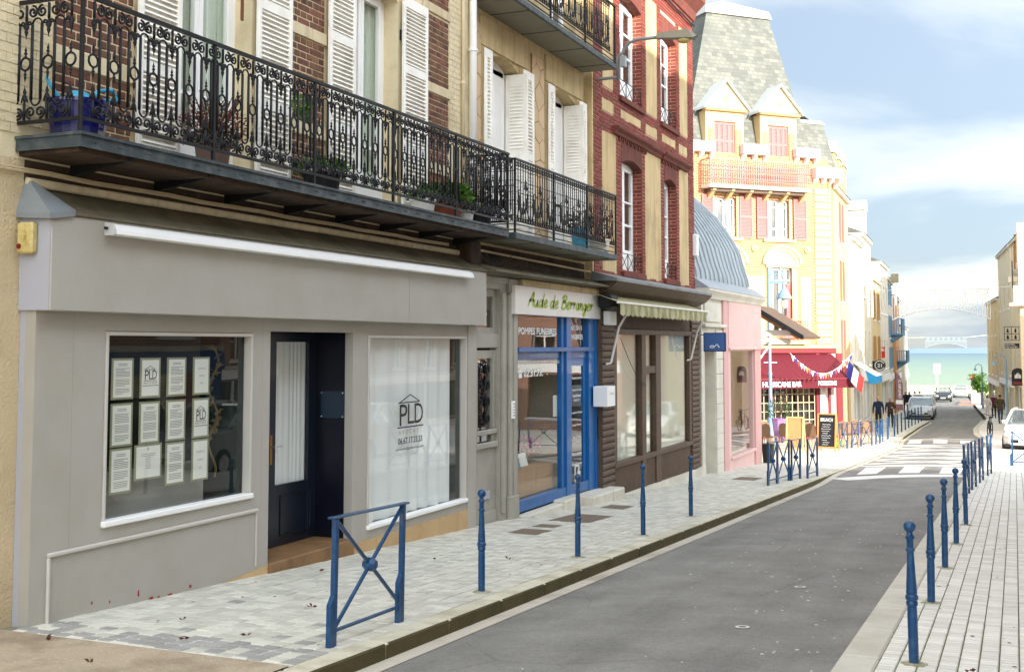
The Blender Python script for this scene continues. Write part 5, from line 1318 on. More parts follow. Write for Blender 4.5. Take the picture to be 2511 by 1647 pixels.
# storey cornice and dentils
for (ya, yb, dx) in ((20.22, 22.35, .03), (22.35, 23.42, 0), (23.42, 25.55, .03)):
    MB().prism([(XC, 5.43), (XC + .04 + dx, 5.44), (XC + .06 + dx, 5.49), (XC + .12 + dx, 5.53), (XC + .13 + dx, 5.565), (XC, 5.59)], 'y', ya, yb).build('brick_cornice', A['red_brick_s'], H3)
dn = MB()
for (a, c) in ((20.6, 22.3), (23.5, 24.85)):
    k = 0
    while a + k * .12 < c: dn.cbox(XC, XC + .045, a + k * .12, a + k * .12 + .055, 5.39 if k % 2 else 5.36, 5.44, .004); k += 1
dn.build('dentils', A['red_brick_s'], H3)
MB().prism([(XC, 9.0), (XC + .05, 9.02), (XC + .1, 9.2), (XC + .3, 9.4), (XC + .32, 9.6), (XC, 9.7)], 'y', 19.2, 26.25).build('top_cornice', A['red_brick_s'], H3)
for k in range(2): MB().tube([(XC + .06, 22.5 + i * .37, 8.9 - k * .03 + .012 * math.sin(i * 2)) for i in range(11)], .012, 5).build('cable', A['black'], H3)
MB().cbox(XC, XC + .12, 26.0, 26.14, 3.6, 4.1, .02).build('meter_box', A['white'], H3)
# ---- wall street lamp on a bracket
t = thing('wall_street_lamp', 'grey street lamp on a curved bracket from the brick wall', 'street lamp', (XC, 19.4, 6.25))
MB().tube([(XC, 19.4, 6.25), (-6.21, 19.4, 6.255)], .028, 8).build('arm', A['zinc'], t)
MB().tube([(-6.21, 19.4, 6.20), (-6.21, 19.4, 6.62), (-6.12, 19.4, 6.67), (-6.09, 19.4, 6.75), (-6.0, 19.4, 6.84), (-5.85, 19.4, 6.885), (-5.46, 19.4, 6.885)], .03, 8).build('bracket', A['zinc'], t, smooth=True)
MB().cbox(-6.15, -6.06, 19.35, 19.45, 6.42, 6.62, .01).build('ballast_box', A['zinc_light'], t)
MB()._add([(-5.5, 19.33, 6.86), (-4.86, 19.30, 6.80), (-4.86, 19.50, 6.80), (-5.5, 19.47, 6.86), (-5.5, 19.35, 6.95), (-4.95, 19.34, 6.97), (-4.95, 19.46, 6.97), (-5.5, 19.45, 6.95), (-4.80, 19.36, 6.84), (-4.80, 19.44, 6.84)],
          [(3, 2, 1, 0), (4, 5, 6, 7), (0, 1, 5, 4), (2, 3, 7, 6), (3, 0, 4, 7), (1, 8, 5), (8, 9, 6, 5), (9, 2, 6), (1, 2, 9, 8)]).build('lamp_head', pmat('weathered grey lamp', lin(134, 128, 112), .6, .15, 8), t)
MB().ball((-5.02, 19.4, 6.79), .12, 12, 7, 0, (1.1, .7, .5)).build('lamp_glass', pmat('yellowed lens', lin(190, 170, 110), .3, .1, 6), t, smooth=True)
# ---- brown shop
s3 = MB()  # shop front and awning coordinates scaled about the camera to a deeper plane
for (ya, yb, za, zb, dx) in ((19.92, 25.38, 1.81, 1.91, .03), (19.92, 25.38, -.54, -.45, .04), (19.92, 20.10, -.45, 1.81, .02), (21.60, 21.87, -1.18, 1.81, .03), (22.55, 22.90, -1.18, 1.81, .03), (25.2, 25.38, -.45, 1.81, .02), (21.87, 22.55, 1.07, 1.21, .02), (19.92, 26.15, -1.27, -1.12, .04)):
    s3.cbox(X3 - .08, X3 + dx, ya, yb, za, zb, .008)
bj = s3.build('brown_joinery', A['brownwood'], H3)
for (ya, yb, za, zb) in ((20.10, 21.60, -.45, 1.81), (21.87, 22.55, -.45, 1.07), (21.87, 22.55, 1.21, 1.81), (22.90, 25.2, -.45, 1.81)): pane(bj, X3 - .04, ya, yb, za, zb, 'glass_dirty')
MB().quad((X3 - .10, 19.95, -.5), (X3 - .10, 25.35, -.5), (X3 - .10, 25.35, 1.9), (X3 - .10, 19.95, 1.9)).build('blind', pmat('beige paper blind', lin(238, 236, 224), .9, .05, .8, stain=(lin(210, 204, 186), .3, .8)), bj)
for (pa, pb) in ((20.0, 21.58), (21.9, 22.54), (22.92, 25.3)):
    rb = MB().box(X3 - .035, X3 - .012, pa, pb, -1.12, -.54); y = pa + .01
    while y < pb - .05: rb.cbox(X3 - .03, X3 + .008, y, y + .045, -1.12, -.54, .006); y += .06
    rb.build('beaded_panel', A['brownwood'], H3)
rb = MB().box(X3 - .035, X3 - .012, 19.95, 25.35, 1.91, 2.46); y = 19.97
while y < 25.3: rb.cbox(X3 - .03, X3 + .004, y, y + .03, 1.915, 2.455, .006); y += .045
rb.build('beaded_fascia', A['brownwood'], H3); MB().box(XC + .001, X3 - .036, 19.27, 26.1, 1.9, 2.47).build('fascia_board', A['brownwood'], H3)
lg = MB().prism([(0, 0), (.028, .012), (.038, .052), (.028, .098), (0, .110)], 'y', 0, .66).mesh('log_board', A['brownwood']); lg2 = MB().prism([(0, 0), (.028, .012), (.038, .052), (.028, .098), (0, .110)], 'y', 0, .72).mesh('log_board', A['brownwood'])
for k in range(31):
    if -.85 + k * .1128 < 2.40: put('log_board', lg, H3, loc=(X3, 19.25, -.85 + k * .1128))
    if -1.08 + k * .1128 < 2.40: put('log_board', lg2, H3, loc=(X3, 25.39, -1.08 + k * .1128))
MB().box(XC + .001, X3 - .001, 19.25, 19.92, -.84, 2.47).build('side_panel', A['brownwood'], H3); MB().box(XC + .001, X3 - .001, 25.39, 26.1, -1.06, 2.47).build('side_panel', A['brownwood'], H3)
MB().box(XC, X3 - .08, 19.27, 26.5, gl(24) - .5, -.80).build('inner_plinth', A['whitestone'], H3)
MB()._add([(X3 + .05, 19.9, gl(19.9) - .1), (X3 + .05, 26.5, gl(26.5) - .1), (X3 + .05, 26.5, -1.10), (X3 + .05, 26.0, -1.10), (X3 + .05, 20.4, -1.03), (X3 - .1, 26.5, gl(26.5) - .1), (X3 - .1, 26.5, -1.10), (X3 - .1, 19.9, -1.03)], [(0, 1, 2, 3, 4), (1, 5, 6, 2), (4, 3, 2, 6, 7)]).build('plinth', A['whitestone'], H3)
# wooden cornice with zinc top
MB().prism([(XC, 2.475), (X3 + .02, 2.475), (X3 + .20, 2.56), (X3 + .33, 2.69), (X3 + .33, 2.71), (XC, 2.71)], 'y', 19.15, 26.02).build('shop_cornice', A['brownwood'], H3)
MB().prism([(XC, 2.71), (X3 + .36, 2.705), (X3 + .37, 2.75), (XC, 2.88)], 'y', 19.05, 25.9).build('zinc_ledge', A['zinc'], H3)
# small awning with scalloped valance
aw = thing('striped_awning', 'small faded olive striped awning over the brown shop window', 'awning', (X3, 22, 2.2))
XA = X3 + .47; A['olive2'] = pmat('pale awning stripe', lin(178, 172, 136), .9, .15, 6, stain=(lin(140, 136, 96), .5, 4))
for k in range(31):
    ya = 18.9 + k * .2; yb = ya + .2
    if yb > 25.02: break
    v = MB(); n = 4
    v.quad((X3 + .05, ya, 2.475), (XA - .02, ya, 2.335), (XA - .02, yb, 2.335), (X3 + .05, yb, 2.475))
    zs = lambda t_: 2.095 + .035 * abs(math.cos(math.pi * t_))
    for i in range(n):
        t0, t1 = i / n, (i + 1) / n; p_, q_ = ya + .2 * t0, ya + .2 * t1; x0_, x1_ = XA + .02 * math.sin((k + t0) * 1.9), XA + .02 * math.sin((k + t1) * 1.9)
        v.quad((x0_, p_, zs(t0)), (x1_, q_, zs(t1)), (XA, q_, 2.32), (XA, p_, 2.32))
    v.build('valance', A['olive' if k % 2 else 'olive2'], aw)
MB().tube([(XA, 18.75, 2.325), (XA, 25.05, 2.325)], .018, 8).build('front_bar', A['sign_white'], aw)
for y in (19.45, 24.95):
    MB().tube([(XA - .02, y + .15, 2.30), (X3 + .25, y + .05, 1.92), (X3 + .12, y, 1.31), (X3 + .05, y - .06, 1.29)], .02, 6).build('arm', A['sign_white'], aw)
MB().cbox(X3 + .04, X3 + .28, 19.0, 19.4, 2.24, 2.47, .03).build('roller_end', A['black'], aw)
t = thing('white_junction_box', 'small white box hanging under the left end of the striped awning', 'junction box', (X3 + .1, 19.4, 2.0)); MB().cbox(X3 + .04, X3 + .16, 19.28, 19.66, 1.96, 2.2, .01).build('case', A['white'], t)
MB().tube([(X3 + .05, 20.2 + i * .16, 1.75 - .9 * math.sin(i / 10 * 1.45)) for i in range(11)], .006, 5).build('loose_wire', A['black'], aw)
# ================================================================== pink pavilion with a curved zinc roof
XP = -6.47  # pavilion, hanging sign and porch canopy numbers were enlarged about the camera position
H4 = thing('pink_pavilion', 'low pink shop with white stone doorway and curved ribbed zinc roof', 'building', (XP, 29.5, gl(29.5)))
wall_boxes(MB(), XP, XP - .3, 26.24, 28.26, -1.7, 2.68, [(26.53, 27.53, -1.42, 1.51)]).build('stone_front', A['whitestone'], H4)
MB().box(XP - .6, XP - .55, 26.4, 27.7, -1.5, 1.6).build('doorway', A['dark'], H4)
MB().cbox(XP - .5, XP - .45, 26.53, 27.53, -1.42, 1.51, .01).build('door', A['whitestone'], H4)
b = MB(); b.cbox(XP, XP + .10, 26.27, 28.39, 2.02, 2.10, .015); b.cbox(XP, XP + .04, 26.45, 28.1, 2.15, 2.60, .01)
b.build('stone_moulding', A['whitestone'], H4)
for k in range(10): MB().cbox(XP, XP + .03, 27.57, 28.24, -1.52 + k * .35, -1.18 + k * .35, .008).build('quoin', A['whitestone'], H4)
pts = [(27.03 + .6 * math.cos(a), 1.5 + .4 * math.sin(a)) for a in [math.pi * i / 10 for i in range(11)]]
MB().prism(pts, 'x', XP, XP + .05).build('arch', A['whitestone'], H4)
wall_boxes(MB(), XP, XP - .3, 28.26, 32.77, -2.0, 1.51, [(29.2, 31.92, -1.15, 1.46)]).build('pink_front', A['pink'], H4)
MB().cbox(XP - .02, XP + .07, 28.75, 32.8, 1.53, 2.68, .01).build('pink_fascia', A['pink'], H4); MB().box(XP - .02, XP + .05, 28.27, 28.75, -1.7, 2.68).build('pink_pilaster', A['pink_dark'], H4); MB().box(XP - .02, XP + .05, 31.97, 32.76, -1.95, 1.5).build('pink_pilaster', A['pink_dark'], H4)
MB().cbox(XP - .01, XP + .10, 28.75, 32.82, 1.49, 1.56, .01).build('pink_moulding', A['pink'], H4); MB().cbox(XP - .1, XP + .06, 29.1, 32.0, -1.20, -1.13, .008).build('sill', A['pink'], H4)
MB().box(XP - 6, XP - .3, 32.65, 32.76, -2.2, 2.75).build('side_wall', A['pink'], H4)
pane(H4, XP - .04, 29.2, 31.92, -1.15, 1.46); MB().box(XP - 2.5, XP - 2.45, 28.6, 32.6, -1.6, 1.6).build('room_wall', A['plank'], H4); MB().box(XP - 2.45, XP - .3, 28.6, 32.6, 1.5, 1.55).build('room_ceiling', A['dark'], H4)
for k in range(4): MB().box(XP - 1.9, XP - 1.6, 29.5 + k * .65, 29.95 + k * .65, -1.5, -.75 + .5 * (k % 2)).build('shelf_unit', A['wood_light' if k % 2 else 'dark_green'], H4)
MB().prism([(XP - .3, 2.68), (XP + .08, 2.68), (XP + .12, 2.76), (XP + .2, 2.85), (XP + .2, 2.90), (XP - .3, 2.90)], 'y', 26.2, 32.92).build('cornice', A['whitestone'], H4)
MB().prism([(XP - .3, 2.90), (XP + .21, 2.902), (XP - .17, 3.16), (XP - .3, 3.16)], 'y', 26.2, 32.93).build('zinc_skirt', A['zinc_light'], H4)
dp = [(-6.64, 3.16), (-6.66, 3.34), (-6.74, 3.57), (-6.87, 4.07), (-7.04, 4.41), (-7.23, 4.70), (-7.50, 5.08), (-7.79, 5.37), (-8.11, 5.65), (-8.56, 5.95), (-9.2, 6.25), (-9.94, 6.4)]
MB().prism([(-9.94, 3.1), (dp[0][0], 3.1)] + dp, 'y', 26.22, 32.2).build('curved_roof', A['zinc_light'], H4)
for k in range(13): MB().tube([(x + .012, 26.5 + k * .46, z + .008) for x, z in dp], .028, 6).build('standing_seam', A['zinc_light'], H4)
MB().tube([(x + .012, 32.2, z + .012) for x, z in dp], .05, 6).build('roof_edge', A['zinc_light'], H4)
# projecting blue sign
t = thing('blue_hanging_sign', 'small square blue sign with a white squiggle projecting from pink shop', 'sign', (XP, 26.1, 1.7))
MB().cbox(-6.39, -5.89, 26.1, 26.18, 1.47, 1.89, .01).build('frame', pmat('dark blue frame', lin(20, 26, 96), .5, .1, 3), t)
MB().box(-6.37, -5.91, 26.093, 26.10, 1.49, 1.87).build('face', pmat('blue sign face', lin(70, 104, 160), .5, .1, 3), t)
sq = MB(); sq.tube([(-6.19 + .05 * math.cos(i * .9), 26.09, 1.575 + .025 * math.sin(i * .9)) for i in range(8)] + [(-6.08, 26.09, 1.63), (-6.03, 26.09, 1.56)], .012, 5); sq.build('squiggle', A['letter_white'], t)
MB().bar((XP, 26.14, 1.84), (-6.37, 26.14, 1.84), .02).build('bracket', A['iron'], t)
# wooden porch roof beyond
H5 = thing('porch_canopy', 'dark edged sloping porch roof with exposed wood rafters past the pink shop', 'canopy', (-6.9, 34, gl(34)))
MB().prism([(-6.92, 2.78), (-5.44, 1.85), (-5.46, 1.79), (-6.92, 2.68)], 'y', 33.7, 37.2).build('roof_boards', A['brownwood'], H5); MB().prism([(-6.92, 2.84), (-5.39, 1.88), (-5.39, 1.77), (-5.45, 1.77), (-6.92, 2.72)], 'y', 33.6, 33.7).build('barge_board', A['iron'], H5)
for k in range(7): MB().prism([(-6.87, 2.66), (-5.6, 1.86), (-5.6, 1.77), (-6.87, 2.53)], 'y', 34.0 + k * .5, 34.08 + k * .5).build('rafter', A['wood_light'], H5)
MB().cbox(-6.87, -5.8, 33.9, 34.05, 1.87, 2.04, .01).build('beam', A['sign_white'], H5); MB().cbox(-6.87, -5.8, 33.9, 34.0, 1.62, 1.80, .01).build('beam', A['whitestone'], H5)
MB().tube([(-6.87, 33.8, .92), (-6.28, 33.8, 1.73)], .03, 6).build('brace', A['sign_white'], H5)
MB().box(-12, -7.9, 33.6, 37.6, gl(37) - .3, 2.6).build('wall', A['whitestone'], H5)
# ================================================================== corner tower house with the bar (own frame: x along its front, y inwards)
C45 = math.sqrt(.5)
H6 = thing('corner_tower_house', 'yellow stone and brick corner house with tall slate tower roof above maroon bar', 'house', (-9.4, 50.0, 0.0), R(45), local=True)
A['tower_brick'] = brick_wall_mat('orange brick far', lin(178, 104, 78), lin(158, 88, 66), lin(206, 172, 124), .22, .07, .012)
def slate_mat():
    m = brick_wall_mat('slate courses far', lin(112, 114, 106), lin(90, 92, 88), lin(78, 80, 76), .26, .17, .006); return m
A['slates'] = slate_mat()
GB = -2.35
def lbox(name, mat, x0, x1, y0, y1, z0, z1, parent=H6, c=0.0):
    b = MB(); (b.cbox(x0, x1, y0, y1, z0, z1, c) if c else b.box(x0, x1, y0, y1, z0, z1)); return b.build(name, A[mat], parent)
# front wall with openings; walls behind
def wall_uz(b, y0, y1, x0, x1, z0, z1, ops):
    xs = sorted({x0, x1, *[o[0] for o in ops], *[o[1] for o in ops]})
    for a, c in zip(xs, xs[1:]):
        m_ = (a + c) / 2; z = z0
        for (p, q) in sorted([(o[2], o[3]) for o in ops if o[0] < m_ < o[1]]):
            if p > z + 1e-4: b.box(a, c, y0, y1, z, p)
            z = max(z, q)
        if z < z1 - 1e-4: b.box(a, c, y0, y1, z, z1)
    return b
opT = [(-2.64, -1.58, 6.1, 7.72), (.02, 1.04, 6.1, 7.72), (.08, 1.18, 2.1, 4.85), (-2.6, -1.5, 2.1, 4.85)]
wall_uz(MB(), 0, .3, -7.0, 3.1, 1.45, 9.4, opT).build('front_wall', A['tower_brick'], H6)
wall_uz(MB(), .02, .3, -7.0, 3.1, GB - 1, 1.45, [(-1.2, 2.2, -1.9, -.1)]).build('bar_front', A['maroon'], H6)
MB().prism([(3.1, 0), (3.6, .35), (3.45, .6), (3.1, .3)], 'z', 1.45, 9.4).build('corner_wall', A['tower_brick'], H6)
# quoins on the right
for k in range(24):
    z = 1.65 + k * .305
    if z + .28 < 8.6: lbox('quoin', 'tower_stone', 2.33, 3.09, -.05, 0, z, z + .27, c=.01)
lbox('corner_post', 'tower_stone', 3.08, 3.16, -.06, .1, 1.5, 8.6)
lbox('string_course', 'tower_stone', -7, 3.15, -.08, 0, 5.86, 5.98, c=.01) if False else None
# stone panels on first floor
for (a, c) in ((1.55, 2.1), (-1.35, -.2)): lbox('stone_panel', 'tower_stone', a, c, -.03, 0, 1.9, 4.5, c=.01)
for (a, c, z0, z1) in opT[:2]:
    lbox('window_surround', 'tower_stone', a - .12, a, -.04, .1, z0 - .05, z1 + .12, c=.01); lbox('window_surround', 'tower_stone', c, c + .12, -.04, .1, z0 - .05, z1 + .12, c=.01)
    lbox('lintel', 'tower_stone', a - .12, c + .12, -.04, 0, z1 + .12, z1 + .32, c=.01); lbox('sill', 'tower_stone', a - .3, c + .3, -.10, 0, z0 - .17, z0 - .05, c=.01)
def twin(a, c, z0, z1, parent=H6):
    b = MB(); t_ = .07; y0, y1 = .14, .2
    for (p, q, r_, s_) in ((a, a + t_, z0, z1), (c - t_, c, z0, z1), ((a + c) / 2 - .06, (a + c) / 2 + .06, z0, z1), (a, c, z1 - t_, z1), (a, c, z0, z0 + t_), (a, c, z0 + (z1 - z0) * .24, z0 + (z1 - z0) * .24 + .05), (a, c, z0 + (z1 - z0) * .80, z0 + (z1 - z0) * .80 + .05)): b.box(p, q, y0, y1, r_, s_)
    o = b.build('window', A['white'], parent)
    MB().quad((a, .18, z0), (c, .18, z0), (c, .18, z1), (a, .18, z1)).build('pane', A['glass_dark'], o); MB().box(a, c, .6, .65, z0, z1).build('room', A['dark'], o)
    k = MB(); k.box(a + .05, a + .3, .24, .25, z0, z1); k.box(c - .3, c - .05, .24, .25, z0, z1); k.build('curtain', A['curtain'], o)
    return o
for (a, c, z0, z1) in opT: twin(a, c, z0, z1)
def slatted(a, c, z0, z1, y=-.05, mid=None, parent=H6, mat='shutter_red'):
    b = MB(); t_ = .06
    b.box(a, a + t_, y - .03, y, z0, z1); b.box(c - t_, c, y - .03, y, z0, z1)
    for m_ in [z0 + .05, z1 - .05] + ([mid] if mid else []): b.box(a + t_, c - t_, y - .028, y, m_ - .05, m_ + .05)
    o = b.build('shutter', A[mat], parent); s_ = MB(); z = z0 + .12
    while z < z1 - .12:
        s_._add([(a + t_, y - .02, z), (c - t_, y - .02, z), (c - t_, y - .002, z + .05), (a + t_, y - .002, z + .05)], [(0, 1, 2, 3)]); z += .058
    s_.build('slats', A[mat], o); return o
for (a, c) in ((-3.27, -2.72), (-1.45, -.83), (-.60, -.06), (1.24, 1.90)): slatted(a, c, 6.05, 7.82, mid=6.95)
# arched heads of the first floor windows, medallions
for cx_ in (-2.05, .66):
    b = MB(); n = 14
    for i in range(n):
        a0, a1 = math.pi * i / n, math.pi * (i + 1) / n
        P = lambda a, r_, y: (cx_ + r_ * math.cos(a), y, 5.0 + r_ * .82 * math.sin(a))
        for (r0, r1, d) in ((.86, 1.02, -.10), (.68, .84, -.06)):
            b.hexa([P(a1, r0, 0), P(a0, r0, 0), P(a0, r0, d), P(a1, r0, d)], [P(a1, r1, 0), P(a0, r1, 0), P(a0, r1, d), P(a1, r1, d)])
    b.build('arch', A['tower_stone'], H6)
    MB().poly([(cx_ + .68 * math.cos(math.pi * i / 12), -.02, 5.0 + .56 * math.sin(math.pi * i / 12)) for i in range(13)]).build('tympanum', A['tower_stone'], H6)
    lbox('lintel', 'tower_stone', cx_ - .85, cx_ + .85, -.09, 0, 4.86, 5.0, c=.01)
for (a, c) in ((-.06, .08), (1.18, 1.33)): lbox('jamb', 'tower_stone', a - .05, c + .05, -.05, 0, 1.9, 4.86, c=.01)
slatted(.92, 1.16, 2.2, 4.2, .1)
A['verdigris'] = pmat('pale green medallion', lin(170, 176, 120), .7, .1, 6)
for u in (-.71, 1.94): b = MB(); b.ball((u, -.04, 5.65), .17, 14, 6, 0, (1, .35, 1)); b.ball((u, -.1, 5.65), .09, 10, 5, 0, (1, .4, 1)); b.build('medallion', A['verdigris'], H6)
# second floor balcony
lbox('balcony_slab', 'lead', -3.28, 1.66, -.72, 0, 8.03, 8.16, c=.03); lbox('balcony_corbel', 'brownwood', -3.1, 1.5, -.5, 0, 7.9, 8.03)
for k in range(6): MB().prism([(0, 8.02), (-.55, 8.02), (-.5, 7.93), (0, 7.6)], 'x', -3.0 + k * .9, -2.85 + k * .9).build('corbel', A['tower_stone'], H6)
def far_rail(x0, x1, y, z0, z1, mat, step=.11, parent=H6):
    b = MB()
    b.box(x0, x1, y - .03, y + .01, z1 - .04, z1); b.box(x0, x1, y - .02, y, z0, z0 + .03); b.box(x0, x1, y - .02, y, z0 + .16, z0 + .18)
    x = x0
    while x < x1:
        b.bar((x, y - .01, z0), (x, y - .01, z1), .024)
        b.tube([(x + .055 + .05 * math.cos(a), y - .01, z0 + (z1 - z0) * .35 + .13 * math.sin(a)) for a in [6.283 * i / 8 for i in range(9)]], .018, 4, cap=False)
        b.tube([(x + .055 + .045 * math.cos(a), y - .01, z0 + (z1 - z0) * .65 + .11 * math.sin(a)) for a in [6.283 * i / 8 for i in range(9)]], .016, 4, cap=False)
        x += step
    return b.build('balcony_railing', A[mat], parent)
far_rail(-3.24, 1.63, -.68, 8.17, 9.24, 'iron_red')
far_rail(.45, 1.70, -.35, 1.76, 2.70, 'iron_red'); lbox('balcony_slab', 'tower_stone', -.4, 1.75, -.4, 0, 1.62, 1.75, c=.02)
b = MB(); b.box(-3.26, -3.22, -.68, 0, 9.2, 9.24); 
for k in range(6): b.bar((-3.24, -.65 + k * .12, 8.17), (-3.24, -.65 + k * .12, 9.22), .016)
b.build('balcony_railing', A['iron_red'], H6)
# cornice boxes on little brackets
for (a, c, z0, z1) in ((-4.4, -2.74, 9.55, 9.98), (-1.39, -.10, 9.56, 9.99), (1.26, 2.48, 9.58, 9.98), (2.24, 3.68, 8.76, 9.2)):
    lbox('gutter_box', 'lead', a, c, -.35, .3, z0, z1, c=.02)
    n = max(3, int((c - a) / .34))
    for k in range(n): u = a + .06 + k * (c - a - .2) / (n - 1); MB().prism([(.25, z0), (-.28, z0), (-.24, z0 - .12), (.25, z0 - .36)], 'x', u, u + .12).build('bracket', A['white'], H6)
lbox('parapet_wall', 'tower_brick', -7, 3.1, -.001, .3, 9.4, 9.6)
# dormers
for cx_ in (-2.1, .57):
    d = MB(); wall_uz(d, -.02, 1.6, cx_ - .92, cx_ + .92, 9.4, 11.35, [(cx_ - .52, cx_ + .50, 9.3, 10.9)]); d.build('dormer_wall', A['tower_stone'], H6)
    for s_ in (-1, 1): lbox('dormer_brick', 'tower_brick', cx_ + (-.80 if s_ < 0 else .52), cx_ + (-.54 if s_ < 0 else .80), -.05, -.02, 9.45, 10.6)
    MB().prism([(cx_ - 1.02, 11.42), (cx_ + 1.02, 11.42), (cx_, 12.5)], 'y', -.15, .0).build('pediment', A['tower_stone'], H6)
    lbox('dormer_cornice', 'tower_brick', cx_ - 1.02, cx_ + 1.02, -.2, .1, 11.33, 11.43)
    for s_ in (-1, 1):
        MB()._add([(cx_ + s_ * 1.12, -.28, 11.36), (cx_, -.28, 12.58), (cx_, 1.9, 12.58), (cx_ + s_ * 1.12, 1.4, 11.36), (cx_ + s_ * 1.12, -.28, 11.46), (cx_, -.28, 12.68), (cx_, 1.9, 12.68), (cx_ + s_ * 1.12, 1.4, 11.46)],
                  [(0, 1, 5, 4), (4, 5, 6, 7), (0, 4, 7, 3), (0, 3, 2, 1)]).build('dormer_roof', A['lead'], H6)
    MB().tube([(cx_ + .1 * math.cos(a), -.16, 11.85 + .1 * math.sin(a)) for a in [6.283 * i / 12 for i in range(13)]], .02, 5).build('oculus', A['verdigris'], H6)
    for (a, c) in ((cx_ - .5, cx_ - .26), (cx_ - .25, cx_ - .01), (cx_ + .0, cx_ + .23), (cx_ + .24, cx_ + .48)): slatted(a, c, 9.35, 10.88, .05, mid=10.1)
    MB().prism([(cx_ - .55, 10.9), (cx_ + .53, 10.9), (cx_ + .4, 11.0), (cx_, 11.04), (cx_ - .42, 11.0)], 'y', -.06, -.02).build('dormer_arch', A['tower_stone'], H6)
# tower roof
rb_ = [(-4.0, .15, 9.6), (2.45, .15, 9.6), (2.45, 5.5, 9.6), (-4.0, 5.5, 9.6)]; rt_ = [(-1.98, 1.5, 16.0), (1.18, 1.5, 16.0), (1.18, 4.0, 16.0), (-1.98, 4.0, 16.0)]
MB().hexa(rb_, rt_).build('tower_roof', A['slates'], H6)
MB().hexa([(-2.1, 1.38, 15.95), (1.3, 1.38, 15.95), (1.3, 4.1, 15.95), (-2.1, 4.1, 15.95)], [(-2.0, 1.5, 16.3), (1.2, 1.5, 16.3), (1.2, 4.0, 16.3), (-2.0, 4.0, 16.3)]).build('ridge_collar', A['lead'], H6)
MB().hexa([(-2.0, 1.5, 16.3), (1.2, 1.5, 16.3), (1.2, 4.0, 16.3), (-2.0, 4.0, 16.3)], [(-.45, 2.7, 16.95), (-.35, 2.7, 16.95), (-.35, 2.8, 16.95), (-.45, 2.8, 16.95)]).build('roof_cap', A['lead'], H6)
MB().tube([(-.4, 2.75, 16.9), (-.4, 2.75, 17.6)], [.10, .05], 8).build('roof_spike', A['lead'], H6)
# lower mansard towards the street
MB()._add([(1.9, .3, 9.3), (3.75, .3, 9.3), (3.55, .9, 11.35), (1.8, .9, 11.35), (1.9, 6, 9.3), (3.75, 6, 9.3), (3.55, 6, 11.35), (1.8, 6, 11.35)], [(0, 1, 2, 3), (1, 5, 6, 2), (3, 2, 6, 7)]).build('mansard', A['slates'], H6)
MB().hexa([(1.7, .85, 11.33), (3.65, .85, 11.33), (3.65, 6, 11.33), (1.7, 6, 11.33)], [(1.8, 1.0, 11.5), (3.5, 1.0, 11.5), (3.5, 6, 11.5), (1.8, 6, 11.5)]).build('mansard_cap', A['lead'], H6)
MB()._add([(1.2, 1.2, 12.6), (3.4, 1.4, 11.5), (3.4, 5, 11.5), (1.2, 5, 12.6)], [(0, 1, 2, 3)]).build('rear_slope', A['slates'], H6)
# ---- ground floor bar
lbox('bar_cornice', 'maroon', -7, 3.3, -.12, .02, 1.25, 1.45, c=.02); lbox('bar_ledge', 'tower_stone', -7, 3.4, -.18, .02, 1.45, 1.60, c=.02)
for (a, c) in ((2.24, 2.44), (2.85, 3.0), (3.3, 3.62)): lbox('bar_post', 'maroon', a, c, -.08, .02, GB - .1, 1.25, c=.01)
lbox('bar_stone', 'pink_dark', 2.98, 3.34, -.03, .02, GB - .1, 1.25)
t_ = lbox('menu_panel', 'sign_white', 2.46, 2.84, -.06, -.02, -1.75, 1.1)
def uz_text(body, u, y, z, w, h, mat, parent, name='lettering', **k):
    M = Matrix(((1, 0, 0, u), (0, 0, -1, y), (0, 1, 0, z), (0, 0, 0, 1)))
    return text_mb(body, w, h, **k).xf(M).build(name, mat, parent)
for i, ch_ in enumerate('COCKTAIL'): uz_text(ch_, 2.58, -.063, .75 - i * .29, .13, .17, A['inkgrey'], t_)
A['glaze'] = pmat('cream glazing bar', lin(176, 166, 136), .6, .05, 4)
# leaded bar windows: cream glazing bars
b = MB()
for i in range(13): u = -1.2 + i * .283; b.box(u - .018, u + .018, -.01, .03, -1.9, -.1)
for j in range(6): z = -1.9 + j * .36; b.box(-1.2, 2.2, -.012, .028, z - .018, z + .018)
b.build('glazing_bars', A['glaze'], H6); lbox('bar_mullion', 'maroon', -.12, .12, -.03, .05, -1.9, -.1)
MB().quad((-1.2, .05, -1.9), (2.2, .05, -1.9), (2.2, .05, -.1), (-1.2, .05, -.1)).build('pane', A['glass_dark'], H6); lbox('bar_room', 'dark', -1.3, 2.3, 1.5, 1.55, -2.2, 0)
# awning
aw = thing('bar_awning', 'large maroon awning lettered along its valance over the bar terrace', 'awning', (-9.4, 50.0, 0.0), R(45), local=True)
b = MB(); b._add([(-3.5, -.02, 1.24), (3.05, -.02, 1.24), (3.45, -1.35, .22), (-3.5, -1.35, .22)], [(0, 3, 2, 1)]); b.build('canvas', A['maroon_cloth'], aw)
for u in (-1.2, .35, 1.9): MB()._add([(u, -.03, 1.245), (u + .03, -.03, 1.245), (u + .32, -1.35, .232), (u + .29, -1.35, .232)], [(0, 3, 2, 1)]).build('seam', A['maroon'], aw)
b = MB(); n = 30
for i in range(n):
    a, c = -3.5 + 6.95 * i / n, -3.5 + 6.95 * (i + 1) / n; b.quad((a, -1.36 + .012 * math.sin(i), -.17), (c, -1.36 + .012 * math.sin(i + 1), -.17), (c, -1.35, .20), (a, -1.35, .20))
b.build('valance', A['maroon_cloth'], aw, smooth=True); b = MB(); b.quad((3.45, -1.35, -.17), (3.1, -.05, -.17), (3.05, -.02, 1.2), (3.45, -1.35, .2)); b.build('awning_side', A['maroon_cloth'], aw)
lb_ = MB().box(-3.5, 3.46, -1.39, -1.34, .19, .235).build('front_bar', A['maroon'], aw)
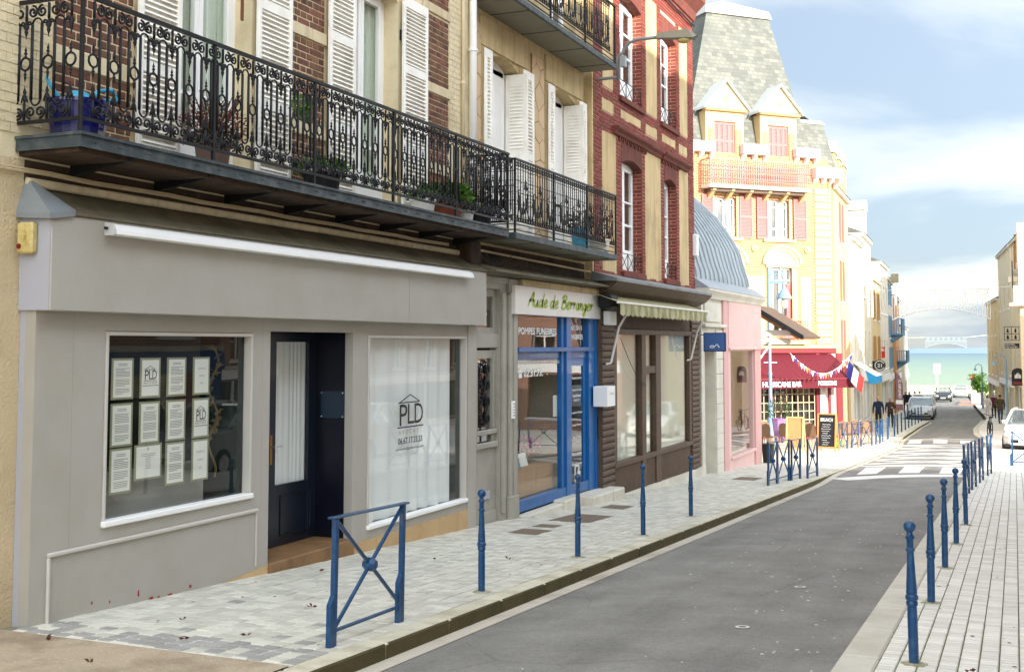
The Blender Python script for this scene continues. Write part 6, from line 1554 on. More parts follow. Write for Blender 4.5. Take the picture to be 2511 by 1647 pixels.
uz_text('HURRICANE BAR', -1.32, -1.385, -.10, 1.88, .22, A['letter_white'], aw, bold=.02); uz_text('POISSONS', 1.38, -1.385, -.06, .92, .19, A['letter_white'], aw, bold=.02)
# right flank of the corner house along the street
def row_house(name, label, X, Y, L_, top, mat, az, side=-1, depth=8, floors=3, nwin=2, roofmat='slates', shut=None, roofh=1.8, base=None, zbase=None, winmat='white', shop=None, dorm=0, group='houses along the far street', ww=.9, th=None):
    """house in its own frame: x along the street, y inwards, facade at y=0"""
    if th is None: th = R(90 - az) if side < 0 else R(-90 - az)
    t = thing(name, label, 'house', (X, Y, 0), th, group, local=True)
    zb = (g(Y + L_ / 2) - .5) if zbase is None else zbase
    f0 = zb + .5 + 3.0
    fh = (top - f0) / max(1, floors - 1); ops = []
    for f in range(floors - 1):
        for k in range(nwin):
            u = L_ * (k + .5) / nwin; ops.append((u - ww / 2, u + ww / 2, f0 + f * fh + .35, f0 + f * fh + min(fh - .35, 2.2)))
    if mat == 'none': pass
    wall_uz(MB(), 0, .3, 0, L_, f0, top, ops).build('wall', A[mat], t)
    so = [(.35, L_ * .62, zb + 1.0, f0 - .55), (L_ * .7, L_ * .7 + .95, zb, f0 - .6)]
    wall_uz(MB(), 0, .3, 0, L_, zb, f0, so).build('shop_front', A[base or mat], t)
    MB().quad((.3, .2, zb), (L_ - .1, .2, zb), (L_ - .1, .2, f0 - .5), (.3, .2, f0 - .5)).build('pane', A['glass_dark'], t); MB().box(.1, L_ - .1, 1.6, 1.65, zb, top).build('room', A['dark'], t)
    fr = MB(); fr.box(.3, L_ * .62 + .05, -.03, .05, zb + .9, zb + 1.0); fr.box(L_ * .31, L_ * .31 + .08, 0, .1, zb + 1, f0 - .55); fr.box(.05, L_ - .05, -.12, 0, f0 - .45, f0 - .05); fr.build('shop_trim', A[shop or 'white'], t)
    for o in ops:
        w = MB(); a, c, z0, z1 = o
        for (p, q, r_, s_) in ((a, a + .06, z0, z1), (c - .06, c, z0, z1), ((a + c) / 2 - .04, (a + c) / 2 + .04, z0, z1), (a, c, z1 - .06, z1), (a, c, z0, z0 + .06), (a, c, z0 + (z1 - z0) * .7, z0 + (z1 - z0) * .7 + .04)): w.box(p, q, .12, .18, r_, s_)
        w.box(a - .08, c + .08, -.08, .1, z0 - .1, z0 - .001)
        wo = w.build('window', A[winmat], t); MB().quad((a, .16, z0), (c, .16, z0), (c, .16, z1), (a, .16, z1)).build('pane', A['glass_dark'], wo)
        if shut:
            for (p, q) in ((a - .46, a - .02), (c + .02, c + .46)):
                if p > 0 and q < L_: slatted(p, q, z0, z1, -.02, parent=t, mat=shut)
    MB().box(-.02, L_ + .02, -.15, .35, top - .18, top).build('cornice', A['whitestone'], t); MB().box(-.01, L_ + .01, -.05, 0, f0 - .02, f0 + .1).build('string_course', A['whitestone'], t)
    MB().prism([(-.2, top), (depth + .2, top), (depth / 2, top + roofh)], 'x', 0, L_).build('roof', A[roofmat], t)
    MB().box(0, .25, .3, depth, zb, top).build('side_wall', A[mat], t); MB().box(L_ - .25, L_, .3, depth, zb, top).build('side_wall', A[mat], t); MB().box(0, L_, depth - .2, depth, zb, top).build('rear_wall', A[mat], t)
    for k in range(dorm):
        u = L_ * (k + .5) / dorm; wall_uz(MB(), -.02, 1.5, u - .6, u + .6, top, top + 1.5, [(u - .35, u + .35, top + .2, top + 1.3)]).build('dormer', A[mat], t); MB().prism([(u - .75, top + 1.5), (u + .75, top + 1.5), (u, top + 2.1)], 'y', -.1, 1.6).build('dormer_roof', A['lead'], t)
    return t
# ================================================================== the rest of the street
A['wsun'] = pmat('white render', lin(226, 218, 200), .8, .06, 1.0, stain=(lin(200, 186, 160), .3, .6)); A['ysun'] = pmat('pale yellow render', lin(222, 200, 150), .8, .08, 1.0); A['osun'] = pmat('orange brick render', lin(206, 150, 96), .8, .1, 2); A['lightblue'] = pmat('grey blue paint', lin(112, 150, 176), .6, .08, 3); A['bsun'] = pmat('beige rubble stone', lin(224, 208, 176), .85, .12, 3, .2, 14)
A['greyslate'] = A['slates']
# flank of the tower house
cxr, cyr = -9.4 + 3.6 * C45 - .35 * C45, 50 + 3.6 * C45 + .35 * C45
fl = row_house('tower_house_wing', 'street side wing of the corner tower house with small dormers', cxr, cyr + .05, 6.4, 8.6, 'tower_stone', -1.7, nwin=1, floors=4, shut='shutter_red', dorm=3, base='tower_stone', shop='maroon', roofh=2.4, ww=.8)
hs = [('white_house', 'tall white house past the tower wing with a flat lettered sign', 59.2, 6.0, 6.9, 'wsun', 3), ('cream_house', 'narrow cream house behind the estate agent sign', 65.3, 6.5, 7.6, 'wsun', 3), ('pale_yellow_house', 'pale yellow house with tan shutters behind the banner', 72.0, 7.5, 5.6, 'ysun', 3), ('white_bay_house', 'white house with an upstairs grey hatch sign', 79.7, 8.0, 7.0, 'wsun', 3), ('blue_balcony_house', 'white house with grey blue balconies down the street', 87.9, 9.0, 6.4, 'wsun', 4), ('orange_gable_house', 'orange house with a stepped gable near the sea', 97.2, 12.0, 5.4, 'osun', 3), ('last_left_house', 'last low white house on the left before the sea', 110.0, 16.0, 3.2, 'wsun', 3)]
for i, (n_, lab, y, L_, top, m_, fl_) in enumerate(hs):
    X = -7.15 - max(0, y - 59.2) * .035
    row_house(n_, lab, X, y, L_ - .05, top, m_, -2.0 - (1.5 if y > 85 else 0), nwin=max(2, int(L_ / 2.6)), floors=fl_, shut=['', '', 'wood_light', '', 'lightblue', '', ''][i] or None, roofh=1.6, roofmat='slates', dorm=1 if i in (1,) else 0)
# right side of the street beyond the square
rs = [('stone_hotel', 'beige rubble stone house with dark window guards on the right', .75, 73.5, 10.5, 8.2, 'bsun', 2.0), ('cream_right_house', 'cream house with a pointed gable and chimney on the right', -.05, 86.5, 12.5, 8.4, 'bsun', 1.5), ('far_right_house', 'last cream house on the right before the sea', -1.1, 99, 14, 5.2, 'ysun', 0.6)]
for (n_, lab, x, y, L_, top, m_, dz) in rs:
    az = -4.2
    t = row_house(n_, lab, x - .073 * (L_ - .0), y + L_, L_, top, m_, az, side=1, nwin=3, floors=3, roofh=2.2, shut=None)
def rbox(name, label, cat, parts, group=None):
    t = thing(name, label, cat, parts[0][1], group=group)
    for (pn, loc, fn) in parts: fn(t)
    return t
# near right eave corner with chimney pots
t = thing('chimney_stack', 'brick chimney stack with two orange pots above the right gable', 'chimney', (.45, 80, 7.0)); MB().box(.15, .85, 79.6, 80.4, 6.2, 7.9).build('stack', A['tower_brick'], t)
for k in (.3, .65): MB().lathe([(.12, 0), (.10, .5), (.13, .55)], k, 80, 7.9, 10).build('pot', A['terracotta'], t)
t = thing('corbelled_eave', 'stepped stone eave with brackets at the right picture edge', 'eave', (.5, 62, 3.0))
for k in range(5): MB().cbox(-.15 + k * .18, .9, 61.6 + k * .5, 62.1 + k * .5, 4.6 + k * .35, 4.9 + k * .35, .03).build('corbel', A['whitestone'], t)
MB().cbox(.05, .9, 60.9, 64.0, 3.64, 4.4, .03).build('bay', A['whitestone'], t)
for k in range(7): MB().bar((.04, 61.2 + k * .4, 4.4), (.04, 61.2 + k * .4, 5.6), .05).build('bar', A['iron'], t)
MB().prism([(-.12, 3.45), (.9, 3.45), (.9, 3.6), (.1, 3.63), (-.14, 3.56)], 'y', 60.7, 61.2).build('ledge', A['whitestone'], t)
MB().box(.35, 9.0, 61.05, 73.4, g(66) - .5, 3.5).build('wall', A['bsun'], t); MB().box(.3, 9.0, 61.1, 73.4, 3.5, 7.4).build('upper_wall', A['bsun'], t)
# ---- hanging signs right
def hang_sign(name, label, x0, x1, y, z0, z1, draw, mat='iron'):
    t = thing(name, label, 'sign', ((x0 + x1) / 2, y, z0)); draw(t); MB().bar((x1, y, z1 + .03), (x1 + .6, y, z1 + .03), .03).build('bracket', A['iron'], t); return t
def s1(t):
    b = MB(); x0, x1 = -.44, .30
    for x in (x0, (x0 + x1) / 2, x1): b.bar((x, 70, 1.85), (x, 70, 2.58), .03)
    for z in (1.85, 2.2, 2.58): b.bar((x0, 70, z), (x1, 70, z), .03)
    for cx_ in (-.27, .12):
        b.lathe([(.02, 0), (.07, .04), (.05, .16), (.03, .24)], cx_, 70, 1.9, 8); b.lathe([(.02, 0), (.06, .04), (.045, .16), (.02, .24)], cx_, 70, 2.26, 8)
    b.build('frame', A['iron'], t); MB().box(-.44, .30, 69.97, 70.0, 1.42, 1.68).build('board', A['iron'], t)
    M = lambda z: Matrix(((1, 0, 0, -.40), (0, 0, -1, 69.965), (0, 1, 0, z), (0, 0, 0, 1)))
    text_mb('HOTEL', .5, .08).xf(M(1.57)).build('lettering', A['letter_white'], t); text_mb('DES SALINES', .6, .08).xf(M(1.45)).build('lettering', A['letter_white'], t)
hang_sign('hotel_sign', 'black iron hanging sign with four small bells above a lettered board', -.44, .30, 70, 1.42, 2.6, s1)
def s2(t):
    b = MB(); pts = [(-.12, -.35), (.45, -.35), (.45, .25)] + [(.165 + .285 * math.cos(a), .25 + .25 * math.sin(a)) for a in [math.pi * i / 8 for i in range(1, 8)]] + [(-.12, .25)]
    b.prism(pts, 'y', 62.0, 62.04); b.build('board', A['iron'], t); MB().box(-.06, .39, 61.98, 62.0, -.30, -.16).build('panel', A['maroon'], t)
    b = MB()
    for i in range(5): b.prism([(.02 + i * .06, .0), (.06 + i * .06, .0), (.06 + i * .06, .12 + .1 * (2 - abs(i - 2)) / 2), (.04 + i * .06, .2 + .1 * (2 - abs(i - 2)) / 2), (.02 + i * .06, .12 + .1 * (2 - abs(i - 2)) / 2)], 'y', 61.98, 61.99)
    b.build('emblem', A['letter_white'], t)
hang_sign('arched_hanging_sign', 'black arched hanging sign with white emblem and red panel', -.12, .45, 62, -.35, .5, s2)
# ---- garlands over the street
def garland(name, label, y, xa, xb, zt, zs, zc, dens, mat):
    t = thing(name, label, 'garland', ((xa + xb) / 2, y, zc)); n = 40
    W = xb - xa; low = lambda t_: zc - (zc - zs) * (2 * t_ - 1) ** 2
    b = MB(); rr_ = .04 if dens > 10 else .016; b.tube([(xa, y, zt), (xb, y, zt)], rr_, 5); b.tube([(xa + W * i / n, y, low(i / n)) for i in range(n + 1)], rr_, 5)
    for i in range(0, n + 1): b.bar((xa + W * i / n, y, low(i / n)), (xa + W * i / n, y, zt - .35), .035 if dens > 10 else .014)
    b.tube([(xa, y, zt - .35), (xb, y, zt - .35)], .02, 5); b.build('frame', A[mat], t); s_ = MB()
    for i in range(dens):
        cx_ = xa + W * (i + .5) / dens; s_.tube([(cx_ + p[1], y, zt - .18 + p[2]) for p in spiral(0, 0, .17, 1.6, 0, 1 if i % 2 else -1)], rr_ * .8, 5)
    s_.build('scrolls', A[mat], t); MB().tube([(xa - 2.0, y, zt - .05), (xa, y, zt)], .012, 4).build('wire', A['white'], t); MB().tube([(xb, y, zt), (xb + 2.2, y, zt + .25)], .02, 4).build('wire', A['white'], t)
    return t
A['garl'] = pmat('white light garland', lin(235, 235, 235), .5, .03, 3)
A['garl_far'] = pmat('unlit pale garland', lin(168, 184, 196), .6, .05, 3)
garland('street_garland', 'white lattice festive garland spanning the street, nearer one', 75, -6.7, -1.2, 4.9, 3.1, 3.75, 14, 'garl'); garland('far_street_garland', 'faint second festive garland farther down the street', 130, -8.4, -4.4, 2.35, 1.3, 1.75, 8, 'garl_far')
# ---- signs, flag, awnings on the left
t = thing('roof_sign', 'white flat sign with red capitals on posts above the white house', 'sign', (-6.6, 62, 5.1)); MB().box(-7.0, -6.13, 62.0, 62.06, 5.1, 5.72).build('board', A['white'], t)
Mx = lambda x, y, z: Matrix(((1, 0, 0, x), (0, 0, -1, y), (0, 1, 0, z), (0, 0, 0, 1)))
text_mb('IBU', .34, .18, bold=.02).xf(Mx(-6.73, 61.995, 5.45)).build('lettering', pmat('red letters', lin(206, 52, 34), .6, .05, 3), t); text_mb('le restaurant', .55, .14).xf(Mx(-6.74, 61.995, 5.17)).build('lettering', pmat('pale blue letters', lin(120, 160, 210), .6, .05, 3), t)
for x in (-6.7, -6.5): MB().bar((x, 62.03, 3.0), (x, 62.03, 5.1), .07).build('post', A['white'], t)
t = thing('estate_agent_sign', 'round black sign with a white 21 projecting over the pavement', 'sign', (-7.2, 72, 0.1)); A['sgn'] = pmat('charcoal sign', lin(58, 54, 46), .5, .1, 3)
MB().box(-8.2, -7.1, 71.97, 72.03, .16, .66).build('arm_box', A['sgn'], t); b = MB(); b.prism([(-7.2 + .33 * math.cos(a), .41 + .33 * math.sin(a)) for a in [6.283 * i / 24 for i in range(24)]], 'y', 71.94, 72.06); b.build('disc', A['sgn'], t)
b = MB(); n = 20
for i in range(n - 3):
    a0, a1 = .5 + 6.283 * i / n, .5 + 6.283 * (i + 1) / n; b.quad(*[(-7.2 + r_ * math.cos(a), 71.93, .41 + r_ * math.sin(a)) for a, r_ in ((a0, .24), (a1, .24), (a1, .28), (a0, .28))])
b.build('ring', A['letter_white'], t); text_mb('21', .24, .2, bold=.02).xf(Mx(-7.32, 71.93, .31)).build('lettering', A['letter_white'], t)
t = thing('red_square_sign', 'red square hanging sign with white sun rays', 'sign', (-7.9, 80, .75)); MB().box(-8.08, -7.66, 80, 80.05, .75, 1.46).build('board', pmat('bright red', lin(206, 40, 36), .5, .05, 3), t); b = MB()
for i in range(9): b.bar((-7.87, 79.99, 1.2), (-7.87 + .22 * math.cos(math.pi * i / 8), 79.99, 1.2 + .22 * math.sin(math.pi * i / 8)), .025)
b.build('rays', A['letter_white'], t)
t = thing('grey_roof_hatch', 'small grey box sign standing on a white parapet', 'sign', (-7.4, 85, 5.85)); MB().cbox(-7.65, -7.15, 84.9, 85.1, 5.85, 6.47, .02).build('board', pmat('olive grey', lin(140, 132, 110), .7, .1, 3), t); MB().bar((-7.35, 85, 4.3), (-7.35, 85, 5.9), .1).build('post', A['white'], t)
t = thing('national_flag', 'blue white and red flag hanging from an angled pole at the bar corner', 'flag', (-6.5, 51.4, -.3)); MB().tube([(-6.75, 51.6, .2), (-6.35, 51, .98)], .02, 6).build('pole', A['wood_light'], t)
fcol = [pmat('flag blue', lin(36, 42, 110), .8, .05, 4), pmat('flag white', lin(232, 232, 232), .8, .03, 4), pmat('flag red', lin(214, 52, 50), .8, .05, 4)]
o_ = (-6.34, 51.0, .95); ex = Vector((.62, -.1, -.72)); ez = Vector((-.12, .0, -.62)); P = lambda s_, t_: tuple(Vector(o_) + ex * s_ + ez * t_ + Vector((0, .05 * math.sin(s_ * 7 + t_ * 2), 0)))
for k in range(3):
    b = MB(); n = 5
    for i in range(n):
        for j in range(4): s0, s1_ = (k + i / n) / 3, (k + (i + 1) / n) / 3; b.quad(P(s0, j / 4), P(s1_, j / 4), P(s1_, (j + 1) / 4), P(s0, (j + 1) / 4))
    b.build('stripe', fcol[k], t, smooth=True)
t = thing('white_blue_awning', 'small white awning with bright blue valance past the flag', 'awning', (-6.9, 60, 0)); b = MB(); b._add([(-7.2, 59.3, .75), (-7.2, 62, .75), (-6.1, 62, .10), (-6.1, 59.3, .10)], [(0, 3, 2, 1)]); b.build('canvas', A['white'], t)
MB().quad((-6.1, 59.3, -.25), (-6.1, 62, -.25), (-6.1, 62, .1), (-6.1, 59.3, .1)).build('valance', pmat('bright azure', lin(40, 150, 206), .7, .05, 3), t); MB()._add([(-6.1, 59.3, -.25), (-6.45, 59.3, -.25), (-6.6, 59.3, .38), (-6.1, 59.3, .1)], [(0, 1, 2, 3)]).build('awning_side', pmat('azure cloth', lin(40, 150, 206), .7, .05, 3), t)
t = thing('feather_banner', 'tall plum feather banner with vertical lettering on the pavement', 'banner', (-5.8, 68, g(68))); A['plum'] = pmat('plum cloth', lin(126, 92, 96), .8, .08, 4)
pts = [(-6.0, -1.95), (-5.62, -1.95), (-5.62, -.55), (-5.68, -.3), (-5.8, -.05), (-5.98, .1)]; MB().prism(pts, 'y', 68, 68.02).build('cloth', A['plum'], t); MB().box(-6.0, -5.62, 67.985, 68.0, -1.62, -1.4).build('band', A['sign_white'], t)
text_mb('CENTURY 21', 1.0, .14, bold=.01).xf(Matrix.Translation((-5.70, 67.99, -1.3)) @ Matrix(((0, -1, 0, 0), (0, 0, -1, 0), (1, 0, 0, 0), (0, 0, 0, 1)))).build('lettering', A['letter_white'], t); MB().bar((-6.02, 68.01, g(68)), (-6.0, 68.01, .12), .03).build('pole', A['iron'], t)
for i, (y, z, zt) in enumerate(((92, 2.45, 3.55), (99, .35, 1.15))):
    t = thing('blue_balcony', 'grey blue boxed balcony, %s one' % ('upper' if i == 0 else 'lower'), 'balcony', (-8.0, y, z)); X = -7.15 - (y - 59.2) * .035
    MB().cbox(X - .1, X + .75, y, y + 2.4, z - .15, z, .03).build('slab', A['lightblue'], t); MB().prism([(X - .1, z - .15), (X + .7, z - .15), (X - .1, z - .7)], 'y', y + .3, y + 2.1).build('bracket', A['lightblue'], t)
    b = MB()
    for k in range(9): b.bar((X + .7, y + k * .3, z), (X + .7, y + k * .3, zt), .07)
    for k in range(5): b.bar((X + k * .17, y, z), (X + k * .17, y, zt), .07)
    b.box(X, X + .74, y - .03, y + .03, zt - .06, zt); b.box(X + .67, X + .74, y, y + 2.4, zt - .06, zt); b.build('railing', A['lightblue'], t)
# ---- bunting between the lamp and the corner
t = thing('bunting', 'string of small coloured flags strung in front of the maroon awning', 'bunting', (-7.3, 47.5, 1.0))
bp_ = [(-8.0 + 1.75 * s_, 46.6 + 5.0 * s_, 1.35 - .95 * math.sin(math.pi * min(1, s_ * .92 + .02)) * (1.0) + .1 * s_) for s_ in [i / 24 for i in range(25)]]
MB().tube(bp_, .008, 4).build('string', A['white'], t); cols_ = [A['red'], A['letter_white'], fcol[0], fcol[2], A['letter_white'], pmat('bunting lilac', lin(150, 120, 190), .8, .05, 3), pmat('bunting orange', lin(220, 130, 60), .8, .05, 3)]
for i in range(1, 24): p = bp_[i]; MB()._add([(p[0] - .05, p[1], p[2]), (p[0] + .07, p[1] + .05, p[2] - .01), (p[0] + .02, p[1], p[2] - .22)], [(0, 1, 2)]).build('pennant', cols_[i % 7], t)
# ================================================================== street furniture
def bollard_mb():
    prof = [(r_ * .72, z_) for r_, z_ in ((.043, -.05), (.043, .30), (.040, .36), (.048, .365), (.050, .385), (.044, .395), (.055, .405), (.055, .425), (.044, .435), (.048, .445), (.046, .46), (.044, .47), (.045, .48), (.038, .56), (.030, .70), (.040, .705), (.040, .718), (.029, .725), (.030, .775), (.040, .785), (.040, .797), (.028, .805), (.022, .835))]
    b = MB(); b.lathe(prof, 0, 0, 0, 14)
    b.ball((0, 0, .855), .038, 14, 10); return b
bme = bollard_mb().mesh('bollard', A['bollard'], True)
try: bme.set_sharp_from_angle(angle=R(35))
except Exception: pass
cb_ = MB(); cb_.lathe([(.085, -.02), (.080, .003), (.05, .007), (.03, .012)], 0, 0, 0, 14); cb_.v = [(v[0] * (1 + .18 * math.sin(5 * math.atan2(v[1], v[0]))), v[1] * (1 + .12 * math.cos(3 * v[0] * 40)), v[2]) for v in cb_.v]
cme = cb_.mesh('base_collar', pmat('mossy mortar', lin(176, 168, 140), .95, .2, 20, .4, 60, stain=(lin(96, 104, 44), .7, 14)))
def bollard(x, y, z, label, group, lean=(0, 0)):
    o = bpy.data.objects.new('bollard', bme); COL.objects.link(o); co = bpy.data.objects.new('base_collar', cme); COL.objects.link(co); co.parent = o; o.location = (x, y, z); o.rotation_euler = (lean[0], lean[1], rnd.uniform(0, 6)); tag(o, label, 'bollard', group)
ordn = ['nearest', 'second', 'third', 'fourth', 'fifth', 'sixth']
for i, (x, y) in enumerate(((-4.36, 9.62), (-4.39, 12.2), (-4.36, 14.55), (-4.45, 17.3))): bollard(x, y, gl(y), '%s blue ball-topped bollard of the row along the left kerb' % ordn[i], 'bollards on the left pavement', (0, R(.3 * (i % 2))))
for i, (x, y) in enumerate(((-.63, 8.0), (-.68, 10.5), (-.69, 12.8), (-.68, 15.05), (-.66, 17.5))): bollard(x, y, g(y), '%s blue ball-topped bollard of the row along the right kerb' % ordn[i], 'bollards on the right pavement', (0, R(-.6)))
# cross barriers
def barrier_mb(W=1.0, H=.9, foot=True):
    b = MB(); b2 = []
    for y, s_ in ((0, -1), (W, -1)):
        b.cbox(-.02, .02, y - .02, y + .02, -.05, H, .004)
        if foot: b.prism([(y - .065, -.05), (y, -.05), (y, .34), (y - .02, .34), (y - .065, .28)], 'x', -.018, .018)
    b.cbox(-.026, .026, -.07, W + .07, H, H + .016, .005); b.tube([(0, 0, .10), (0, W, .10)], .014, 7)
    b.tube([(0, .02, H - .02), (0, W - .02, .12)], .015, 7); b.tube([(0, W - .02, H - .02), (0, .02, .12)], .015, 7)
    b.ball((0, W / 2, (H + .1) / 2), .042, 12, 8); b.lathe([(.03, -.05), (.05, -.02), (.05, .02), (.03, .05)], 0, 0, 0, 10); k = 20
    n = len(b.v) - 40
    M = Matrix.Translation((0, W / 2, (H + .1) / 2)) @ Matrix.Rotation(math.pi / 2, 4, 'Y')
    for i in range(n, len(b.v)): b.v[i] = tuple(M @ Vector(b.v[i]))
    return b
def barrier(x0, y0, x1, y1, z, label, group, H=.9):
    W = math.hypot(x1 - x0, y1 - y0); t = thing('cross_barrier', label, 'barrier', (x0, y0, z), math.atan2(-(x1 - x0), y1 - y0), group, local=True)
    s_ = math.atan((g(y1) - g(y0)) / W)
    full = barrier_mb(W, H); full.build('frame', A['bollard'], t); t.rotation_euler = (s_ * .6, 0, t.rotation_euler[2])
    MB().ball((0, W / 2, (H + .1) / 2), .048, 10, 6, 0, (.8, 1, 1)).build('rosette', A['bollard'], t, smooth=True)
barrier(-4.32, 7.08, -4.33, 8.07, gl(7.08), 'blue saltire barrier on the nearest left pavement edge', 'cross barriers', .855)
for i, (ya, yb, x) in enumerate(((24.35, 25.0, -4.65), (25.1, 26.1, -4.6), (26.2, 26.95, -4.5), (27.1, 28.1, -4.3))): barrier(x, ya, x + .06, yb, gl(ya), '%s blue barrier of the group past the brown shop, left kerb' % ordn[i], 'cross barriers', .855)
for i, (x, y, x1, y1) in enumerate(((-.86, 22.6, -.82, 23.6), (-.80, 24.6, -.76, 25.6), (-.72, 26.9, -.68, 27.9), (-.62, 29.6, -.56, 30.6))): barrier(x, y, x1, y1, g(y), '%s blue barrier after the right bollards' % ordn[i], 'cross barriers', .9)
barrier(-.1, 34.8, .9, 34.9, g(34.8), 'grey blue barrier standing across in front of the white car', 'cross barriers', .9)
for i, (x, y, x1, y1) in enumerate(((-5.75, 43.2, -5.58, 44.1), (-5.47, 44.5, -5.35, 45.4), (-5.30, 45.8, -5.05, 47.1), (-4.98, 47.8, -4.95, 48.9), (-5.0, 49.6, -5.0, 50.6), (-5.05, 53, -5.1, 54))): barrier(x, y, x1, y1, gl(y), '%s blue barrier along the bar terrace kerb' % ordn[i], 'cross barriers', .9)
A['post_dark'] = A['bollard']
pmsh = MB().lathe([(.035, 0), (.035, .85), (.045, .86), (.03, .95), (.001, 1.0)], 0, 0, 0, 8).mesh('kerb_post', A['bollard'])
for i in range(9):
    y = 57 + i * 2.9; o = bpy.data.objects.new('kerb_post', pmsh); COL.objects.link(o); o.location = (le(min(y, 80)) - .45, y, gl(y)); tag(o, 'slim dark blue post, %s of the row past the crossing' % ['first', 'second', 'third', 'fourth', 'fifth', 'sixth', 'seventh', 'eighth', 'ninth'][i], 'post', 'kerb posts past the crossing')
# bar street lamp
t = thing('street_lamp', 'pale blue ornate lamp post with a hanging bell lantern before the bar', 'street lamp', (-8.72, 46.3, gl(46.3)))
A['lampblue'] = pmat('pale blue grey paint', lin(116, 144, 168), .5, .1, 5)
z0 = gl(46.3); MB().lathe([(.17, 0), (.17, .35), (.13, .4), (.13, .85), (.15, .9), (.10, 1.0), (.10, 1.4), (.13, 1.45), (.075, 1.6), (.07, 2.6), (.09, 2.65), (.06, 2.75), (.055, 5.3), (.08, 5.35), (.05, 5.45), (.045, 6.6), (.07, 6.65), (.02, 6.9), (.005, 7.2)], -8.72, 46.3, z0, 12).build('post', A['lampblue'], t, smooth=True)
MB().tube([(-8.72 + .6 * (i / 12), 46.3, 4.05 + .75 * math.sin(math.pi * i / 12)) for i in range(13)], .028, 6).build('arch', A['lampblue'], t); MB().tube([(-8.45 + p[1], 46.3, 4.3 + p[2]) for p in spiral(0, 0, .2, 1.6, 0, 1)], .02, 5).build('scroll', A['lampblue'], t)
MB().box(-8.72, -8.1, 46.27, 46.33, 3.98, 4.1).build('arm', A['lampblue'], t); MB().lathe([(.30, 0), (.30, .06), (.27, .12), (.10, .38), (.06, .5), (.03, .6)], -8.14, 46.3, 3.38, 16).build('bell', A['lampblue'], t, smooth=True)
MB().ball((-8.14, 46.3, 3.22), .17, 12, 8, 0, (.85, .85, 1.3)).build('lantern_glass', pmat('frosted lantern', lin(220, 206, 170), .3, .05, 4), t, smooth=True); MB().bar((-8.95, 46.3, z0 + 3.1), (-8.45, 46.3, z0 + 3.1), .03).build('ladder_bar', A['white'], t)
def gooseneck(x, y, label, H=3.6):
    t = thing('gooseneck_lamp', label, 'street lamp', (x, y, g(y)), group='lamps on the right'); z = g(y)
    MB().lathe([(.09, 0), (.07, .8), (.05, 1), (.04, H)], x, y, z, 8).build('post', A['lampblue'], t); MB().tube([(x - .28 + .28 * math.cos(a), y, z + H + .28 * math.sin(a)) for a in [math.pi * i / 8 for i in range(9)]], .025, 6).build('neck', A['lampblue'], t); MB().lathe([(.16, 0), (.05, .16), (.02, .25)], x - .56, y, z + H - .25, 10).build('shade', A['lampblue'], t)
gooseneck(-.37, 66, 'tall blue gooseneck lamp post near the hanging signs'); gooseneck(-2.6, 112, 'distant gooseneck lamp post by the leafy tree')
# terrace furniture
def chair_proto():
    b = MB(); t = thing('bistro_chair', 'x', 'chair', (0, 0, 0), local=True)
    MB().lathe([(.20, .44), (.21, .455), (.20, .475)], 0, 0, 0, 14).build('seat', A['rattan'], t)
    MB().prism([(-.21, .46), (.21, .46), (.21, .78), (.15, .88), (0, .92), (-.15, .88), (-.21, .78)], 'y', .18, .205).build('backrest', A['rattan'], t)
    for sx in (-1, 1):
        for sy in (-1, 1): MB().tube([(sx * .16, sy * .15, .45), (sx * .19, sy * .19, 0)], .014, 5).build('leg', A['wood_light'], t)
    return t
def table_proto():
    t = thing('bistro_table', 'x', 'table', (0, 0, 0), local=True); MB().lathe([(.30, .70), (.31, .71), (.31, .73)], 0, 0, 0, 16).build('table_top', A['wood_light'], t); MB().tube([(0, 0, .7), (0, 0, .03)], .025, 6).build('stem', A['iron'], t)
    for k in range(3): MB().tube([(0, 0, .12), (.25 * math.cos(k * 2.1), .25 * math.sin(k * 2.1), .0)], .016, 5).build('foot', A['iron'], t)
    return t
c0, t0 = chair_proto(), table_proto(); used = {'c': 0, 't': 0}
def place(kind, x, y, rz, label):
    src = c0 if kind == 'c' else t0
    o = src if used[kind] == 0 else copy_tree(src); used[kind] += 1
    o.location = (x, y, gl(y)); o.rotation_euler = (0, 0, rz); o['label'] = label; o['group'] = 'bistro chairs on the terrace' if kind == 'c' else 'bistro tables on the terrace'
for i, (x, y, rz, lab) in enumerate([(-8.0, 41.6, 2.2, 'rattan chair farthest left beside the lamp post'), (-7.35, 42.0, 2.6, 'rattan chair between the lamp post and the blank easel board'), (-8.35, 43.2, .4, 'rattan chair behind the lamp post'), (-6.75, 43.4, .8, 'rattan chair behind the blank easel board, left'), (-6.55, 42.4, 2.9, 'round-backed chair just left of the chalkboard'), (-6.35, 44.2, .5, 'rattan chair behind the chalkboard'), (-5.95, 44.4, 3.5, 'rattan chair right of the chalkboard'), (-5.9, 46.0, .4, 'rattan chair at the second right table'), (-5.65, 46.6, 3.3, 'rattan chair in front of the flag'), (-5.75, 48.2, .3, 'brown-backed chair at the far right of the terrace'), (-5.45, 47.6, 3.6, 'pinkish chair behind the last terrace barrier'), (-7.7, 40.9, 2.4, 'rattan chair nearest the pink shop corner'), (-7.0, 41.1, .3, 'rattan chair in front of the lilac pot'), (-6.35, 43.3, 4.0, 'rattan chair peeking left of the chalkboard legs'), (-5.55, 44.9, .9, 'rattan chair behind the third terrace barrier'), (-6.3, 46.8, 1.6, 'rattan chair near the bar doorway'), (-5.3, 48.9, 2.8, 'rattan chair at the terrace end by the kerb')]): place('c', x, y, rz, lab)
for i, (x, y, lab) in enumerate([(-8.3, 42.4, 'small table beside the lamp post on the terrace'), (-6.9, 42.7, 'small table behind the blank easel board'), (-6.1, 45.2, 'small table right of the chalkboard'), (-5.6, 47.4, 'small table at the far right of the terrace')]): place('t', x, y, 0, lab)
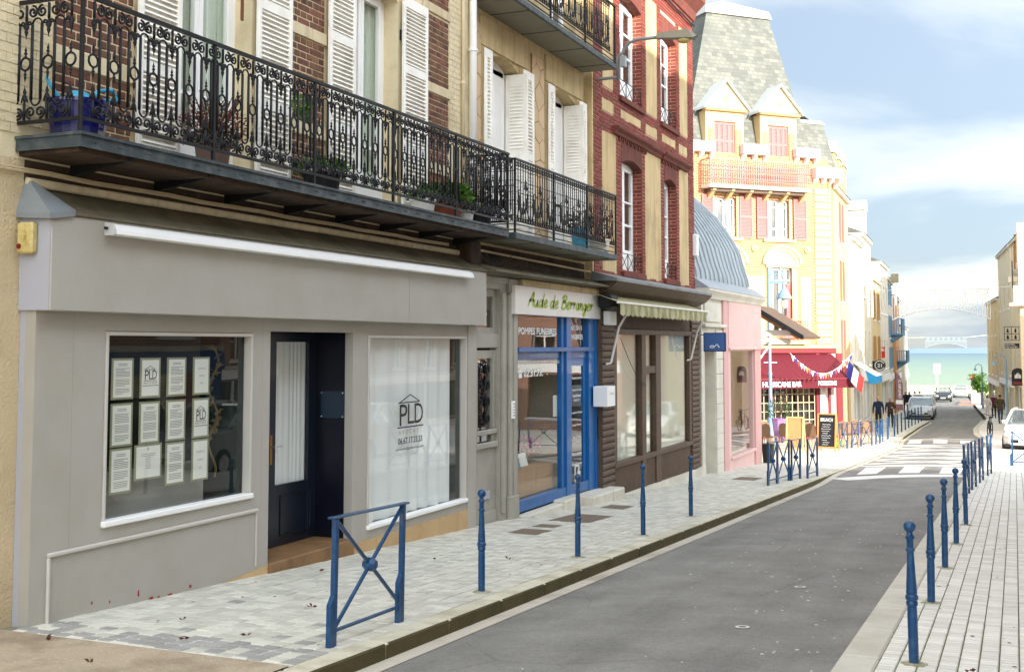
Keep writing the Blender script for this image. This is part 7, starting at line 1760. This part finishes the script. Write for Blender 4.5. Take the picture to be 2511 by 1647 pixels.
def easel(name, label, x, y, rz, w, h, face, frame, write=False):
    t = thing(name, label, 'board', (x, y, gl(y)), rz, None, local=True); tl = .14
    b = MB(); b.hexa([(-w / 2, 0, .12), (w / 2, 0, .12), (w / 2, .02, .12), (-w / 2, .02, .12)], [(-w / 2, tl, h), (w / 2, tl, h), (w / 2, tl + .02, h), (-w / 2, tl + .02, h)]); b.build('face', A[face], t)
    f = MB()
    for sx in (-1, 1): f.bar((sx * w / 2, -.01, 0), (sx * w / 2, tl - .01, h), .045); f.bar((sx * w / 2, .36, 0), (sx * w / 2, tl + .02, h), .035)
    f.bar((-w / 2, -.008, .14), (w / 2, -.008, .14), .045); f.bar((-w / 2, tl - .01, h), (w / 2, tl - .01, h), .045); f.build('frame', A[frame], t)
    if write:
        M = Matrix(((1, 0, 0, -w * .36), (0, -math.sin(.12), -1, tl * .80 - .016), (0, 1, 0, h * .80), (0, 0, 0, 1)))
        q = text_mb('BRUNCH', w * .7, .12, shear=.1, bold=.01); q.v = [(v[0] - w * .36, tl * (h * .80 + v[1]) / h - .022, h * .80 + v[1]) for v in q.v]; q.build('chalk_lettering', A['letter_white'], t)
        l = MB()
        for i in range(10):
            z = h * .72 - i * .075; wd = rnd.uniform(.18, .4) * w; x0 = -w * .3 + rnd.uniform(0, .1) * w; k = 8
            l.tube([(x0 + wd * 1.4 * j / k, tl * z / h - .02, z + .012 * math.sin(j * 2.3 + i)) for j in range(k + 1)], .006, 4)
        l.build('chalk_lines', A['letter_white'], t)
easel('chalk_board', 'orange framed chalkboard easel with white writing on the terrace', -5.95, 41.5, R(-12), .62, 1.25, 'chalk', 'wood_light', True); easel('blank_board', 'blank cream board easel on the terrace', -6.75, 39.9, R(-8), .55, 1.15, 'plank', 'tower_stone')
t = thing('potted_olive', 'small olive bush in a tall lilac pot before the bar window', 'plant', (-8.1, 44.6, gl(44.6))); z = gl(44.6); MB().lathe([(.16, 0), (.26, .85), (.28, .87), (.26, .9), (.22, .86)], -8.1, 44.6, z + .1, 8).build('pot', A['purple'], t); foliage(t, -8.1, 44.6, z + 1.0, 420, .42, .85, 'leaf_dark', .1, .02, 1.0, 14)
t = thing('dark_planter_bin', 'dark grey bucket at the corner of the pink shop', 'bucket', (-6.3, 33.0, gl(33))); MB().lathe([(.14, 0), (.18, .5), (.19, .52)], -6.3, 33.0, gl(33.0), 14).build('bucket', A['dark'], t)
# small green spill behind the barriers: sacks
t = thing('green_sack', 'green and yellow sack lying under a terrace table', 'sack', (-6.0, 44.0, gl(44))); MB().ball((-5.95, 43.7, gl(43.7) + .2), .2, 10, 7, 0, (1, 1, 1)).build('sack', pmat('bright green bag', lin(70, 150, 50), .5, .2, 6), t, smooth=True)
# ---- bicycle against the right barrier
t = thing('bicycle', 'dark bicycle leaning at the right kerb by the crossing', 'bicycle', (-1.0, 56, g(56)), 0, None, local=True); t.rotation_euler = (0, R(4), R(8))
def wheel(y): return [(0, y + .33 * math.cos(a), .34 + .33 * math.sin(a)) for a in [6.283 * i / 20 for i in range(21)]]
for y in (0, 1.02):
    w = MB().tube(wheel(y), .022, 6).build('wheel', A['rubber'], t); s_ = MB()
    for i in range(8): a = math.pi * i / 8; s_.bar((0, y - .32 * math.cos(a), .34 - .32 * math.sin(a)), (0, y + .32 * math.cos(a), .34 + .32 * math.sin(a)), .005)
    s_.build('spokes', A['chrome'], w)
f = MB()
for p, q in (((0, 1.02, .34), (0, .93, .88)), ((0, .93, .80), (0, .42, .32)), ((0, .42, .32), (0, .33, .85)), ((0, .33, .78), (0, .93, .84)), ((0, 0, .34), (0, .42, .32)), ((0, 0, .34), (0, .34, .76))): f.tube([p, q], .018, 6)
f.build('frame', A['iron'], t); MB().tube([(-.27, .86, .98), (0, .93, .93), (.27, .86, .98)], .014, 6).build('handlebar', A['iron'], t); MB().cbox(-.06, .06, .18, .44, .86, .92, .02).build('saddle', A['rubber'], t); MB().lathe([(.10, -.01), (.10, .01)], 0, 0, 0, 14).xf(Matrix.Translation((.03, .42, .32)) @ Matrix.Rotation(math.pi / 2, 4, 'Y')).build('chainring', A['chrome'], t)
# ================================================================== vehicles
def car(name, label, x, y, rz, paint, L_=4.0, W=1.72, H=1.47, face=1, group='cars parked down the street', suv=False):
    """front towards -y of its own frame"""
    t = thing(name, label, 'car', (x, y, g(y) - .1), rz, group, local=True); h = L_ / 2; w = W / 2
    # lofted cross sections along the length: (y, half width low, half width belt, z low, z belt)
    S = [(-h, .62, .55, .34, .58), (-h + .12, .80, .74, .24, .72), (-h + .45, .96, .92, .20, .84), (-h + 1.05, 1, .95, .20, .97), (-.2, 1, .97, .20, 1.0), (.9, 1, .97, .20, 1.02), (h - .35, .98, .93, .22, 1.02), (h - .08, .88, .82, .28, .98), (h, .74, .70, .36, .86)]
    b = MB(); R_ = []
    for (yy, a, c, z0, z1) in S:
        R_.append([(-w * a * .92, yy, z0), (-w * a, yy, z0 + .14), (-w * a, yy, (z0 + z1) * .55), (-w * c, yy, z1), (-w * c * .6, yy, z1 + .035), (w * c * .6, yy, z1 + .035), (w * c, yy, z1), (w * a, yy, (z0 + z1) * .55), (w * a, yy, z0 + .14), (w * a * .92, yy, z0)])
    n = 10; b.v = [p for r in R_ for p in r]
    for i in range(len(R_) - 1):
        for j in range(n): a = i * n + j; c = i * n + (j + 1) % n; b.f.append((a, c, c + n, a + n)); b.m.append(0)
    b.f.append(tuple(range(n - 1, -1, -1))); b.m.append(0); b.f.append(tuple((len(R_) - 1) * n + j for j in range(n))); b.m.append(0)
    b.build('body', A[paint], t, smooth=True, ang=40)
    G_ = [(-.95, .93, 1.0), (-.28, .80, H), (.75, .78, H + .01), (h - .42, .86, 1.03)]
    c = MB(); rr = [[(-w * a, yy, z if k else z), (w * a, yy, z)] for k, (yy, a, z) in enumerate(G_)]
    pts = [(-.98, 1.0), (-.30, H - .03), (0, H), (.7, H), (h - .62, H - .06), (h - .3, 1.02)]
    roof = MB()
    for (p, q) in ((1, 2), (2, 3), (3, 4)): roof.quad((-w * .76, pts[p][0], pts[p][1]), (w * .76, pts[p][0], pts[p][1]), (w * .76, pts[q][0], pts[q][1]), (-w * .76, pts[q][0], pts[q][1]))
    for s_ in (-1, 1):
        for (p, q) in ((0, 1), (5, 4)): roof.tube([(s_ * w * .95, pts[p][0], pts[p][1]), (s_ * w * .78, pts[q][0], pts[q][1])], .045, 6)
        roof.tube([(s_ * w * .96, .25, 1.0), (s_ * w * .78, .2, H - .01)], .04, 6); roof.tube([(s_ * w * .77, pts[i][0], pts[i][1] - .01) for i in (1, 2, 3, 4)], .04, 6)
    roof.build('roof', A[paint], t, smooth=True, ang=40)
    gs = MB(); gs.quad((-w * .93, -.98, 1.0), (w * .93, -.98, 1.0), (w * .76, -.30, H - .03), (-w * .76, -.30, H - .03)); gs.build('windscreen', A['glass_dark'], t)
    gs = MB(); gs.quad((w * .93, h - .3, 1.02), (-w * .93, h - .3, 1.02), (-w * .76, h - .62, H - .06), (w * .76, h - .62, H - .06)); gs.build('rear_window', A['glass_dark'], t)
    for s_ in (-1, 1):
        gs = MB(); gs.poly([(s_ * w * .95, -.95, 1.0), (s_ * w * .95, h - .34, 1.02), (s_ * w * .77, h - .64, H - .07), (s_ * w * .77, .7, H - .02), (s_ * w * .77, -.3, H - .05)]); gs.build('side_window', A['glass_dark'], t)
        MB().cbox(s_ * w * .98 - .02, s_ * w * 1.1 + .02, -.85, -.72, .98, 1.12, .03).build('mirror', A[paint], t)
        MB().ball((s_ * w * .72, -h + .10, .68), .14, 10, 6, 0, (1.2, .7, .65)).build('headlight', A['lamp_lens'], t, smooth=True); MB().ball((s_ * w * .78, h - .04, .78), .11, 8, 6, 0, (.8, .5, 1.3)).build('tail_light', A['red'], t, smooth=True)
        for yy in (-h + .78, h - .72):
            wo = MB().lathe([(.20, -.10), (.30, -.10), (.31, -.06), (.31, .06), (.30, .10), (.20, .10)], 0, 0, 0, 18).xf(Matrix.Translation((s_ * (w - .09), yy, .31)) @ Matrix.Rotation(math.pi / 2, 4, 'Y')).build('wheel', A['rubber'], t, smooth=True, ang=30)
            MB().lathe([(.19, -.105), (.06, -.11), (.06, .11), (.19, .105)], 0, 0, 0, 12).xf(Matrix.Translation((s_ * (w - .09), yy, .31)) @ Matrix.Rotation(math.pi / 2, 4, 'Y')).build('hubcap', A['chrome'], wo)
    MB().cbox(-w * .6, w * .6, -h - .015, -h + .1, .40, .52, .02).build('grille', A['black'], t); MB().box(-w * .3, w * .3, -h - .02, -h - .015, .43, .53).build('number_plate', A['letter_white'], t)
    MB().cbox(-w * .85, w * .85, -h + .02, -h + .15, .24, .36, .02).build('bumper', A['black'], t); MB().box(-w * .8, w * .8, -.7, h - .5, .35, .98).build('cabin_floor', A['dark'], t)
    return t
def carpaint(n, c): return pmat(n, c, .25, .02, 2, coat=1.0, spec=.5)
A['lamp_lens'] = pmat('headlight lens', lin(210, 214, 214), .15, .03, 4, coat=.5)
A['car_white'] = carpaint('white car paint', lin(224, 222, 216)); A['car_dark'] = carpaint('dark blue black car paint', lin(30, 38, 50)); A['car_black'] = carpaint('black car paint', lin(30, 28, 28)); A['car_silver'] = carpaint('silver car paint', lin(180, 182, 182))
car('parked_car', 'silver hatchback first in the row parked on the left', -6.0, 87.0, R(1.5), 'car_silver'); car('white_parked_car', 'white car right behind the silver hatchback on the left', -6.25, 92.6, R(1.5), 'car_white', H=1.6); car('black_parked_car', 'black car farther down the road near the sea', -7.3, 140, R(2), 'car_black', H=1.6); car('white_far_car', 'white car beside the sea end of the road', -6.2, 158, R(2), 'car_white', H=1.6)
car('white_square_car', 'white car cut by the right picture edge behind a barrier', .62, 47.4, R(-8), 'car_white', W=1.75, H=1.5)
# cars reflected in the shop windows, parked off to the right
car('opposite_white_car', 'white car parked opposite the shops, out of view to the right', 2.6, 27.5, R(0), 'car_white', group='cars parked opposite the shops'); car('opposite_silver_car', 'silver car parked opposite the shops, out of view to the right', 2.6, 21.5, R(0), 'car_silver', group='cars parked opposite the shops')
# ================================================================== people (one continuous skinned body each)
def person(label, x, y, z, H, face, top, trousers, hairm='hair', stride=.16, arms='down', hat=None, walk=1):
    """face: heading angle about z, 0 = walking towards -Y (to the viewer)"""
    k = H / 1.75
    J = {'pel': (0, 0, .95), 'waist': (0, 0, 1.08), 'chest': (0, .01, 1.30), 'neck': (0, .01, 1.47), 'head0': (0, -.01, 1.55), 'head': (0, -.015, 1.64), 'crown': (0, -.005, 1.73)}
    rad = {'pel': .155, 'waist': .135, 'chest': .165, 'neck': .06, 'head0': .075, 'head': .098, 'crown': .07}
    E_ = [('pel', 'waist'), ('waist', 'chest'), ('chest', 'neck'), ('neck', 'head0'), ('head0', 'head'), ('head', 'crown')]
    for s_, n in ((-1, 'l'), (1, 'r')):
        f = stride * s_ * walk
        J['hip' + n] = (s_ * .09, 0, .90); J['knee' + n] = (s_ * .10, -f * .6 - .02, .50); J['ank' + n] = (s_ * .10, -f * 1.0 + (.05 if f < 0 else 0), .09); J['toe' + n] = (s_ * .115, -f - .17 + (.05 if f < 0 else 0), .04)
        rad.update({'hip' + n: .098, 'knee' + n: .062, 'ank' + n: .046, 'toe' + n: .036}); E_ += [('pel', 'hip' + n), ('hip' + n, 'knee' + n), ('knee' + n, 'ank' + n), ('ank' + n, 'toe' + n)]
        J['sho' + n] = (s_ * .19, .01, 1.40); rad['sho' + n] = .075
        if arms == 'down': J['elb' + n] = (s_ * .25, .04 + f * .4, 1.12); J['wri' + n] = (s_ * .25, -.06 + f * .7, .88)
        elif arms == 'pocket': J['elb' + n] = (s_ * .28, .08, 1.14); J['wri' + n] = (s_ * .20, -.07, .97)
        else: J['elb' + n] = (s_ * .25, .03, 1.12); J['wri' + n] = (s_ * .12, -.20, 1.16) if s_ > 0 else (s_ * .24, -.04, .90)
        w = Vector(J['wri' + n]); d = (w - Vector(J['elb' + n])).normalized()
        J['han' + n] = tuple(w + d * .09); J['fin' + n] = tuple(w + d * .16 + Vector((0, -.02, 0)))
        rad.update({'elb' + n: .056, 'wri' + n: .040, 'han' + n: .038, 'fin' + n: .018}); E_ += [('chest', 'sho' + n), ('sho' + n, 'elb' + n), ('elb' + n, 'wri' + n), ('wri' + n, 'han' + n), ('han' + n, 'fin' + n)]
    names = list(J); me = bpy.data.meshes.new('person'); me.from_pydata([tuple(c * k for c in J[n]) for n in names], [(names.index(a), names.index(c)) for a, c in E_], [])
    o = bpy.data.objects.new('person', me); COL.objects.link(o)
    m_ = o.modifiers.new('skin', 'SKIN'); m_.use_smooth_shade = True; sd = o.modifiers.new('sub', 'SUBSURF'); sd.levels = 1; sd.render_levels = 1
    for i, n in enumerate(names):
        v = me.skin_vertices[0].data[i]; r_ = rad[n] * k; v.radius = (r_ * (1.12 if n in ('chest', 'waist', 'pel') else 1), r_ * (.78 if n in ('chest', 'waist', 'pel') else 1)); v.use_root = (n == 'pel')
    dg = bpy.context.evaluated_depsgraph_get(); me2 = bpy.data.meshes.new_from_object(o.evaluated_get(dg)); bpy.data.objects.remove(o); bpy.data.meshes.remove(me)
    for mm in (A['skin'], A[top], A[trousers], A['rubber'], A[hairm]): me2.materials.append(mm)
    hz = Vector(J['hanl']).z * k
    for p in me2.polygons:
        c = p.center / k; mi = 1
        hand = any((Vector(c) - Vector(J[q])).length < .085 for q in ('hanl', 'hanr', 'finl', 'finr'))
        if c.z > 1.50: mi = 4 if (c.z > 1.67 or (c.y > .0 and c.z > 1.54)) else 0
        elif hand: mi = 0
        elif c.z < .075: mi = 3
        elif c.z < .90 and abs(c.x) < .21: mi = 2
        p.material_index = mi
    me2.polygons.foreach_set('use_smooth', [True] * len(me2.polygons)); me2.name = 'person'
    q = bpy.data.objects.new('person', me2); COL.objects.link(q); q.location = (x, y, z); q.rotation_euler = (0, 0, face); tag(q, label, 'person')
    OFF.pop(q.name, None)
    fc = MB(); fc.ball((0, -.112 * k, 1.625 * k), .018 * k, 6, 4, 0, (.8, 1, 1.5)); 
    fc.build('nose', A['skin'], q); ey = MB()
    for s_ in (-1, 1): ey.ball((s_ * .034 * k, -.098 * k, 1.655 * k), .011 * k, 6, 4)
    ey.build('eyes', A['ink'], q); MB().box(-.025 * k, .025 * k, -.106 * k, -.098 * k, 1.583 * k, 1.59 * k).build('mouth', A['red'], q)
    for s_ in (-1, 1): MB().ball((s_ * .098 * k, 0, 1.635 * k), .022 * k, 6, 4, 0, (.5, .8, 1.3)).build('ear', A['skin'], q)
    return q
for n_, c_ in (('navy_coat', lin(26, 38, 62)), ('brown_coat', lin(62, 46, 42)), ('black_cloth', lin(26, 26, 32)), ('jeans', lin(48, 70, 98)), ('pale_coat', lin(214, 202, 196)), ('dark_red_coat', lin(88, 34, 52)), ('olive_coat', lin(74, 66, 44)), ('grey_hair', lin(150, 140, 132)), ('teal_cloth', lin(40, 96, 120)), ('blond', lin(170, 130, 90)), ('beige_cloth', lin(160, 140, 120))): A[n_] = pmat(n_.replace('_', ' '), c_, .85, .12, 8)
person('person in a dark navy jacket walking towards the camera on the left pavement', -6.62, 65.0, gl(65), 1.74, 0, 'navy_coat', 'black_cloth', 'grey_hair', .14)
person('person in a dark brown jacket with raised hand walking right of the navy one', -6.3, 68.0, gl(68), 1.66, R(6), 'brown_coat', 'black_cloth', 'blond', -.14, 'phone')
person('person in a long pale coat seen behind the bicycle on the right', -1.7, 86.0, g(86), 1.62, R(170), 'pale_coat', 'pale_coat', 'hair', .05, 'down')
person('person in a dark coat with crimson scarf beside the pale coated one', -1.35, 88.0, g(88), 1.70, R(175), 'dark_red_coat', 'black_cloth', 'grey_hair', .06, 'pocket')
person('person in an olive hooded coat standing at the right wall', -.82, 76.0, g(76), 1.78, R(160), 'olive_coat', 'jeans', 'hair', .08, 'pocket')
for i, (x, y, t_, h_) in enumerate(((-7.4, 95, 'black_cloth', 1.75), (-7.9, 98, 'navy_coat', 1.7), (-7.0, 100, 'brown_coat', 1.72), (-7.6, 103, 'olive_coat', 1.68), (-7.1, 97.0, 'black_cloth', 1.66))):
    person(['person in black at the left of the distant group behind the banner', 'person in navy within the distant group behind the banner', 'person in brown at the right of the distant group', 'person in olive at the back of the distant group', 'person in black at the right of the distant group'][i], x, y, gl(y), h_, R(20 * i), t_, 'black_cloth', 'hair', .1)
# ================================================================== sea front
t = thing('no_entry_sign', 'round red no entry sign on a thin post by the sea', 'sign', (-4.2, 140, g(140))); MB().bar((-4.23, 140, g(140)), (-4.23, 140, -1.8), .06).build('post', A['zinc'], t)
b = MB(); b.prism([(-4.23 + .32 * math.cos(a), -2.0 + .32 * math.sin(a)) for a in [6.283 * i / 20 for i in range(20)]], 'y', 139.9, 139.95); b.build('disc', fcol[2], t); MB().box(-4.45, -4.0, 139.87, 139.9, -2.06, -1.94).build('bar', A['letter_white'], t)
t = thing('sea_front_sign', 'tall white panel on a post before the sea', 'sign', (-8.6, 150, g(150))); MB().cbox(-8.85, -8.1, 150, 150.2, -1.85, -.68, .04).build('panel', A['white'], t); MB().bar((-8.5, 150.1, g(150)), (-8.5, 150.1, -1.8), .16).build('post', A['white'], t)
t = thing('promenade_railing', 'pale railing along the promenade at the end of the street', 'railing', (-8, 172, g(172))); b = MB()
for k in range(40): b.bar((-16 + k * .5, 172, g(172)), (-16 + k * .5, 172, g(172) + 1.0), .06)
b.box(-16, 4, 171.95, 172.05, g(172) + .95, g(172) + 1.05); b.box(-16, 4, 171.95, 172.05, g(172) + .5, g(172) + .56); b.build('rails', A['white'], t)
t = thing('lilac_bin', 'small lilac box bin by the far right tree', 'bin', (-3.6, 128, g(128))); MB().cbox(-4.1, -3.2, 127.6, 128.4, g(128), g(128) + 1.15, .08).build('body', pmat('pale lilac metal', lin(172, 168, 190), .5, .05, 3), t)
t = thing('red_paving_island', 'low reddish paved island left of the far right tree', 'island', (-3.5, 132, g(132))); MB().hexa([(-5.2, 126, g(126) - .2), (-2.4, 126, g(126) - .2), (-3.2, 140, g(140) - .2), (-5.4, 140, g(140) - .2)], [(-5.2, 126, g(126) + .06), (-2.4, 126, g(126) + .06), (-3.2, 140, g(140) + .06), (-5.4, 140, g(140) + .06)]).build('surface', pmat('faded red paving', lin(168, 128, 112), .9, .1, 2), t)
def tree(name, label, x, y, H, rad, mat, trunk=.10):
    t = thing(name, label, 'tree', (x, y, g(y))); z = g(y); tr = MB(); tr.tube([(x, y, z), (x + .05, y, z + H * .35), (x - .03, y, z + H * .6)], [trunk, trunk * .8, trunk * .4], 7)
    b = MB(); tips = []
    for i in range(16):
        a = rnd.uniform(0, 6.28); e_ = (x + rad * .7 * math.cos(a) * rnd.random(), y + rad * .7 * math.sin(a) * rnd.random(), z + H * rnd.uniform(.45, .95)); tr.tube([(x, y, z + H * .4), e_], [trunk * .4, .015], 5); tips.append(e_)
    for i in range(1500):
        c = rnd.choice(tips); s_ = rad * .38; p = tuple(c[j] + rnd.gauss(0, s_ * .55) for j in range(3)); b.leaf(p, (rnd.uniform(-1, 1), rnd.uniform(-1, 1), rnd.uniform(-.5, 1)), .22, .07)
    tr.build('trunk', A['brownwood'], t); b.build('crown', A[mat], t)
tree('street_tree', 'small leafy green tree beside the far right houses', -3.0, 124, 3.1, .95, 'leaf')
# ================================================================== the side of the street behind and right of the camera
A['opp_brick'] = brick_wall_mat('opposite red brick', lin(150, 84, 64), lin(132, 70, 54), lin(190, 170, 150), .22, .073, .012)
A['opp_cream'] = pmat('opposite cream render', lin(206, 196, 176), .8, .08, 1)
OX = 4.3
for i, (x, y0, L_, top, m_, lab) in enumerate(((OX, -4.0, 10.0, 10.7, 'opp_cream', 'cream house opposite the grey shop, behind the camera'), (OX, 6.1, 17.5, 10.8, 'opp_brick', 'red brick house with blue shop opposite the stone house'), (17, 14, 16, 2.6, 'opp_brick', 'low brick house across the square, near end'), (17, 30.5, 16, 2.4, 'opp_brick', 'low brick house across the square, middle'), (17, 47, 18, 2.2, 'opp_brick', 'low brick house across the square, far end'))):
    row_house('opposite_house', lab, x, y0 + L_, L_ - .05, top, m_, 0, side=1, nwin=5, floors=4 if top > 9 else 2, roofh=.8, base='blue' if i == 1 else m_, shop='blue' if i == 1 else 'white', group='houses opposite the shops', ww=1.1, depth=3.4)
row_house('square_house', 'cream house closing the square to the right of the hotel, out of view', 9.1, 63, 9, 5.5, 'opp_cream', 0, th=0, nwin=3, floors=3, group='houses opposite the shops', ww=1.1, zbase=-3.3)
row_house('square_brick_house', 'red brick house at the end of the square, out of view to the right', 3.0, 50.5, 7, 4.6, 'opp_brick', 0, th=0, nwin=3, floors=3, group='houses opposite the shops', ww=1.2, zbase=-2.7, depth=7, roofh=1.0)
